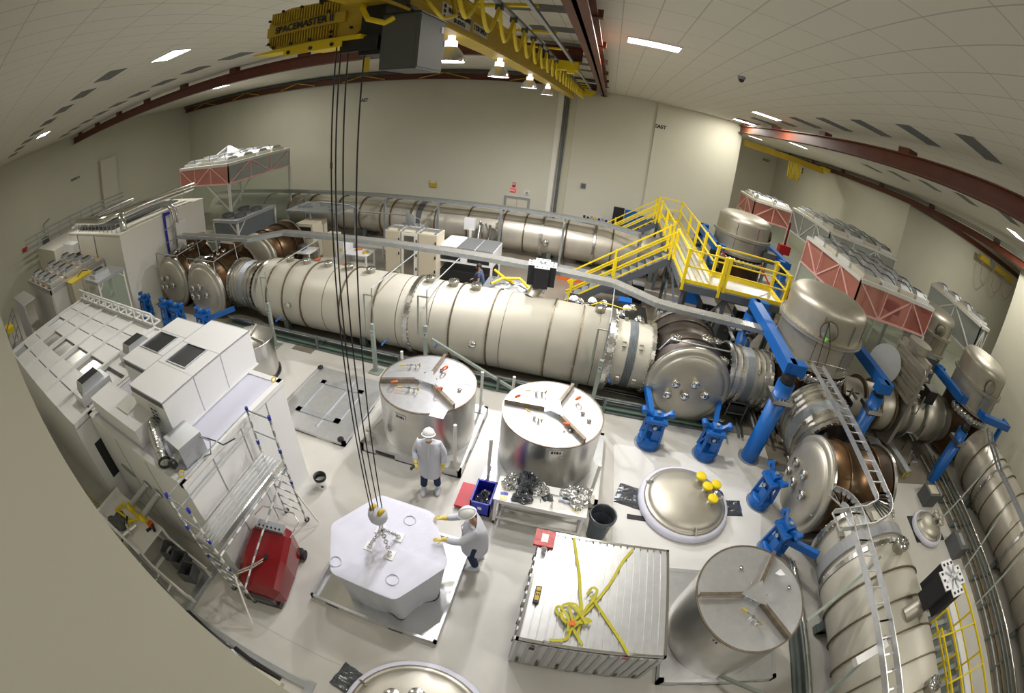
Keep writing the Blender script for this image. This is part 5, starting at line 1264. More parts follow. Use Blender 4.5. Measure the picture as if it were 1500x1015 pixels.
for d in (0,.22): MB().tube([(11.2+d,18.3,3.95),(11.35+d,17.9,3.95),(11.42+d,17.62,3.7),(11.44+d,17.6,3.2),(11.44+d,17.6,1.2)],.06,12).build('pipe',g['steel'],t)
for z in (3.0,2.4,1.9,1.5): MB().bar((10.8,17.6,z),(11.8,17.6,z),.03,.04).build('tie',g['galv'],t)
t = thing('side_annex','lower white annex behind the roof with fan units','annex',(7.6,28.5,0)); MB().box(7.3,26.3,0,12,31,3.1).build('body',g['whbld'],t)
MB().prism([(0,0),(1.4,0),(1.2,.55),(.1,.5)],0,2.2,M=Matrix(((1,0,0,7.9),(0,0,1,24.0),(0,1,0,2.7),(0,0,0,1)))).build('canopy',g['white'],t)
t = thing('pipe_rack','grey pipe rack running along the north wall above the annex','pipe rack',(9,31.5,3.1))
for k in range(7): MB().box(7.4+k*1.0,31.0,0,7.46+k*1.0,31.06,4.0).build('post',g['galv'],t)
for z in (3.4,3.7,4.0): MB().tube([(6.4,31.1,z),(15.5,31.1,z)],.05).build('pipe',g['galv'],t)
# older clean room with many fan units
t = thing('clean_room','grey panelled clean room with rows of fan units on its wooden roof','clean room',(6.7,23.1,0))
MB().box(4.95,20.35,0,8.35,25.9,2.45).build('walls',g['whitem'],t); MB().box(4.95,20.35,2.45,8.35,25.9,2.5).build('roof',g['wood'],t); MB().box(4.93,20.33,2.3,8.37,20.40,2.52).box(4.93,20.33,2.3,5.0,25.92,2.52).build('roof_edge',g['alug'],t)
MB().box(5.0,20.345,0,5.02,20.35,2.3).box(6.5,20.34,0,6.53,20.35,2.3).build('seam',g['grey'],t)
for i in range(3):
    for j in range(4):
        x = 5.45+i*1.05; y = 20.95+j*1.25
        fanunit((x,y,2.5),.75,.7,.38,'fan unit on the wooden roof, %s row, %s from the front' % (('outer','middle','inner')[i], ordn[j]))
        MB() 
for i,(x,y) in enumerate(((5.95,21.5),(5.95,22.8),(7.0,21.6),(7.0,22.9),(6.0,24.0),(7.7,21.4))):
    solo('roof_sheet', MB().box(x-.25,y-.3,2.5,x+.2,y+.3,2.52), g['paper'], 'white sheet lying between the fan units, ' + ('first by the front left','second on the left','by the front centre','in the centre','at the back left','by the front right')[i], 'sheet')
t = thing('equipment_cabinet','grey cabinet with a bright yellow top in front of the fan unit roof','cabinet',(6.55,20.0,0)); MB().box(5.95,19.45,0,7.2,20.3,2.42).build('body',g['offw'],t); MB().box(5.93,19.43,2.42,7.22,20.32,2.47).build('top',g['yel'],t)
MB().tube([(6.5,19.9,2.5),(6.9,20.1,2.56),(7.1,19.9,2.5),(7.35,20.0,2.3)],.02).build('cable',g['black'],t); MB().box(6.55,19.435,1.2,6.57,19.45,2.4).build('seam',g['grey'],t)
t = thing('softwall_booth','open metal framed booth with clear curtains and a person inside','booth',(7.2,17.9,0))
MB().box(6.45,17.1,2.35,7.95,18.7,2.48).build('roof',g['alug'],t); 
for (x,y) in ((6.5,17.15),(7.9,17.15),(6.5,18.65),(7.9,18.65)): MB().box(x-.04,y-.04,0,x+.04,y+.04,2.35).build('post',g['whitem'],t)
MB().box(6.5,17.12,.1,7.9,17.14,2.35).build('curtain',g['fclear'],t); MB().bar((6.5,17.13,2.1),(6.75,17.13,2.35),.05,.04).bar((7.9,17.13,2.1),(7.65,17.13,2.35),.05,.04).build('corner_brace',g['whitem'],t)
fanunit((7.0,18.0,2.48),.8,.7,.28,'fan unit on top of the curtained booth')
t = thing('white_curtain','tall pleated white curtain frame at the far left edge','curtain',(4.6,24,0)); m = MB(); vs = []; 
n = 40
for k in range(n+1): 
    y = 21.8+k*.07; x = 3.55+.05*(k%2); vs += [(x,y,.3),(x,y,2.3)]
m.add(vs,[(2*k,2*k+2,2*k+3,2*k+1) for k in range(n)]); m.build('cloth',g['cloth'],t); MB().box(3.5,21.75,2.3,4.3,24.7,2.38).build('top_frame',g['alu'],t)
for y in (21.8,24.6): MB().box(3.55,y-.03,0,3.6,y+.03,2.3).build('post',g['alu'],t)
t = thing('tool_chest','dark red tool chest with a chrome rail beside the white curtain','tool chest',(3.9,20.3,0)); MB().box(3.6,20.0,.1,4.15,20.8,1.25).build('body',g['red'],t); MB().box(3.58,20.0,.55,3.6,20.8,.58).box(3.58,20.0,.85,3.6,20.8,.88).build('rail',g['bright'],t); MB().box(3.6,20.0,0,4.15,20.8,.1).build('base',g['black'],t)
t = thing('gas_rack','clutter of grey gas lines and racks at the far left edge','rack',(2.6,22,0))
for k in range(4): MB().box(2.0+k*.35,20.5+k*.9,0,2.05+k*.35,20.55+k*.9,2.2).build('post',g['galv'],t)
for z in (.7,1.3,1.9,2.2): MB().bar((2.0,20.4,z),(3.1,23.5,z),.04,.04).build('rail',g['galvd'],t)
MB().box(2.2,21,.9,2.7,22,1.1).build('shelf',g['grey'],t); MB().box(2.1,20.8,1.9,2.5,21.8,2.1).build('tray',g['yel'],t)
# ---------------------------------------------------------------- yellow stairs and platform
def rail_run(m, pts, h=1.07, mids=(.55,), toe=True, r=.024):
    for i in range(len(pts)-1):
        a = Vector(pts[i]); b = Vector(pts[i+1]); U = Vector((0,0,1))
        m.bar(a+U*h, b+U*h, .05, .05)
        for q in mids: m.bar(a+U*q, b+U*q, .045, .045)
        if toe: m.bar(a+U*.06, b+U*.06, .02, .12)
st = thing('access_platform', 'grey steel stairs and raised platform with bright yellow railings', 'stairs', (14,-3,0))
DZ = 2.8
MB().box(12.9,-4.2,DZ-.04,22.2,-3.0,DZ).box(12.9,-6.65,DZ-.04,14.25,-4.2,DZ).build('deck', g['alu'], st)
m = MB()
for k in range(5): y = -3.12-k*.22; m.box(12.95,y-.03,DZ,22.1,y+.03,DZ+.015)
m.build('deck_plank', g['bright'], st)
m = MB(); m.box(12.9,-4.25,DZ-.28,22.2,-4.2,DZ-.04); m.box(12.9,-3.0,DZ-.28,22.2,-2.95,DZ-.04); m.box(12.85,-6.7,DZ-.28,12.9,-2.95,DZ-.04); m.box(14.25,-6.7,DZ-.28,14.3,-4.2,DZ-.04); m.box(12.85,-6.7,DZ-.28,14.3,-6.65,DZ-.04)
m.build('deck_frame', g['stairg'], st)
for (x,y) in ((13.0,-3.1),(13.0,-4.6),(13.0,-6.5),(14.2,-6.5),(16.6,-3.1),(16.6,-4.1),(19.0,-3.1),(22.1,-3.1),(22.1,-4.1)):
    MB().box(x-.06,y-.06,0,x+.06,y+.06,DZ-.04).build('support_post', g['stairg'], st)
for (a,b) in (((13,-3.1,.3),(13,-4.6,2.5)),((13,-4.6,2.5),(13,-6.5,.5)),((16.6,-3.1,2.5),(15.0,-3.1,.3)),((13.0,-3.1,1.4),(16.6,-3.1,2.6)),((13,-6.5,2.4),(14.2,-6.5,.6))):
    MB().bar(a,b,.07,.07).build('brace', g['stairg'], st)
def yrail(pts, posts, lab):
    m = MB(); rail_run(m, pts); q = m.build('railing', g['yel'], st)
    for p in posts:
        MB().box(p[0]-.06,p[1]-.05,p[2]-.25,p[0]+.06,p[1]+.05,p[2]+1.12).build('post', g['yel'], q)
D = DZ
yrail([(12.9,-3.0,D),(15.35,-3.0,D)],[(12.9,-3.0,D),(15.35,-3.0,D)],'')
yrail([(12.9,-3.0,D),(12.9,-4.25,D)],[(12.9,-4.25,D)],'')
yrail([(12.9,-4.25,D),(12.9,-6.65,D)],[(12.92,-4.4,D),(12.9,-6.65,D)],'')
yrail([(12.9,-6.65,D),(14.25,-6.65,D)],[(14.25,-6.65,D)],'')
yrail([(14.25,-4.2,D),(14.25,-6.65,D)],[(14.25,-4.3,D)],'')
yrail([(14.25,-4.2,D),(22.2,-4.2,D)],[(15.9,-4.2,D),(17.6,-4.2,D),(19.4,-4.2,D),(22.2,-4.2,D)],'')
yrail([(22.2,-4.2,D),(22.2,-3.0,D)],[(22.2,-3.0,D)],'')
yrail([(16.5,-3.0,D),(21.0,-3.0,D)],[(16.5,-3.0,D),(18.6,-3.0,D),(21.0,-3.0,D)],'')
def flight(x0, x1, y0, y1, z1, n):
    """stair from (y0, z=0) up to (y1, z1)"""
    q = None
    for x in (x0,x1):
        m = MB(); m.bar((x,y0,.08),(x,y1,z1-.1),.05,.26); m.build('stringer', g['stairg'], st)
    for k in range(n):
        u = (k+.5)/n; y = y0+(y1-y0)*u; z = z1*(k+1)/(n+1); m = MB(); m.box(x0,y-.12,z-.03,x1,y+.14,z); m.box(x0,y-.13,z-.16,x1,y-.12,z-.03); m.build('tread', g['galv'], st)
    for x in (x0,x1):
        m = MB()
        for h,wd in ((1.0,.05),(.62,.05),(.52,.045),(.2,.045)): m.bar((x,y0,h+.05),(x,y1,z1+h),wd,wd)
        r = m.build('stair_rail', g['yel'], st)
        for u in (.04,.45,.96):
            y = y0+(y1-y0)*u; z = z1*u; MB().box(x-.04,y-.04,z-.02,x+.04,y+.04,z+1.08).build('post', g['yel'], r)
flight(15.4,16.45,.7,-3.0,DZ,13)
flight(21.1,22.15,.7,-3.0,DZ,13)
t = thing('safety_chain','red and white chain strung across the platform end','chain',(14.4,-4.5,3.3))
for (a,b) in (((14.25,-4.3,3.85),(14.3,-4.7,3.5)),((14.3,-6.0,3.6),(14.2,-6.55,3.0)),((13.1,-6.78,3.8),(13.0,-6.85,2.6))): MB().cyl(a,b,.03,n=8).build('chain_length', g['redp'], t)
# ---------------------------------------------------------------- cable trays
def tray(name, lab, pts, w, h, lid=True, mt='alug', rung=.28, lidmt='acryl', zrail=None):
    t = thing(name, lab, 'cable tray', tuple(pts[0]))
    P = [Vector(p) for p in pts]; L, R_ = [], []
    for i,p in enumerate(P):
        d1 = (P[i]-P[i-1]).normalized() if i else (P[1]-P[0]).normalized(); d2 = (P[i+1]-P[i]).normalized() if i < len(P)-1 else d1
        d = (d1+d2).normalized(); s = Vector((-d.y,d.x,0)).normalized(); k = 1/max(.5,s.dot(Vector((-d2.y,d2.x,0)).normalized())); L.append(p+s*w/2*k); R_.append(p-s*w/2*k)
    for side in (L,R_):
        m = MB()
        for i in range(len(side)-1): m.bar(side[i],side[i+1],.02,h)
        m.build('side_rail', g[mt], t)
    m = MB()
    for i in range(len(P)-1):
        n = max(1,int((P[i+1]-P[i]).length/rung))
        for k in range(n+1): u = k/n; m.bar(L[i].lerp(L[i+1],u)-Vector((0,0,h*.35)), R_[i].lerp(R_[i+1],u)-Vector((0,0,h*.35)), .03,.02)
    m.build('rungs', g[mt], t)
    if lid:
        m = MB()
        for i in range(len(P)-1):
            U = Vector((0,0,h/2)); m.add([L[i]+U,L[i+1]+U,R_[i+1]+U,R_[i]+U],[(0,1,2,3)])
            U = Vector((0,0,-h/2)); m.add([L[i]+U,L[i+1]+U,R_[i+1]+U,R_[i]+U],[(3,2,1,0)])
        m.build('cover', g[lidmt], t)
    return t
tray('cable_tray','covered cable tray running just above and behind the long cream vessel',[(11.0,16.6,2.72),(11.13,11.9,2.72),(12.1,10.9,2.72),(12.12,6.6,2.72),(12.0,2.9,2.72),(11.75,-.8,2.72),(10.95,-2.0,2.72),(10.85,-2.5,2.72),(10.75,-5.15,2.72)],.36,.13,mt='galv')
tray('cable_tray','covered cable tray above the far tube along the east wall',[(19.75,24,2.5),(19.7,13,2.5),(19.55,7,2.5),(19.65,2.5,2.5),(19.6,-.3,2.5),(18.9,-2.0,2.5)],.4,.13,mt='galv')
def arc(c, r, a0, a1, z, n=7): return [(c[0]+r*math.cos(a0+(a1-a0)*k/n), c[1]+r*math.sin(a0+(a1-a0)*k/n), z) for k in range(n+1)]
tray('ladder_tray','open ladder tray descending from the largest domed chamber over the brown chamber',[(9.3,-6.55,2.72),(6.0,-6.47,2.72),(4.75,-6.44,2.72)]+arc((4.65,-6.05),.4,-1.4,-2.9,2.72)+[(4.12,-5.8,2.72),(4.0,-4.9,2.72)],.40,.12,False,'alu',.3)
tray('ladder_tray','curved silver ladder tray over the cream vessel in the bottom right corner',[(4.5,-5.05,2.72)]+arc((4.2,-5.05),.38,0,-PI/2,2.72)[1:]+[(3.6,-5.38,2.72),(2.0,-5.36,2.72),(.5,-5.32,2.72),(-1.2,-5.3,2.72)],.34,.12,False,'alu',.3)
tray('cable_tray','grey tray running along the tube at the right edge of the picture',[(8.3,-15.9,2.5),(7.6,-15.2,2.5),(6.1,-14.3,2.5),(3.5,-14.0,2.5),(1,-13.8,2.5)],.3,.1,False,'alug')
# supports of the tray over the long vessel
for k,(y,w_) in enumerate(((9.15,'beside the smaller canister'),(5.3,'behind the hoist cables'),(3.9,'behind the canister with the white paper'),(-.75,'at the right end of the vessel'))):
    x = 8.98 if k < 2 else 9.4
    t = thing('tray_support','grey steel upright for the cable tray, '+w_,'tray support',(x,y,0),'tray uprights')
    MB().box(x-.17,y-.17,0,x+.17,y+.17,.03).build('base_plate', g['grnst'], t)
    MB().box(x-.05,y-.05,.03,x+.05,y+.05,1.55).build('post', g['grnst'], t)
    MB().cyl((x+.08,y+.0,1.3),(x+.08,y,2.55),.016,n=8).cyl((x+.08,y+.0,2.55),(12.1,y-.1,2.66),.018,n=8).build('tie_rod', g['galv'], t)
    MB().bar((x+.08,y+.25,1.2),(x+.08,y+.25,2.35),.045,.02).bar((x+.08,y+.25,2.35),(x+.08,y-.05,2.35),.045,.03).build('hanger_frame', g['grnst'], t)
    MB().cyl((x,y-.3,1.0),(x+.3,y-.3,1.0),.015,n=8).ball((x-.05,y-.3,1.0),.035).build('valve', g['blue'], t)
    sticker((x-.055,y,1.3),(-1,0,0),.09,.14,(2,2),t)
MB()
t = thing('diagonal_strut','long grey green diagonal strut passing between the two canisters','strut',(9.0,2.5,0)); MB().bar((9.45,3.75,1.15),(9.35,1.25,.1),.07,.07).build('beam', g['grnst'], t)
for k,(x,lab_) in enumerate(((19.2,'a'),)):
    for j,(y,w_) in enumerate(((15.5,'farthest left above the dark film booth'),(10.3,'left of the cream cabinets'),(7.4,'behind the cream cabinets'),(4.3,'right of the white bench'),(1.4,'by the yellow stair rail'))):
        t = thing('tray_post','pale steel post holding the far cable tray, '+w_,'tray post',(19.2,y,0),'far tray posts')
        MB().box(19.14,y-.05,0,19.24,y+.05,2.4).build('post', g['galv'], t); MB().bar((18.6,y,2.2),(19.9,y,2.42),.06,.05).build('arm', g['galv'], t)
for k,(p0,p1,lab_) in enumerate((((2.78,-4.85,1.45),(3.5,-6.25,2.3),'grey strut crossing the cream vessel beside the ladder tray'),((.9,-4.7,.6),(1.75,-5.5,2.6),'grey green strut at the bottom edge beside the ladder tray'),
    ((6.4,-13.2,.1),(7.1,-15.5,2.4),'pale strut rising to the tray at the right edge, farthest one'),((4.2,-13.3,.1),(5.1,-14.6,2.4),'pale strut rising to the tray at the right edge, middle one'),((2.8,-13.4,.1),(3.1,-14.4,2.4),'pale strut rising to the tray at the right edge, nearest one'),((2.6,-3.3,.05),(1.45,-4.6,.9),'grey green strut behind the canister beside the crate'))):
    solo('diagonal_strut', MB().bar(p0,p1,.06,.06), g['grnst'], lab_, 'strut', 'tray struts')
solo('cable_box', MB().bar((1.45,-4.75,2.55),(1.62,-5.45,2.6),.14,.10), g['white'], 'long white box lying across the vessel beside the ladder tray', 'box')
# pipes along the long vessel
for k,(x,z,r,mt,lab_) in enumerate(((9.62,.22,.045,'bright','shiny conduit on the floor along the long vessel'),(9.5,.34,.03,'galvd','dark upper rail along the long vessel'),(9.38,.12,.035,'green','thin green line along the floor beside the long vessel'),(9.78,.14,.05,'galv','grey pipe closest under the long vessel'))):
    solo('floor_pipe', MB().tube([(x,-4.6,z),(x,12.0,z)],r,10), g[mt], lab_, 'pipe')
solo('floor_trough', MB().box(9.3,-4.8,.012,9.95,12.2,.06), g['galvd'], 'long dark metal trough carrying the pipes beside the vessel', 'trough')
for k,(y,z,r,mt,lab_) in enumerate(((-5.75,.25,.05,'bright','shiny vertical looking conduit left of the cream vessel'),(-5.6,.35,.03,'galvd','dark conduit left of the cream vessel'),(-5.88,.12,.045,'galv','grey pipe nearest the cream vessel'))):
    solo('floor_pipe', MB().tube([(-3,y,z),(4.9,y,z)],r,10), g[mt], lab_, 'pipe')
solo('floor_trough', MB().box(-3,-6.0,.015,4.9,-5.5,.06), g['galvd'], 'dark trough under the conduits left of the cream vessel', 'trough')
for k in range(7):
    y = -13.75-k*.22; solo('floor_pipe', MB().tube([(-3,y,.15+.07*(k%3)),(9.5,y-.1,.15+.07*(k%3))],.035+.01*(k%2),8), g[('galv','ring','galvd','steel','galvd','bright','galv')[k]], 'pipe number %d from the floor mat in the pipe bundle along the right edge tube' % (k+1) if False else ('%s line in the pipe bundle before the right edge tube, %s from the mats' % (('grey','rusty','dark','steel','dark','bright','grey')[k], ordn[k])), 'pipe','pipe bundle along the right edge tube')
for k in range(8):
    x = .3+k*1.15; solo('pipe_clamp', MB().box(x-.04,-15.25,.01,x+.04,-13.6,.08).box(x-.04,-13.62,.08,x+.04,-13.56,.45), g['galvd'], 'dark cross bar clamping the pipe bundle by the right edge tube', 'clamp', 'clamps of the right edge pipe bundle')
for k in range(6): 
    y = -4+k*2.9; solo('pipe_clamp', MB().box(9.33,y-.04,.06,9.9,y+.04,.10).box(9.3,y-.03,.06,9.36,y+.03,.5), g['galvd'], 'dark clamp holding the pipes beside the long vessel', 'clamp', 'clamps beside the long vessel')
# concrete pads
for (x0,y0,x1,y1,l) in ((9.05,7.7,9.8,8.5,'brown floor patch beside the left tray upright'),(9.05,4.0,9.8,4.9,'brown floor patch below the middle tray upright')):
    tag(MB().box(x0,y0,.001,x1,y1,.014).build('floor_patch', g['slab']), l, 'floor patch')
# ---------------------------------------------------------------- black ion pumps on the tubes
def pump(c, lab, base):
    x,y,z = c; t = thing('black_pump_box', lab, 'pump', (x,y,z-.6)); a = .38
    p = [(-a,-.2),(-.2,-.2),(-.2,-a),(.2,-a),(.2,-.2),(a,-.2),(a,.2),(.2,.2),(.2,a),(-.2,a),(-.2,.2),(-a,.2)]
    MB().prism(p,-.6,-.02,M=TR(x,y,z,.1)).build('body', g['blackm'], t)
    MB().prism([(u*1.02,v*1.02) for u,v in p],-.02,0,M=TR(x,y,z,.1)).build('top_plate', g['paper'], t)
    m = MB(); M = TR(x,y,z,.1)
    for k in range(8): aa = k*PI/4+.2; m.bar(M@Vector((.05*math.cos(aa),.05*math.sin(aa),.03)), M@Vector((.27*math.cos(aa),.27*math.sin(aa),.015)), .035,.02)
    m.lathe([(.09,0),(.09,.06),(.04,.09)],M@Vector((0,0,0)),(0,0,1),12); m.build('cable_star', g['alug'], t)
    m = MB()
    for s in (-.31,.31):
        for q in (-.14,0,.14):
            m.box(s-.035,q-.025,0,s+.02,q+.025,.012,M); m.box(q-.025,s-.02,0,q+.025,s+.035,.012,M)
    m.build('slot', g['ink'], t)
    m = MB(); m.cyl((x,y,z-.6),base,.17); m.lathe([(.22,0),(.22,.05)],(x,y,z-.66),(0,0,1),20); b = m.build('neck', g['steelr'], t)
    for k in range(3): MB().cyl((x-.2+k*.2,y-.16,z-.8),(x-.2+k*.2,y+.16,z-.62),.02,n=8).build('clamp', g['steel'], b)
    return t
pump((11.3,1.25,3.08),'black cross shaped box with a white top standing on the long cream vessel',(10.95,1.45,2.15))
pump((2.3,-7.15,3.12),'black cross shaped box with a white top on the bottom right vessel',(2.25,-6.75,2.1))
# ---------------------------------------------------------------- cabinets and benches between the tubes
for k,(y1,y0,kind) in enumerate(((8.2,7.5,0),(7.48,6.72,1),(6.7,5.9,2))):
    t = thing('electronics_cabinet',('cream electronics cabinet on the left of the row of three','electronics cabinet with a glass door in the middle of the row','cream electronics cabinet on the right of the row, next to the white bench')[k],'cabinet',(15.7,(y0+y1)/2,0))
    MB().box(15.32,y0,.08,16.15,y1,2.1).build('body', g['cream'], t)
    if kind == 1:
        MB().box(15.29,y0+.04,.1,15.315,y1-.04,2.05).build('door_frame', g['whitem'], t); MB().box(15.28,y0+.16,.2,15.29,y1-.16,1.95).build('door_glass', g['steel'], t)
    else: MB().box(15.29,y0+.02,.1,15.315,y1-.02,2.07).build('door', g['cream'], t)
    for z in (.5,1.1,1.7): MB().box(15.27,y0+.03,z,15.285,y0+.08,z+.12).build('hinge', g['black'], t)
    m = MB(); m.box(15.35,y0+.05,2.1,16.1,y0+.12,2.16); m.box(15.35,y1-.12,2.1,16.1,y1-.05,2.16); m.box(15.6,y0+.15,2.1,15.9,y1-.15,2.14); m.build('top_tray', g['alug'], t)
    MB().box(15.35,y0+.02,0,16.1,y1-.02,.08).build('plinth', g['greyd'], t)
t = thing('fume_bench','white bench hood with three pale top panels beside the cream cabinets','bench',(16.4,4.85,0))
MB().box(15.75,3.7,.9,17.2,6.0,1.55).build('hood', g['white'], t)
for k in range(3): MB().box(15.72,3.72+k*.76,1.55,17.22,4.44+k*.76,1.58).build('top_panel', g[('alug','alug','paper')[k]], t)
for k in range(2): MB().box(15.74,3.85+k*1.2,1.0,15.75,4.75+k*1.2,1.45).build('front_window', g['dark'], t)
for (x,y) in ((15.8,3.75),(17.1,3.75),(15.8,5.95),(17.1,5.95)): MB().box(x-.04,y-.04,0,x+.04,y+.04,.9).build('leg', g['whitem'], t)
MB().box(15.75,3.75,.1,17.15,5.95,.55).build('under_box', g['black'], t)
t = thing('wall_instrument','white electronics box on a bracket in front of the far tube','instrument',(18.9,5.6,1.6)); MB().box(18.7,5.4,1.45,18.9,5.9,2.0).build('box', g['white'], t); MB().box(18.6,5.5,.0,18.66,5.6,1.5).build('post', g['white'], t)
t = thing('pump_cluster','shiny cluster of pipe fittings on the far tube right of the white box','vacuum fitting',(19.2,4.9,1.2))
MB().lathe([(.22,0),(.22,.3),(.27,.3),(.27,.36)],(19.55,4.6,1.2),(-1,.2,.2),20).build('flange', g['steel'], t)
for k in range(7): MB().cyl((19.2+rnd.uniform(-.3,.3),5.0+rnd.uniform(-.35,.35),1.0),(19.1+rnd.uniform(-.3,.3),5.0+rnd.uniform(-.35,.35),1.75),.05,n=10).build('pipe', g['bright'], t)
MB().box(18.9,4.5,0,19.0,5.4,1.0).build('stand', g['whitem'], t)
def table(c, w, l, h, rz, lab, mt='white'):
    t = thing('lab_table', lab, 'table', (*c,0)); M = TR(c[0],c[1],0,rz); MB().box(-w/2,-l/2,h-.04,w/2,l/2,h,M).build('tabletop', g[mt], t)
    for a in (-1,1):
        for b in (-1,1): MB().box(a*(w/2-.04)-.03,b*(l/2-.04)-.03,0,a*(w/2-.04)+.03,b*(l/2-.04)+.03,h-.04,M).build('leg', g[mt], t)
    MB().box(-w/2+.04,-l/2+.04,.25,w/2-.04,l/2-.04,.28,M).build('shelf', g[mt], t); return t
table((15.0,12.4),.9,1.3,.9,.05,'white table with dark instruments left of the hoist cables'); table((15.5,9.6),.8,1.15,.9,0,'white table with yellow and orange tools behind the hoist cables'); table((17.6,8.9),.8,1.0,.9,0,'white table half hidden behind the cream cabinets')
solo('instrument', MB().box(14.8,12.3,.9,15.2,12.8,1.15), g['greyd'], 'dark instrument on the left white table', 'instrument'); solo('papers', MB().box(14.6,11.9,.9,15.0,12.2,.92), g['paper'], 'white papers on the left white table', 'paper')
solo('yellow_tool', MB().bar((15.3,9.3,.93),(15.6,9.2,.95),.12,.06), g['cyel'], 'yellow tool on the right white table', 'tool'); solo('orange_tool', MB().bar((15.6,9.9,.93),(15.8,9.6,.95),.08,.05), g['orange'], 'orange tool on the right white table', 'tool')
for k,(x,y) in enumerate(((13.9,10.4),(13.7,8.9))):
    t = thing('round_cover','flat grey round cover with an orange strap behind the long vessel, '+('left one' if k == 0 else 'right one'),'cover',(x,y,0),'grey round covers'); MB().lathe([(.62,0),(.62,.85),(.6,.95),(.001,1.12)],(x,y,0),(0,0,1),40).build('cover', g['tubeg'], t); MB().bar((x-.3,y+.25,1.09),(x-.1,y+.12,1.13),.09,.05).build('strap', g['orange'], t)
t = thing('cream_cabinet','cream cabinet with a dark opening on the left below the equipment deck','cabinet',(16.2,12.8,0)); MB().box(15.7,12.3,0,16.9,13.3,1.9).build('body', g['cream'], t); MB().box(15.69,12.4,1.2,15.7,13.2,1.75).build('opening', g['dark'], t)
t = thing('cream_cabinet','tall plain cream cabinet behind the cable tray','cabinet',(15.5,11.2,0)); MB().box(15.2,10.8,0,15.9,11.4,1.6).build('body', g['cream'], t); MB().box(15.19,10.84,.1,15.2,11.36,1.55).build('door', g['cream'], t)
t = thing('white_cabinet','white cabinet with a yellow label behind the hoist cables','cabinet',(15.8,10.6,0)); MB().box(15.3,10.3,0,16.1,10.75,1.35).build('body', g['white'], t); MB().box(15.29,10.4,.9,15.3,10.5,1.05).build('label_patch', g['yel'], t)
t = thing('equipment_deck','grey steel deck on posts carrying clutter in front of the far tube','equipment deck',(17,12.8,0)); MB().box(16.3,11.3,2.25,18.2,14.5,2.33).build('deck', g['galv'], t)
for (x,y) in ((16.4,11.4),(18.1,11.4),(16.4,14.4),(18.1,14.4),(16.4,12.9)): MB().box(x-.05,y-.05,0,x+.05,y+.05,2.25).build('post', g['galv'], t)
for k in range(5): MB().box(16.5+rnd.random()*.9,11.6+k*.55,2.33,16.9+rnd.random()*.9,11.9+k*.55,2.42+rnd.random()*.08).build('fitting', g['galv'], t)
t = thing('silver_conduit','bent silver conduit arching over from the deck to the cabinets','conduit',(18,9,2.3)); MB().tube([(17.9,13.5,2.4),(17.8,11.5,2.35),(17.3,10.5,2.2),(17.2,7.9,2.25),(16.9,7.3,2.2),(16.6,7.2,1.9)],.035,8).build('pipe', g['galv'], t)
t = thing('panel_rack','row of pale upright panels behind the cream cabinets','rack',(16.6,7.9,0)); 
for k in range(7): MB().box(16.3+k*.1,7.3+k*.11,1.95,16.34+k*.1,7.36+k*.11,2.5).build('panel', g['alug'], t)
MB().box(16.2,7.2,0,17.1,8.2,1.95).build('base', g['grey'], t)
t = thing('clear_film_sheet','large clear plastic sheet over a bench behind the black box','plastic sheet',(14.2,2.6,0)); MB().box(13.3,1.9,0,15.0,3.6,.9).build('bench', g['galv'], t); heap((14.1,2.6,.9),.8,.22,31,'alug','crumpled pale film sheet draped over the bench by the black box','film_heap','plastic film',1,1.1)
for k,P in enumerate(([(14.9,3.4,1.2),(14.4,2.9,1.15),(14.0,2.5,1.2)],[(13.6,3.2,1.2),(14.0,2.9,1.3),(14.1,2.3,1.35),(13.8,1.9,1.2),(13.3,1.8,1.0)])):
    solo('yellow_hose', MB().tube(P,.05,10), g['yel'], ('yellow hose end left of the black box','long yellow hose curling behind the black box')[k], 'hose')
t = thing('foil_bench','dark bench strewn with foil covered blocks left of the stairs','bench',(13.9,-.3,0)); MB().box(13.3,-2.3,0,14.6,.5,.95).build('body', g['black'], t)
for k in range(12): heap((13.45+rnd.random()*.9,.3-k*.21,.95),.15,.14,40+k,'foil' if k%3 else 'paper','foil covered block on the dark bench, %s from the stairs foot' % (ordn+['twelfth'])[k],'foil_block','foil')
solo('yellow_hose', MB().tube([(13.5,-.3,1.12),(13.7,-.6,1.2),(13.9,-1.0,1.1),(13.6,-1.4,1.18),(13.9,-1.9,1.1)],.02,8), g['yel'], 'thin yellow hose looped over the dark foil bench', 'cord')
t = thing('blue_tarp_box','blue covered crate behind the dark foil bench','crate',(15.0,-1.4,0)); MB().box(14.75,-1.8,0,15.2,-1.3,.95).build('body', g['blue'], t)
t = thing('display_board','black display board standing against the east wall','board',(24.2,-1.1,0)); MB().box(24.2,-1.45,.9,24.3,-.85,2.5).build('panel', g['black'], t); MB().box(24.15,-1.3,0,24.35,-1.2,.9).build('stand', g['grey'], t)
t = thing('blue_partition','blue partition panel beside the black display board','partition',(24.2,-1.9,0)); MB().box(24.2,-2.2,.3,24.3,-1.5,2.45).build('panel', g['blue'], t); MB().box(24.2,-2.75,.3,24.3,-2.25,2.3).build('panel', g['blue'], t); MB().box(24.2,-2.24,0,24.3,-2.2,2.4).build('post', g['grey'], t)
table((24.4,.0),.7,1.6,1.45,0,'table with jumbled tools against the east wall by the stairs','galv')
for k in range(7): solo('tool', MB().box(24.2+rnd.random()*.2,.65-k*.21,1.45,24.35+rnd.random()*.2,.78-k*.21,1.55+rnd.random()*.12), g[('black','navy','wood','cyel','blued','grey','blued')[k]], '%s tool on the table by the east wall' % ('black','navy blue','wooden','yellow','deep blue','grey','bright blue')[k], 'tool')
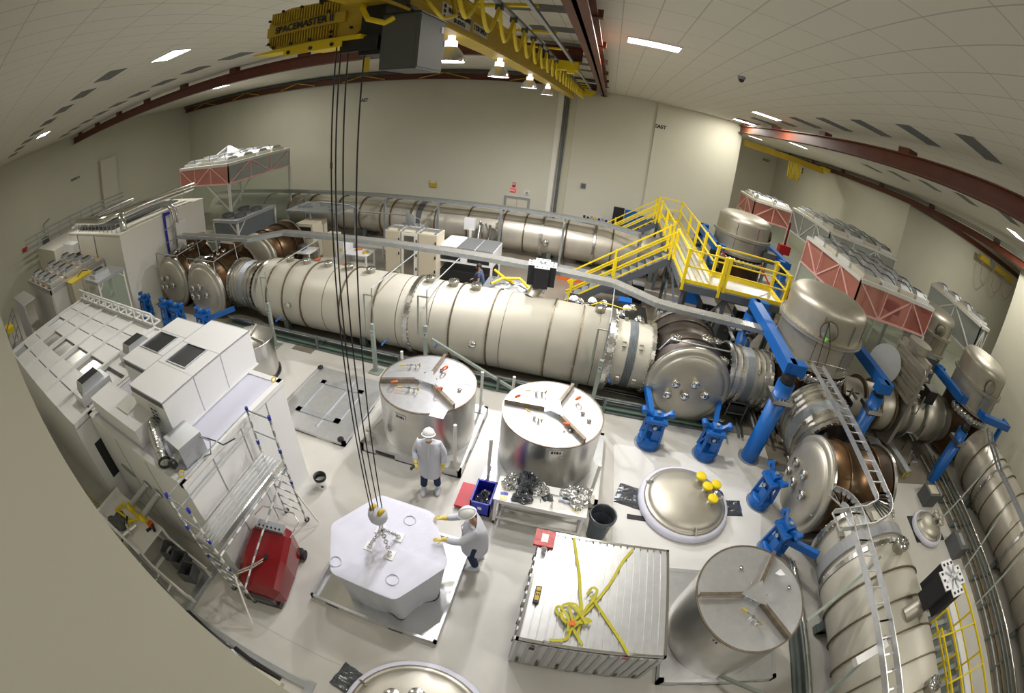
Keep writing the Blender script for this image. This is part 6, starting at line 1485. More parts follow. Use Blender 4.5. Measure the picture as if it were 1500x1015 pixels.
# ---------------------------------------------------------------- film rooms
def truss_face(m, p0, p1, z0, z1, n, mt=None):
    p0 = Vector((*p0,0)); p1 = Vector((*p1,0))
    for z in (z0,z1): m.bar(p0+Vector((0,0,z)), p1+Vector((0,0,z)), .08,.08)
    for k in range(n+1):
        q = p0.lerp(p1,k/n); m.bar(q+Vector((0,0,z0)), q+Vector((0,0,z1)), .06,.06)
        if k < n: 
            q2 = p0.lerp(p1,(k+1)/n); a, b = (z1,z0) if k%2 else (z0,z1); m.bar(q+Vector((0,0,a)), q2+Vector((0,0,b)), .07,.07)
def film_room(name_lab, x0, y0, x1, y1, z0, z1, faces, roofn, curtain=True, post='whitef', h=.2):
    t = thing('film_tent', name_lab, 'film enclosure', ((x0+x1)/2,(y0+y1)/2,0))
    for f,(ff,fm) in faces.items():
        p0,p1 = {'W':((x0,y0),(x0,y1)),'E':((x1,y0),(x1,y1)),'N':((x0,y1),(x1,y1)),'S':((x0,y0),(x1,y0))}[f]
        m = MB(); truss_face(m,p0,p1,z0,z1,3 if x1-x0 > 5 else 2); m.build('frame', g[fm], t)
        m = MB(); m.add([(*p0,z0),(*p1,z0),(*p1,z1),(*p0,z1)],[(0,1,2,3)]); m.build('film', g[ff], t)
        if curtain:
            m = MB(); m.add([(*p0,.15),(*p1,.15),(*p1,z0),(*p0,z0)],[(0,1,2,3)]); m.build('curtain', g['fclear'], t)
    m = MB(); 
    for (a,b) in (((x0,y0),(x0,y1)),((x1,y0),(x1,y1)),((x0,y1),(x1,y1)),((x0,y0),(x1,y0))): m.bar((*a,z1+.04),(*b,z1+.04),.14,.14)
    m.build('roof_edge', g['whitef'], t)
    MB().box(x0,y0,z1,x1,y1,z1+.03).build('roof', g['alug'], t)
    for (x,y) in ((x0,y0),(x1,y0),(x0,y1),(x1,y1)): MB().box(x-.06,y-.06,0,x+.06,y+.06,z0).build('post', g[post], t)
    return t
ALLR = ('left','middle','right')
def roofunits(x0,y0,x1,y1,z,nx,ny,lab,seed):
    R = random.Random(seed)
    for i in range(nx):
        for j in range(ny):
            x = x0+(i+.5)*(x1-x0)/nx; y = y0+(j+.5)*(y1-y0)/ny; w = (x1-x0)/nx*.42; l = (y1-y0)/ny*.42
            t = thing('fan_unit', lab % (ordn[i],ordn[j]), 'fan unit', (x,y,z), 'roof fan units')
            m = MB(); m.box(x-w,y-l,z,x+w,y+l,z+.2); m.build('housing', g[('whitem','offw')[(i+j)%2]], t)
            c = MB(); 
            pr = [(-w*.85,.2),(-w*.5,.34),(w*.5,.34),(w*.85,.2)]; vs = [(x+a,y-l*.8,z+b) for a,b in pr]+[(x+a,y+l*.8,z+b) for a,b in pr]
            c.add(vs,[(0,1,2,3),(7,6,5,4),(0,4,5,1),(1,5,6,2),(2,6,7,3),(3,7,4,0)]); q = c.build('hood', g['alug'], t)
            MB().tube([(x-w*.8,y-l*.6,z+.24),(x-w*.3,y,z+.37+R.random()*.05),(x+w*.2,y+l*.5,z+.36),(x+w*.85,y+l*.7,z+.22)],.018,6).build('cable', g['black'], q)
film_room('large pink filmed enclosure with white trusses behind the largest domed chamber',13.15,-14.3,18.4,-9.75,3.3,4.45,{'W':('fpink','pinkf'),'N':('fpink','pinkf')},0)
roofunits(13.3,-14.2,18.3,-9.9,4.5,4,4,'boxy roof fan unit on the large pink enclosure, column %s, row %s',1)
film_room('grey filmed enclosure with a white truss behind the large pink one',19.4,-16.4,24.6,-11.5,3.7,4.95,{'W':('fgrey','whitef'),'N':('fgrey','whitef')},0)
roofunits(19.5,-16.3,24.5,-11.6,5.0,4,4,'boxy roof fan unit on the grey enclosure, column %s, row %s',2)
film_room('grey filmed enclosure behind the chambers near the right edge',13.6,-18.9,18.2,-15.75,3.6,4.85,{'W':('fgrey','whitef'),'N':('fgrey','whitef')},0) if False else None
t = film_room('dull grey filmed enclosure near the right edge below the hanging crane cables',12.9,-19.0,17.6,-18.2,3.4,4.8,{'W':('fgrey','whitef'),'N':('fgrey','whitef')},0)
roofunits(13.0,-19.0,17.5,-18.1,4.85,4,1,'boxy roof fan unit on the dull grey enclosure, column %s, row %s',3)
film_room('small distant pink enclosure left of the large one',26.7,-12.6,30.0,-9.7,3.4,4.5,{'W':('fpink','pinkf'),'N':('fpink','pinkf')},0)
roofunits(26.8,-12.5,29.9,-9.8,4.55,3,2,'flat roof fan unit on the small distant pink enclosure, column %s, row %s',4)
film_room('filmed enclosure high at the upper left, pink on one side and grey on the other',15.1,17.35,20.1,21.9,4.0,4.95,{'W':('fpink','pinkf'),'S':('fgrey','pinkf')},0)
roofunits(15.2,17.5,20.0,21.8,5.0,4,3,'boxy roof fan unit on the upper left enclosure, column %s, row %s',5)
t = thing('pleated_cover','white pleated cover on the upper left enclosure roof','cover',(17,19.3,5.4)); m = MB(); vs = []; n = 14
for k in range(n+1): a = k/n; vs += [(16.5+1.1*a,19.0,5.40+.06*(k%2)),(17.0+.2*a,19.5,5.80+.03*(k%2)),(16.5+1.1*a,20.0,5.40+.06*(k%2))]
m.add(vs,[(3*k,3*k+3,3*k+4,3*k+1) for k in range(n)]+[(3*k+1,3*k+4,3*k+5,3*k+2) for k in range(n)]); m.build('pleats', g['paper'], t)
solo('enclosure_brace', MB().bar((15.1,17.4,2.6),(15.1,19.3,4.0),.08,.08).bar((15.1,17.4,2.6),(16.9,17.4,4.0),.08,.08), g['whitef'], 'white Y shaped brace under the corner of the upper left enclosure', 'brace')
t = thing('film_tent','dark filmed booth with a grey roof below the upper left enclosure','film enclosure',(15.2,16.5,0))
MB().box(13.85,15.55,.1,16.65,17.4,2.35).build('curtain', g['fgrey'], t); MB().box(13.8,15.5,2.35,16.7,17.45,2.5).build('roof', g['alug'], t)
for (x,y) in ((13.85,15.55),(16.65,15.55),(13.85,17.4),(16.65,17.4)): MB().box(x-.05,y-.05,0,x+.05,y+.05,2.35).build('post', g['whitef'], t)
MB().bar((13.85,15.55,1.8),(14.4,15.55,2.35),.05,.05).bar((13.85,15.55,1.8),(13.85,16.1,2.35),.05,.05).build('corner_brace', g['whitef'], t)
for k,(x,y) in enumerate(((14.5,16.0),(15.7,16.0),(14.5,16.95),(15.7,16.95))): solo('fan_disc', MB().lathe([(.32,0),(.32,.12),(.26,.14)],(x,y,2.5),(0,0,1),24), g['greyd'], 'round dark fan on the roof of the dark filmed booth, '+('front left','front right','back left','back right')[k], 'fan', 'booth roof fans')
# junction boxes on posts near the domed chambers
for k,(x,y,z,lab_) in enumerate(((11.9,-13.9,3.0,'grey box on a post behind the ribbed gate valve'),(19.9,-8.6,2.9,'grey box on a post right of the chamber behind the platform'),(16.6,-14.9,3.3,'far grey box on a post under the pink enclosure'))):
    t = thing('junction_box', lab_, 'junction box', (x,y,0)); MB().box(x-.3,y-.35,z-.45,x+.3,y+.35,z+.05).build('box', g['gbox'], t); MB().box(x-.07,y-.07,0,x+.07,y+.07,z-.45).build('post', g['galv'], t)
t = thing('red_post','tall thin red post with a box beside the small distant pink enclosure','post',(22.3,-10.4,0)); MB().box(22.2,-10.5,0,22.3,-10.4,4.4).build('post', g['red'], t); MB().box(22.0,-10.8,2.6,22.4,-10.1,3.1).build('box', g['redp'], t)
t = thing('step_bench','low bench with a grey top and yellow feet beyond the ladder tray','bench',(9.4,-11.9,0)); M = TR(9.4,-11.95,0,.15)
MB().box(-1.05,-.17,.27,1.05,.17,.3,M).build('top', g['galv'], t)
for a in (-1.02,1.0): MB().box(a,-.17,0,a+.03,-.12,.27,M).box(a,.12,0,a+.03,.17,.27,M).box(a,-.17,.2,a+.03,.17,.27,M).build('foot', g['yel'], t)
t = thing('vacuum_pump','black vacuum pump sitting between the gate valve and the right edge chamber','pump',(10.2,-13.0,2.0)); MB().box(10.0,-13.3,2.0,10.5,-12.7,2.5).build('body', g['black'], t); MB().box(10.0,-13.3,2.5,10.5,-12.7,2.53).build('top', g['steel'], t); MB().cyl((10.25,-13,1.7),(10.25,-13,2.0),.15).build('neck', g['steel'], t)
t = thing('grey_case','grey equipment case with a window on the floor beyond the smaller dome','case',(5.0,-13.2,0)); MB().box(4.7,-13.5,0,5.5,-12.9,.5).build('body', g['greyd'], t); MB().box(4.85,-13.3,.5,5.35,-13.1,.52).build('window', g['alug'], t)
t = thing('gauge_box','beige box on the floor near the second blue column','box',(7.3,-12.75,0)); MB().box(7.0,-13.1,0,7.6,-12.4,.5).build('body', g['gbox'], t); MB().box(7.1,-13.0,.5,7.5,-12.5,.53).build('top', g['cream'], t)
# low deck with yellow hand rails at the bottom right
t = thing('pit_cover','dark grating deck with yellow rails at the bottom right','deck',(1.5,-10.6,0)); MB().box(-2,-11.5,.0,3.2,-9.3,.1).build('grating', g['galvd'], t); MB().box(-2,-12.0,.0,3.3,-11.55,.2).build('kerb', g['paper'], t)
for k in range(14): MB().box(-1.9+k*.37,-11.3,.1,-1.75+k*.37,-9.5,.16).build('bar', g['galv'], t)
for (y,xe) in ((-9.6,2.1),(-10.1,2.6),(-11.35,3.6)):
    m = MB(); m.bar((-2,y,1.0),(xe,y,1.0),.05,.05); m.bar((-2,y,.55),(xe,y,.55),.04,.04); q = m.build('hand_rail', g['yel'], t)
    for x in (xe,xe-1.3,xe-2.6): MB().box(x-.03,y-.03,0,x+.03,y+.03,1.02).build('post', g['yel'], q)
for x in (.6,1.9): MB().bar((x,-9.5,1.0),(x,-11.35,1.0),.045,.045).build('cross_rail', g['yel'], t)
# clutter of fittings around the big chambers
R9 = random.Random(99); LBL = ('nearest the gantry foot','under the tray','by the ladder tray','behind the column','next to the pipe trough','under the blue beam','beside the stand','at the chamber foot','next to the bellows','beyond the stand')
for k in range(10):
    x, y, z = [(9.2,-5.9,1.6),(11.5,-5.2,2.2),(9.6,-8.6,1.7),(11.8,-4.8,1.8),(9.3,-9.4,.4),(12.0,-6.1,2.2),(9.9,-12.9,.5),(11.9,-3.6,1.9),(8.9,-12.6,.5),(12.3,-2.4,1.6)][k]
    t = thing('pipe_fitting_cluster','tangle of shiny valves and pipes, '+LBL[k],'pipe fittings',(x,y,z))
    for j in range(6):
        a = Vector((x+R9.uniform(-.25,.25),y+R9.uniform(-.25,.25),z+R9.uniform(-.2,.25))); d = Vector(R9.choice([(1,0,0),(0,1,0),(0,0,1)])); MB().cyl(a-d*R9.uniform(.1,.3),a+d*R9.uniform(.1,.3),R9.uniform(.02,.06),n=10).build('pipe', g[R9.choice(['bright','steel','galv','black'])], t)
    MB().box(x-.03,y-.03,0,x+.03,y+.03,z).build('post', g['galvd'], t)

for k,(x,y,w_,l_,h_,mt,lab_) in enumerate(((15.0,-5.6,.6,.8,1.1,'greyd','dark equipment case under the yellow platform edge'),(16.8,-5.2,.9,.6,.9,'black','black equipment case behind the platform posts'),(17.8,-1.2,.7,1.2,.7,'greyd','dark grey case beneath the stair landing'),
    (18.3,.6,.5,1.4,.5,'orange','orange lidded low case below the stair flight'),(17.3,-2.2,.5,.5,.8,'black','black case between the stair posts'),(15.3,-3.4,.8,.7,1.0,'greyd','dark case standing under the walkway'),(18.6,-4.9,.6,.6,1.3,'blue','blue case beyond the walkway posts'),(14.9,-6.1,.5,.6,1.6,'black','tall black case next to the blue gantry column'))):
    t = thing('equipment_case', lab_, 'case', (x,y,0)); MB().box(x-w_/2,y-l_/2,.0,x+w_/2,y+l_/2,h_).build('body', g[mt], t)
    MB().box(x-w_/2-.01,y-l_/2-.01,h_,x+w_/2+.01,y+l_/2+.01,h_+.03).build('lid', g['grey'], t); MB().box(x-w_/2-.02,y-.06,h_*.6,x-w_/2,y+.06,h_*.65).build('handle', g['galv'], t)

R8 = random.Random(12)
for k in range(34):
    zone = k % 4
    if zone == 0: a = (R8.uniform(8.9,9.5),R8.uniform(-6.5,-4.6)); b = (a[0]+R8.uniform(1.2,3.2),a[1]+R8.uniform(-.4,.4))
    elif zone == 1: a = (R8.uniform(9.0,12.8),R8.uniform(-8.6,-5.5)); b = (a[0]+R8.uniform(-.4,.4),a[1]-R8.uniform(1.5,4.0))
    elif zone == 2: a = (R8.uniform(9.9,12.3),R8.uniform(-2.4,0)); b = (a[0]+R8.uniform(-.1,.1),a[1]-R8.uniform(1.8,3.4))
    else: a = (R8.uniform(12.6,14.0),R8.uniform(-4,10)); b = (a[0]+R8.uniform(-.2,.4),a[1]-R8.uniform(1.5,3.5))
    z = R8.uniform(.05,.5)
    solo('service_line', MB().tube([(*a,z),(*b,z)],R8.uniform(.025,.06),8), g[R8.choice(['galvd','black','steel','galvd','ring','galv'])], 'low service line lying among the supports under the steel vessels', 'pipe', 'service lines under the vessels')
for k in range(10):
    x, y = [(10.2,-5.0),(12.4,-7.4),(9.6,-8.0),(11.9,-9.6),(13.4,-1.4),(13.2,5.4),(13.3,7.6),(9.0,-10.2),(13.0,-3.6),(12.6,-12.8)][k]
    t = thing('service_rack', 'dark low rack of equipment on the floor ' + ('beneath the wide bellows joint','behind the largest domed chamber','beside the ringed steel joint','behind the gate valve tube','left of the foil bench','behind the vessel near the white bench','behind the vessel near the cream cabinets','next to the low bench','under the platform corner','beyond the ribbed gate valve')[k], 'rack', (x,y,0))
    for (u,v) in ((-.3,-.3),(.3,-.3),(-.3,.3),(.3,.3)): MB().box(x+u-.02,y+v-.02,0,x+u+.02,y+v+.02,.75).build('post', g['galvd'], t)
    MB().box(x-.32,y-.32,.35,x+.32,y+.32,.38).build('shelf', g['galvd'], t); MB().box(x-.28,y-.25,.38,x+.2,y+.25,.62).build('unit', g[('black','greyd','blued','black','steel')[k%5]], t); MB().box(x-.32,y-.32,.73,x+.32,y+.32,.76).build('top', g['greyd'], t)
# ---------------------------------------------------------------- overhead crane
GY = 2.12
cr = thing('bridge_crane', 'yellow bridge crane girder crossing the ceiling towards the far wall', 'crane', (12,GY,8.3))
m = MB(); m.box(1.0,GY-.02,8.23,23.9,GY+.02,8.74); m.build('web', g['cyel'], cr)
m = MB(); m.box(1.0,GY-.17,8.2,23.9,GY+.17,8.235); m.box(1.0,GY-.15,8.73,23.9,GY+.15,8.76); m.build('flange', g['cyel'], cr)
for xe in (12.1,23.6):
    m = MB(); m.box(xe-.2,GY-1.1,8.5,xe+.2,GY+1.1,8.76); m.box(xe-.16,GY-1.0,8.42,xe+.16,GY-.8,8.5); m.build('end_truck', g['yel'], cr)
for x in (6,8,10,14,16,18,20,21.5,23):
    MB().box(x-.05,GY-1.0,8.76,x+.05,GY+.1,8.80).build('cable_arm', g['yel'], cr)
m = MB()
for y in (GY-.95,GY-.55): m.box(3.5,y-.03,8.70,23.6,y+.03,8.755)
m.build('festoon_track', g['galv'], cr)
f = thing('festoon_cable','row of yellow cable loops hanging from the crane girder','cable',(12,GY-.55,8.6))
x = 4.0; k = 0
while x < 23.2:
    w_ = .85; d = .46; P = [(x+w_*(u+.16*math.sin(2*PI*u)), GY-.55, 8.68-d*(1-(2*u-1)**4)) for u in [i/12 for i in range(13)]]
    MB().tube(P,.028,8).build('loop', g['yel'], f); MB().box(x-.04,GY-.60,8.62,x+.04,GY-.50,8.72).build('trolley', g['greyd'], f); x += w_
# writing on the girder
sg = MB(); sg.box(5.05,GY-.03,8.37,6.15,GY-.021,8.60); q = sg.build('name_plate', g['label'], cr)
text('lettering','WASHINGTON CRANE',.105,frame((5.70,GY-.033,8.52),(1,0,0),(0,0,1)),g['ink'],q,ax=.82); text('lettering','206-863-9661',.09,frame((5.70,GY-.033,8.42),(1,0,0),(0,0,1)),g['inkg'],q,ax=.9); MB().box(5.10,GY-.035,8.53,5.17,GY-.03,8.58).box(5.10,GY-.035,8.46,5.17,GY-.03,8.51).box(5.12,GY-.035,8.40,5.15,GY-.03,8.43).build('print', g['ink'], q)
sg = MB(); sg.box(6.3,GY-.03,8.40,7.05,GY-.021,8.57); q = sg.build('capacity_plate', g['label'], cr); text('lettering','5 TON CAPACITY',.12,frame((6.67,GY-.033,8.485),(1,0,0),(0,0,1)),g['ink'],q,ax=.72)
# bay lamps under the girder
for k,x in enumerate((5.55,8.1,11.2,14.4)):
    t = thing('bay_lamp','bell shaped bay lamp under the crane girder, %s from the hoist' % ordn[k],'lamp',(x,GY,8.2),'bay lamps under the crane')
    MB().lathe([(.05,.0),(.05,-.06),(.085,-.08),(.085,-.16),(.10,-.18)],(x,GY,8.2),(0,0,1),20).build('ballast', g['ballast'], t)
    MB().lathe([(.10,-.17),(.15,-.23),(.19,-.31),(.20,-.38)],(x,GY,8.2),(0,0,1),28,False,False).build('reflector', g['glass'], t)
    MB().lathe([(.19,-.36),(.001,-.362)],(x,GY,8.2),(0,0,1),28,False,False).build('lens', g['lampc'], t)
    l = bpy.data.lights.new('bay_light','SPOT'); l.energy = BAY*(1,1,1.4,7)[k]; l.spot_size = math.radians((150,150,160,172)[k]); l.spot_blend = .6; l.shadow_soft_size = .18; l.color = (.97,.96,1)
    lo = bpy.data.objects.new('bay_light', l); COL.objects.link(lo); lo.location = (x,GY,7.80)
# hoist
ho = thing('hoist_trolley', 'yellow ribbed hoist gearbox hanging from the crane, at the top of the picture', 'hoist', (3.5,2.6,8.0))
HX = 3.5
pr = [(3.33,7.93),(2.34,7.89),(2.25,7.95),(2.20,8.05),(2.22,8.18),(2.33,8.29),(2.72,8.35),(3.12,8.37),(3.32,8.34),(3.41,8.24),(3.40,8.02)]
M = Matrix(((0,0,1,0),(1,0,0,0),(0,1,0,0),(0,0,0,1)))
m = MB(); m.prism([(y,z) for y,z in pr],HX+.02,HX+.40,M=M); m.build('gearbox', g['cyel'], ho)
m = MB()
for k in range(26):
    y = 2.50+k*.034
    for (za,zb) in ((7.93,8.06),(8.19,8.32)):
        zo_ = (y-2.42)*.035; m.box(HX-.0,y,za+zo_,HX+.03,y+.014,zb+zo_)
m.box(HX-.012,2.40,8.075,HX+.03,3.40,8.19); m.build('ribs', g['cyel'], ho)
text('lettering','SPACEMASTER II',.104,frame((HX-.022,2.90,8.135),(0,-1,.02),(0,0,1)),g['ink'],ho,ax=1.0,ext=.001)
m = MB()
for (y,z) in ((3.3,7.95),(3.05,7.95),(2.8,7.95),(2.55,7.94),(3.2,8.35),(2.95,8.345),(2.7,8.33),(2.34,8.24),(2.32,8.0),(2.6,8.22),(2.55,7.99),(3.38,8.27),(3.37,8.0)): m.cyl((HX-.02,y,z),(HX+.0,y,z),.016,n=8)
m.build('bolt', g['black'], ho)
m = MB(); m.box(HX-.10,2.15,7.86,HX+.5,3.0,7.90); m.prism([(3.0,7.86),(3.5,7.885),(3.5,7.90),(3.0,7.90)],HX-.10,HX+.2,M=M); m.box(HX-.11,2.35,7.80,HX-.09,3.05,7.87); m.build('trolley_plate', g['yel'], ho)
m = MB()
for y in (2.45,2.7,2.98): m.cyl((HX-.125,y,7.835),(HX-.10,y,7.835),.02,n=8)
m.build('plate_bolt', g['black'], ho)
m = MB(); m.box(HX-.0,1.98,7.70,HX+.45,2.22,8.4); m.box(HX-.05,2.0,7.74,HX+.0,2.4,7.88); m.box(HX+.2,2.1,8.25,HX+.7,2.9,8.5); m.build('frame', g['black'], ho)
m = MB(); m.box(HX+.42,1.95,8.1,HX+.6,2.35,8.28); m.build('motor', g['greyd'], ho)
t = thing('control_box','plain grey steel control box hanging beside the yellow hoist','control box',(3.7,1.75,7.52)); MB().box(3.42,1.60,7.53,3.98,1.95,8.06).build('housing', g['gbox'], t)
MB().box(3.41,1.59,8.06,4.0,1.96,8.075).build('top_edge', g['black'], t); MB().box(3.43,1.594,7.55,3.97,1.6,8.04).build('door', g['gbox'], t); MB().box(3.88,1.588,7.93,3.95,1.594,8.0).build('label_patch', g['label'], t); MB().box(3.415,1.63,7.55,3.42,1.94,8.04).build('side_panel', g['gbox'], t)
solo('yellow_tag', MB().box(3.40,2.04,7.52,3.41,2.09,7.66), g['cyel'], 'small yellow tag dangling under the hoist frame', 'tag')
solo('yellow_cable', MB().tube([(3.5,2.15,8.35),(3.38,2.15,8.15),(3.33,2.05,8.02),(3.36,1.9,7.97),(3.42,1.85,8.02)],.028,10), g['yel'], 'thick yellow cable looping from the hoist into the grey control box', 'cable')
solo('yellow_cable', MB().tube([(4.1,2.0,8.6),(4.0,1.85,8.35),(4.4,1.8,8.2),(4.9,1.85,8.35),(5.0,1.95,8.6)],.025,10), g['yel'], 'yellow cable loop against the girder above the grey control box', 'cable')
# hoist cables
tops = [(3.60,2.54),(3.62,2.50),(3.66,2.44),(3.56,2.19)]; 
bots = [(3.20,2.29),(3.21,2.25),(3.30,2.22),(3.32,2.17)]
hc = thing('hoist_cables','four thin dark steel cables running down from the hoist to the hook block','hoist cables',(3.3,2.3,2.1))
for a,b in zip(tops,bots): MB().cyl((*a,7.86),(*b,2.05),.008,n=6).build('cable', g['ink'], hc)
MB().cyl((3.52,2.49,6.60),(3.52,2.49,6.66),.014,n=8).build('cable_clamp', g['ring'], hc)
# distant cranes
t = thing('distant_crane','yellow crane girder with hanging cables in the far recess','crane',(36,-12.5,8.0)); MB().box(33.8,-17.9,7.85,34.2,-10.4,8.35).build('girder', g['cyel'], t); MB().box(33.5,-18.4,8.1,34.5,-17.8,8.45).build('end_truck', g['yel'], t)
for k in range(5): MB().tube([(33.7,-14.5-k*.25,7.9),(33.7,-14.55-k*.25,6.6-.2*(k%2)),(33.7,-14.65-k*.25,6.5),(33.7,-14.7-k*.25,7.9)],.05,6).build('cable', g['yel'], t)
t = thing('distant_crane','short yellow crane girder with looping cables on the right side wall','crane',(22.0,-30,7.6)); MB().box(21.9,-33.6,7.6,22.2,-27.5,8.0).build('girder', g['cyel'], t); MB().box(21.7,-29.6,7.7,21.9,-28.9,8.2).build('trolley', g['galv'], t)
for k in range(3): MB().tube([(21.85,-27.8-k*2,7.7),(21.85,-28.1-k*2,6.4),(21.85,-28.8-k*2,6.0),(21.85,-29.4-k*2,6.4),(21.85,-29.8-k*2,7.7)],.03,6).build('cable', g['wood'], t)
t = thing('far_rack','blue and red topped racks against the wall near the right edge','rack',(20.5,-23,0)); MB().box(20.3,-22.6,0,20.6,-20.2,2.4).build('panel', g['whitem'], t); MB().box(20.25,-22.6,2.2,20.6,-20.2,2.45).build('blue_top', g['blued'], t); MB().box(20.2,-23.6,1.2,20.6,-23.0,3.2).build('red_panel', g['redp'], t)
# ---------------------------------------------------------------- people
def skinmesh(name, nodes, edges, mat_, parent, sub=1, root=0):
    """nodes: (x,y,z,r); one connected skinned surface"""
    org = Vector(parent['_w'])
    me = bpy.data.meshes.new(name); me.from_pydata([tuple(Vector(n[:3])-org) for n in nodes], edges, []); me.update()
    o = bpy.data.objects.new(name, me); COL.objects.link(o); o.parent = parent; me.materials.append(mat_)
    s = o.modifiers.new('skin','SKIN'); s.use_smooth_shade = True
    for i,n in enumerate(nodes):
        d = me.skin_vertices[0].data[i]; d.radius = (n[3], n[4] if len(n) > 4 else n[3]); d.use_root = (i == root)
    sb = o.modifiers.new('sub','SUBSURF'); sb.levels = sub; sb.render_levels = sub
    return o
def person(lab, base, F, pose, coat='clothb', hat=True, trousers='navy', shoes='clothb', gloves='glove', mask=True, hair='hair', sleeves=True, cat='person'):
    """base: floor point; F: facing (2-D). pose: dict of joints in the body frame (forward, left, up)"""
    B = Vector((*base,0)); f = Vector((F[0],F[1],0)).normalized(); l = Vector((-f.y,f.x,0)); U = Vector((0,0,1))
    W = lambda p: B+f*p[0]+l*p[1]+U*p[2]
    N = lambda p, *r: (*W(p), *r)
    t = thing('person', lab, cat, tuple(B)); P = pose; b0 = skinmesh
    hd = Vector(P['head']); nk = Vector(P['neck']); ch = Vector(P['chest']); pv = Vector(P['pelvis'])
    nodes = [N(pv,.07,.07), N(pv.lerp(ch,.5),.07,.08), N(ch,.07,.10), N(nk,.055), N(nk.lerp(hd,.5),.055), N(hd-Vector((0,0,.03)),.085,.08), N(hd+Vector((0,0,.05)),.088,.078)]
    E = [(0,1),(1,2),(2,3),(3,4),(4,5),(5,6)]
    def chain(start, pts):
        pr = start
        for p,r in pts: nodes.append(N(p,r)); E.append((pr,len(nodes)-1)); pr = len(nodes)-1
        return pr
    for s in ('l','r'):
        chain(0,[(P['hip'+s],.07),(P['knee'+s],.055),(P['ank'+s],.042)])
        chain(2,[(P['sho'+s],.045),(P['elb'+s],.036),(P['wri'+s],.03)])
    body = b0('body', nodes, E, g['skin'], t, 1)
    # clothes: coat (torso and sleeves), trousers, shoe covers
    hem = P['hem']
    cn = [N(ch,.185,.25), N(nk-Vector((0,0,.05)),.085), N(pv.lerp(ch,.45),.185,.235), N(pv-Vector((0,0,.05)),.20,.25), N(hem,.215,.27)]
    ce = [(0,1),(0,2),(2,3),(3,4)]
    for s in ('l','r'):
        k = len(cn); cn += [N(Vector(P['sho'+s])-Vector((0,0,.03)),.082), N(P['elb'+s],.07), N(Vector(P['elb'+s]).lerp(Vector(P['wri'+s]),.85 if sleeves else .05),.058)]; ce += [(0,k),(k,k+1),(k+1,k+2)]
    if not sleeves:
        cn = cn[:4]; ce = [(0,1),(0,2),(2,3)]
        for s in ('l','r'):
            k = len(cn); cn += [N(P['sho'+s],.075), N(Vector(P['sho'+s]).lerp(Vector(P['elb'+s]),.55),.062)]; ce += [(0,k),(k,k+1)]
    b0('coat' if sleeves else 'shirt', cn, ce, g[coat], t, 2)
    if sleeves:
        m = MB(); m.tube([W((Vector(nk)+Vector((.10,0,-.05)))), W(ch+Vector((.205,0,.0))), W(pv.lerp(ch,.4)+Vector((.20,0,0))), W(Vector(hem)+Vector((.215,0,.03)))], .008, 5); m.build('zip_placket', g['cloth'], t)
    for s in ('l','r'):
        b0('trouser_leg', [N(P['hip'+s],.10), N(P['knee'+s],.085), N(Vector(P['ank'+s])+Vector((0,0,.05)),.075)], [(0,1),(1,2)], g[trousers], t, 2)
        a = Vector(P['ank'+s]); m = MB(); M = Matrix.Translation(W((a[0]+.06,a[1],.045))) @ Matrix(((f.x,l.x,0,0),(f.y,l.y,0,0),(0,0,1,0),(0,0,0,1)))
        vs = MB(); vs.ball((0,0,0),1,16,8,(.155,.062,.05)); m.add([M@Vector((v[0],v[1],max(v[2],-.043))) for v in vs.v], vs.f, True)
        vs = MB(); vs.ball((-.06,0,.05),1,12,6,(.065,.058,.08)); m.add([M@Vector(v) for v in vs.v], vs.f, True); m.build('shoe', g[shoes], t)
        # hand with five fingers
        w = Vector(P['wri'+s]); d = Vector(P['hdir'+s]).normalized(); pn = Vector(P['palm'+s]).normalized(); sd = d.cross(pn).normalized(); q = .0
        palm = [N(w,.028), N(w+d*.045,.034,.018), N(w+d*.085,.036,.016)]; pe = [(0,1),(1,2)]
        cl = P.get('curl'+s,.25)
        for j,(of,L) in enumerate(((-.030,.062),(-.010,.074),(.011,.070),(.030,.055))):
            k = len(palm); b = w+d*.09+sd*of; c1 = (d*(1-cl)+pn*cl).normalized(); c2 = (d*(1-2*cl)+pn*2*cl).normalized()
            p1 = b+c1*L*.5; p2 = p1+c2*L*.5; palm += [N(b,.0095), N(p1,.0085), N(p2,.0075)]; pe += [(2,k),(k,k+1),(k+1,k+2)]
        k = len(palm); tb_ = w+d*.03-sd*.03; sgn = 1 if P.get('thumb'+s,1) > 0 else -1; tb_ = w+d*.03-sd*.032*sgn
        palm += [N(tb_,.012), N(tb_+d*.03-sd*.025*sgn+pn*.01,.011), N(tb_+d*.06-sd*.032*sgn+pn*.02,.009)]; pe += [(1,k),(k,k+1),(k+1,k+2)]
        b0('glove' if gloves else 'hand', palm, pe, g[gloves or 'skin'], t, 1)
        if gloves: MB().cyl(W(w-d*.07), W(w+d*.01), .045, .036, n=14).build('glove_cuff', g[gloves], t)
    # head: face, ears, hair or hat
    hf = Vector(P.get('look',(1,0,0))); hf = (f*hf[0]+l*hf[1]+U*hf[2]).normalized(); hu = (U-hf*hf.z).normalized(); hl = hu.cross(hf)
    H0 = W(hd); R3 = Matrix((hf,hl,hu)).transposed().to_4x4(); R3.translation = H0
    def hb_(name, c, r, sc, mt, n=14, k=8, zmin=None):
        vs = MB(); vs.ball((0,0,0),1,n,k,tuple(r*q for q in sc)); pts = [Vector(v)+Vector(c) for v in vs.v]
        if zmin is not None: pts = [Vector((p.x,p.y,max(p.z,zmin))) for p in pts]
        m = MB(); m.add([R3@p for p in pts], vs.f, True); return m.build(name, g[mt], t)
    hb_('nose',(.098,0,-.005),.016,(1,.8,1.3),'skin'); hb_('ear',(0,.082,0),.03,(.6,.35,1),'skin'); hb_('ear',(0,-.082,0),.03,(.6,.35,1),'skin')
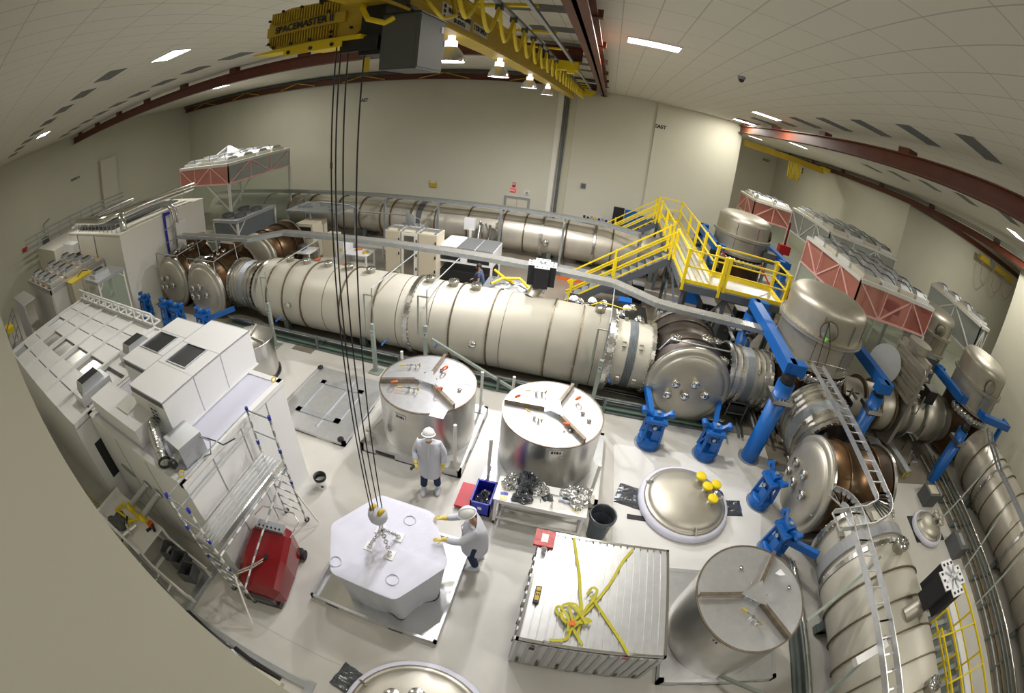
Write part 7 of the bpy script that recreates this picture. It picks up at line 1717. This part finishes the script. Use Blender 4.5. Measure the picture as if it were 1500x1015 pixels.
    for s in (-1,1): e_ = hb_('eye',(.082,.032*s,.022),.013,(.7,1,1),'paper'); 
    for s in (-1,1): hb_('pupil',(.091,.032*s,.022),.006,(.6,1,1),'ink',8,6)
    hb_('mouth',(.088,0,-.05),.02,(.3,1,.35),'redp',10,6)
    if mask: hb_('mask',(.062,0,-.045),.06,(.72,.95,.78),'paper')
    if hat:
        hb_('hair',(-.02,0,.01),.1,(.92,.9,.9),hair if hair else 'clothb')
        hb_('hard_hat',(0,0,.045),.125,(1.08,.94,.9),'paper',24,12,.045)
        m = MB(); vs = []; n = 28
        for r_ in (.118,.15):
            for k in range(n): a = 2*PI*k/n; ex = 1.12 if math.cos(a) > 0 else 1.0; vs.append(R3@Vector((math.cos(a)*r_*ex, math.sin(a)*r_*.9, .045-(.012 if r_ > .12 else 0))))
        for k in range(n): vs.append(vs[k]-hu*.006)
        m.add(vs,[(k,(k+1)%n,n+(k+1)%n,n+k) for k in range(n)]); m.build('hat_brim', g['paper'], t)
        m = MB(); m.tube([R3@Vector((.13*math.cos(a)*1.04,0,.045+.117*math.sin(a))) for a in [PI*i/10 for i in range(11)]],.01,6); m.build('hat_ridge', g['paper'], t)
    else:
        hb_('hair',(-.012,0,.025),.1,(.98,.92,1.0),hair)
    return t
# worker standing, facing the camera
P1 = dict(head=(.03,0,1.60),neck=(0,0,1.46),chest=(0,0,1.25),pelvis=(0,0,.95),hem=(0,0,.42),hipl=(0,.10,.90),kneel=(.02,.12,.48),ankl=(.0,.14,.09),hipr=(0,-.10,.90),kneer=(.03,-.12,.48),ankr=(.05,-.15,.09),
  shol=(0,.20,1.40),elbl=(.0,.29,1.12),wril=(.10,.27,.88),shor=(0,-.20,1.40),elbr=(-.02,-.29,1.13),wrir=(.22,-.24,1.02),hdirl=(.2,.0,-1),palml=(.1,-1,0),hdirr=(.9,.25,-.25),palmr=(.1,.4,-1),curlr=.45,look=(1,-.05,.35))
person('person in white coat and hard hat standing by the canister, holding a small black tool', (5.52,2.28), (-1,-.25), P1)
solo('hand_tool', MB().bar((5.20,2.46,1.0),(5.12,2.52,.97),.05,.03).bar((5.12,2.52,.97),(5.08,2.48,1.0),.03,.03), g['black'], 'small black tool in the hand of the worker facing us', 'tool')
# worker at the load, reaching out with both hands
P2 = dict(head=(.13,0,1.62),neck=(.06,0,1.48),chest=(.03,0,1.27),pelvis=(0,0,.95),hem=(.0,0,.42),hipl=(0,.10,.90),kneel=(.06,.12,.48),ankl=(-.02,.13,.09),hipr=(0,-.10,.90),kneer=(.03,-.13,.48),ankr=(-.12,-.14,.09),
  shol=(.04,.20,1.40),elbl=(.26,.28,1.20),wril=(.54,.24,1.24),shor=(.04,-.20,1.40),elbr=(.26,-.27,1.18),wrir=(.53,-.22,1.20),hdirl=(1,.0,-.1),palml=(.0,.0,-1),hdirr=(1,0,-.05),palmr=(0,.0,-1),curll=.12,curlr=.12,look=(1,.0,-.35),thumbl=-1)
person('person in white lab coat and hard hat reaching both gloved hands to the draped load', (4.02,.93), (-.32,.95), P2)
P3 = dict(P1); P3.update(look=(1,.2,-.4), hem=(0,0,.72), wril=(.25,.22,1.0), hdirl=(1,0,-.3), palml=(0,0,-1))
person('person in slate t-shirt bending over work behind the long vessel', (14.0,3.75), (-.2,1), P3, coat='tee', hat=False, mask=False, gloves=None, sleeves=False, shoes='black')
P4 = dict(P1)
person('person in a white hooded suit inside the curtained booth', (7.3,17.7), (-1,-.6), P4, coat='clothb', hat=False, trousers='clothb', hair='clothb')
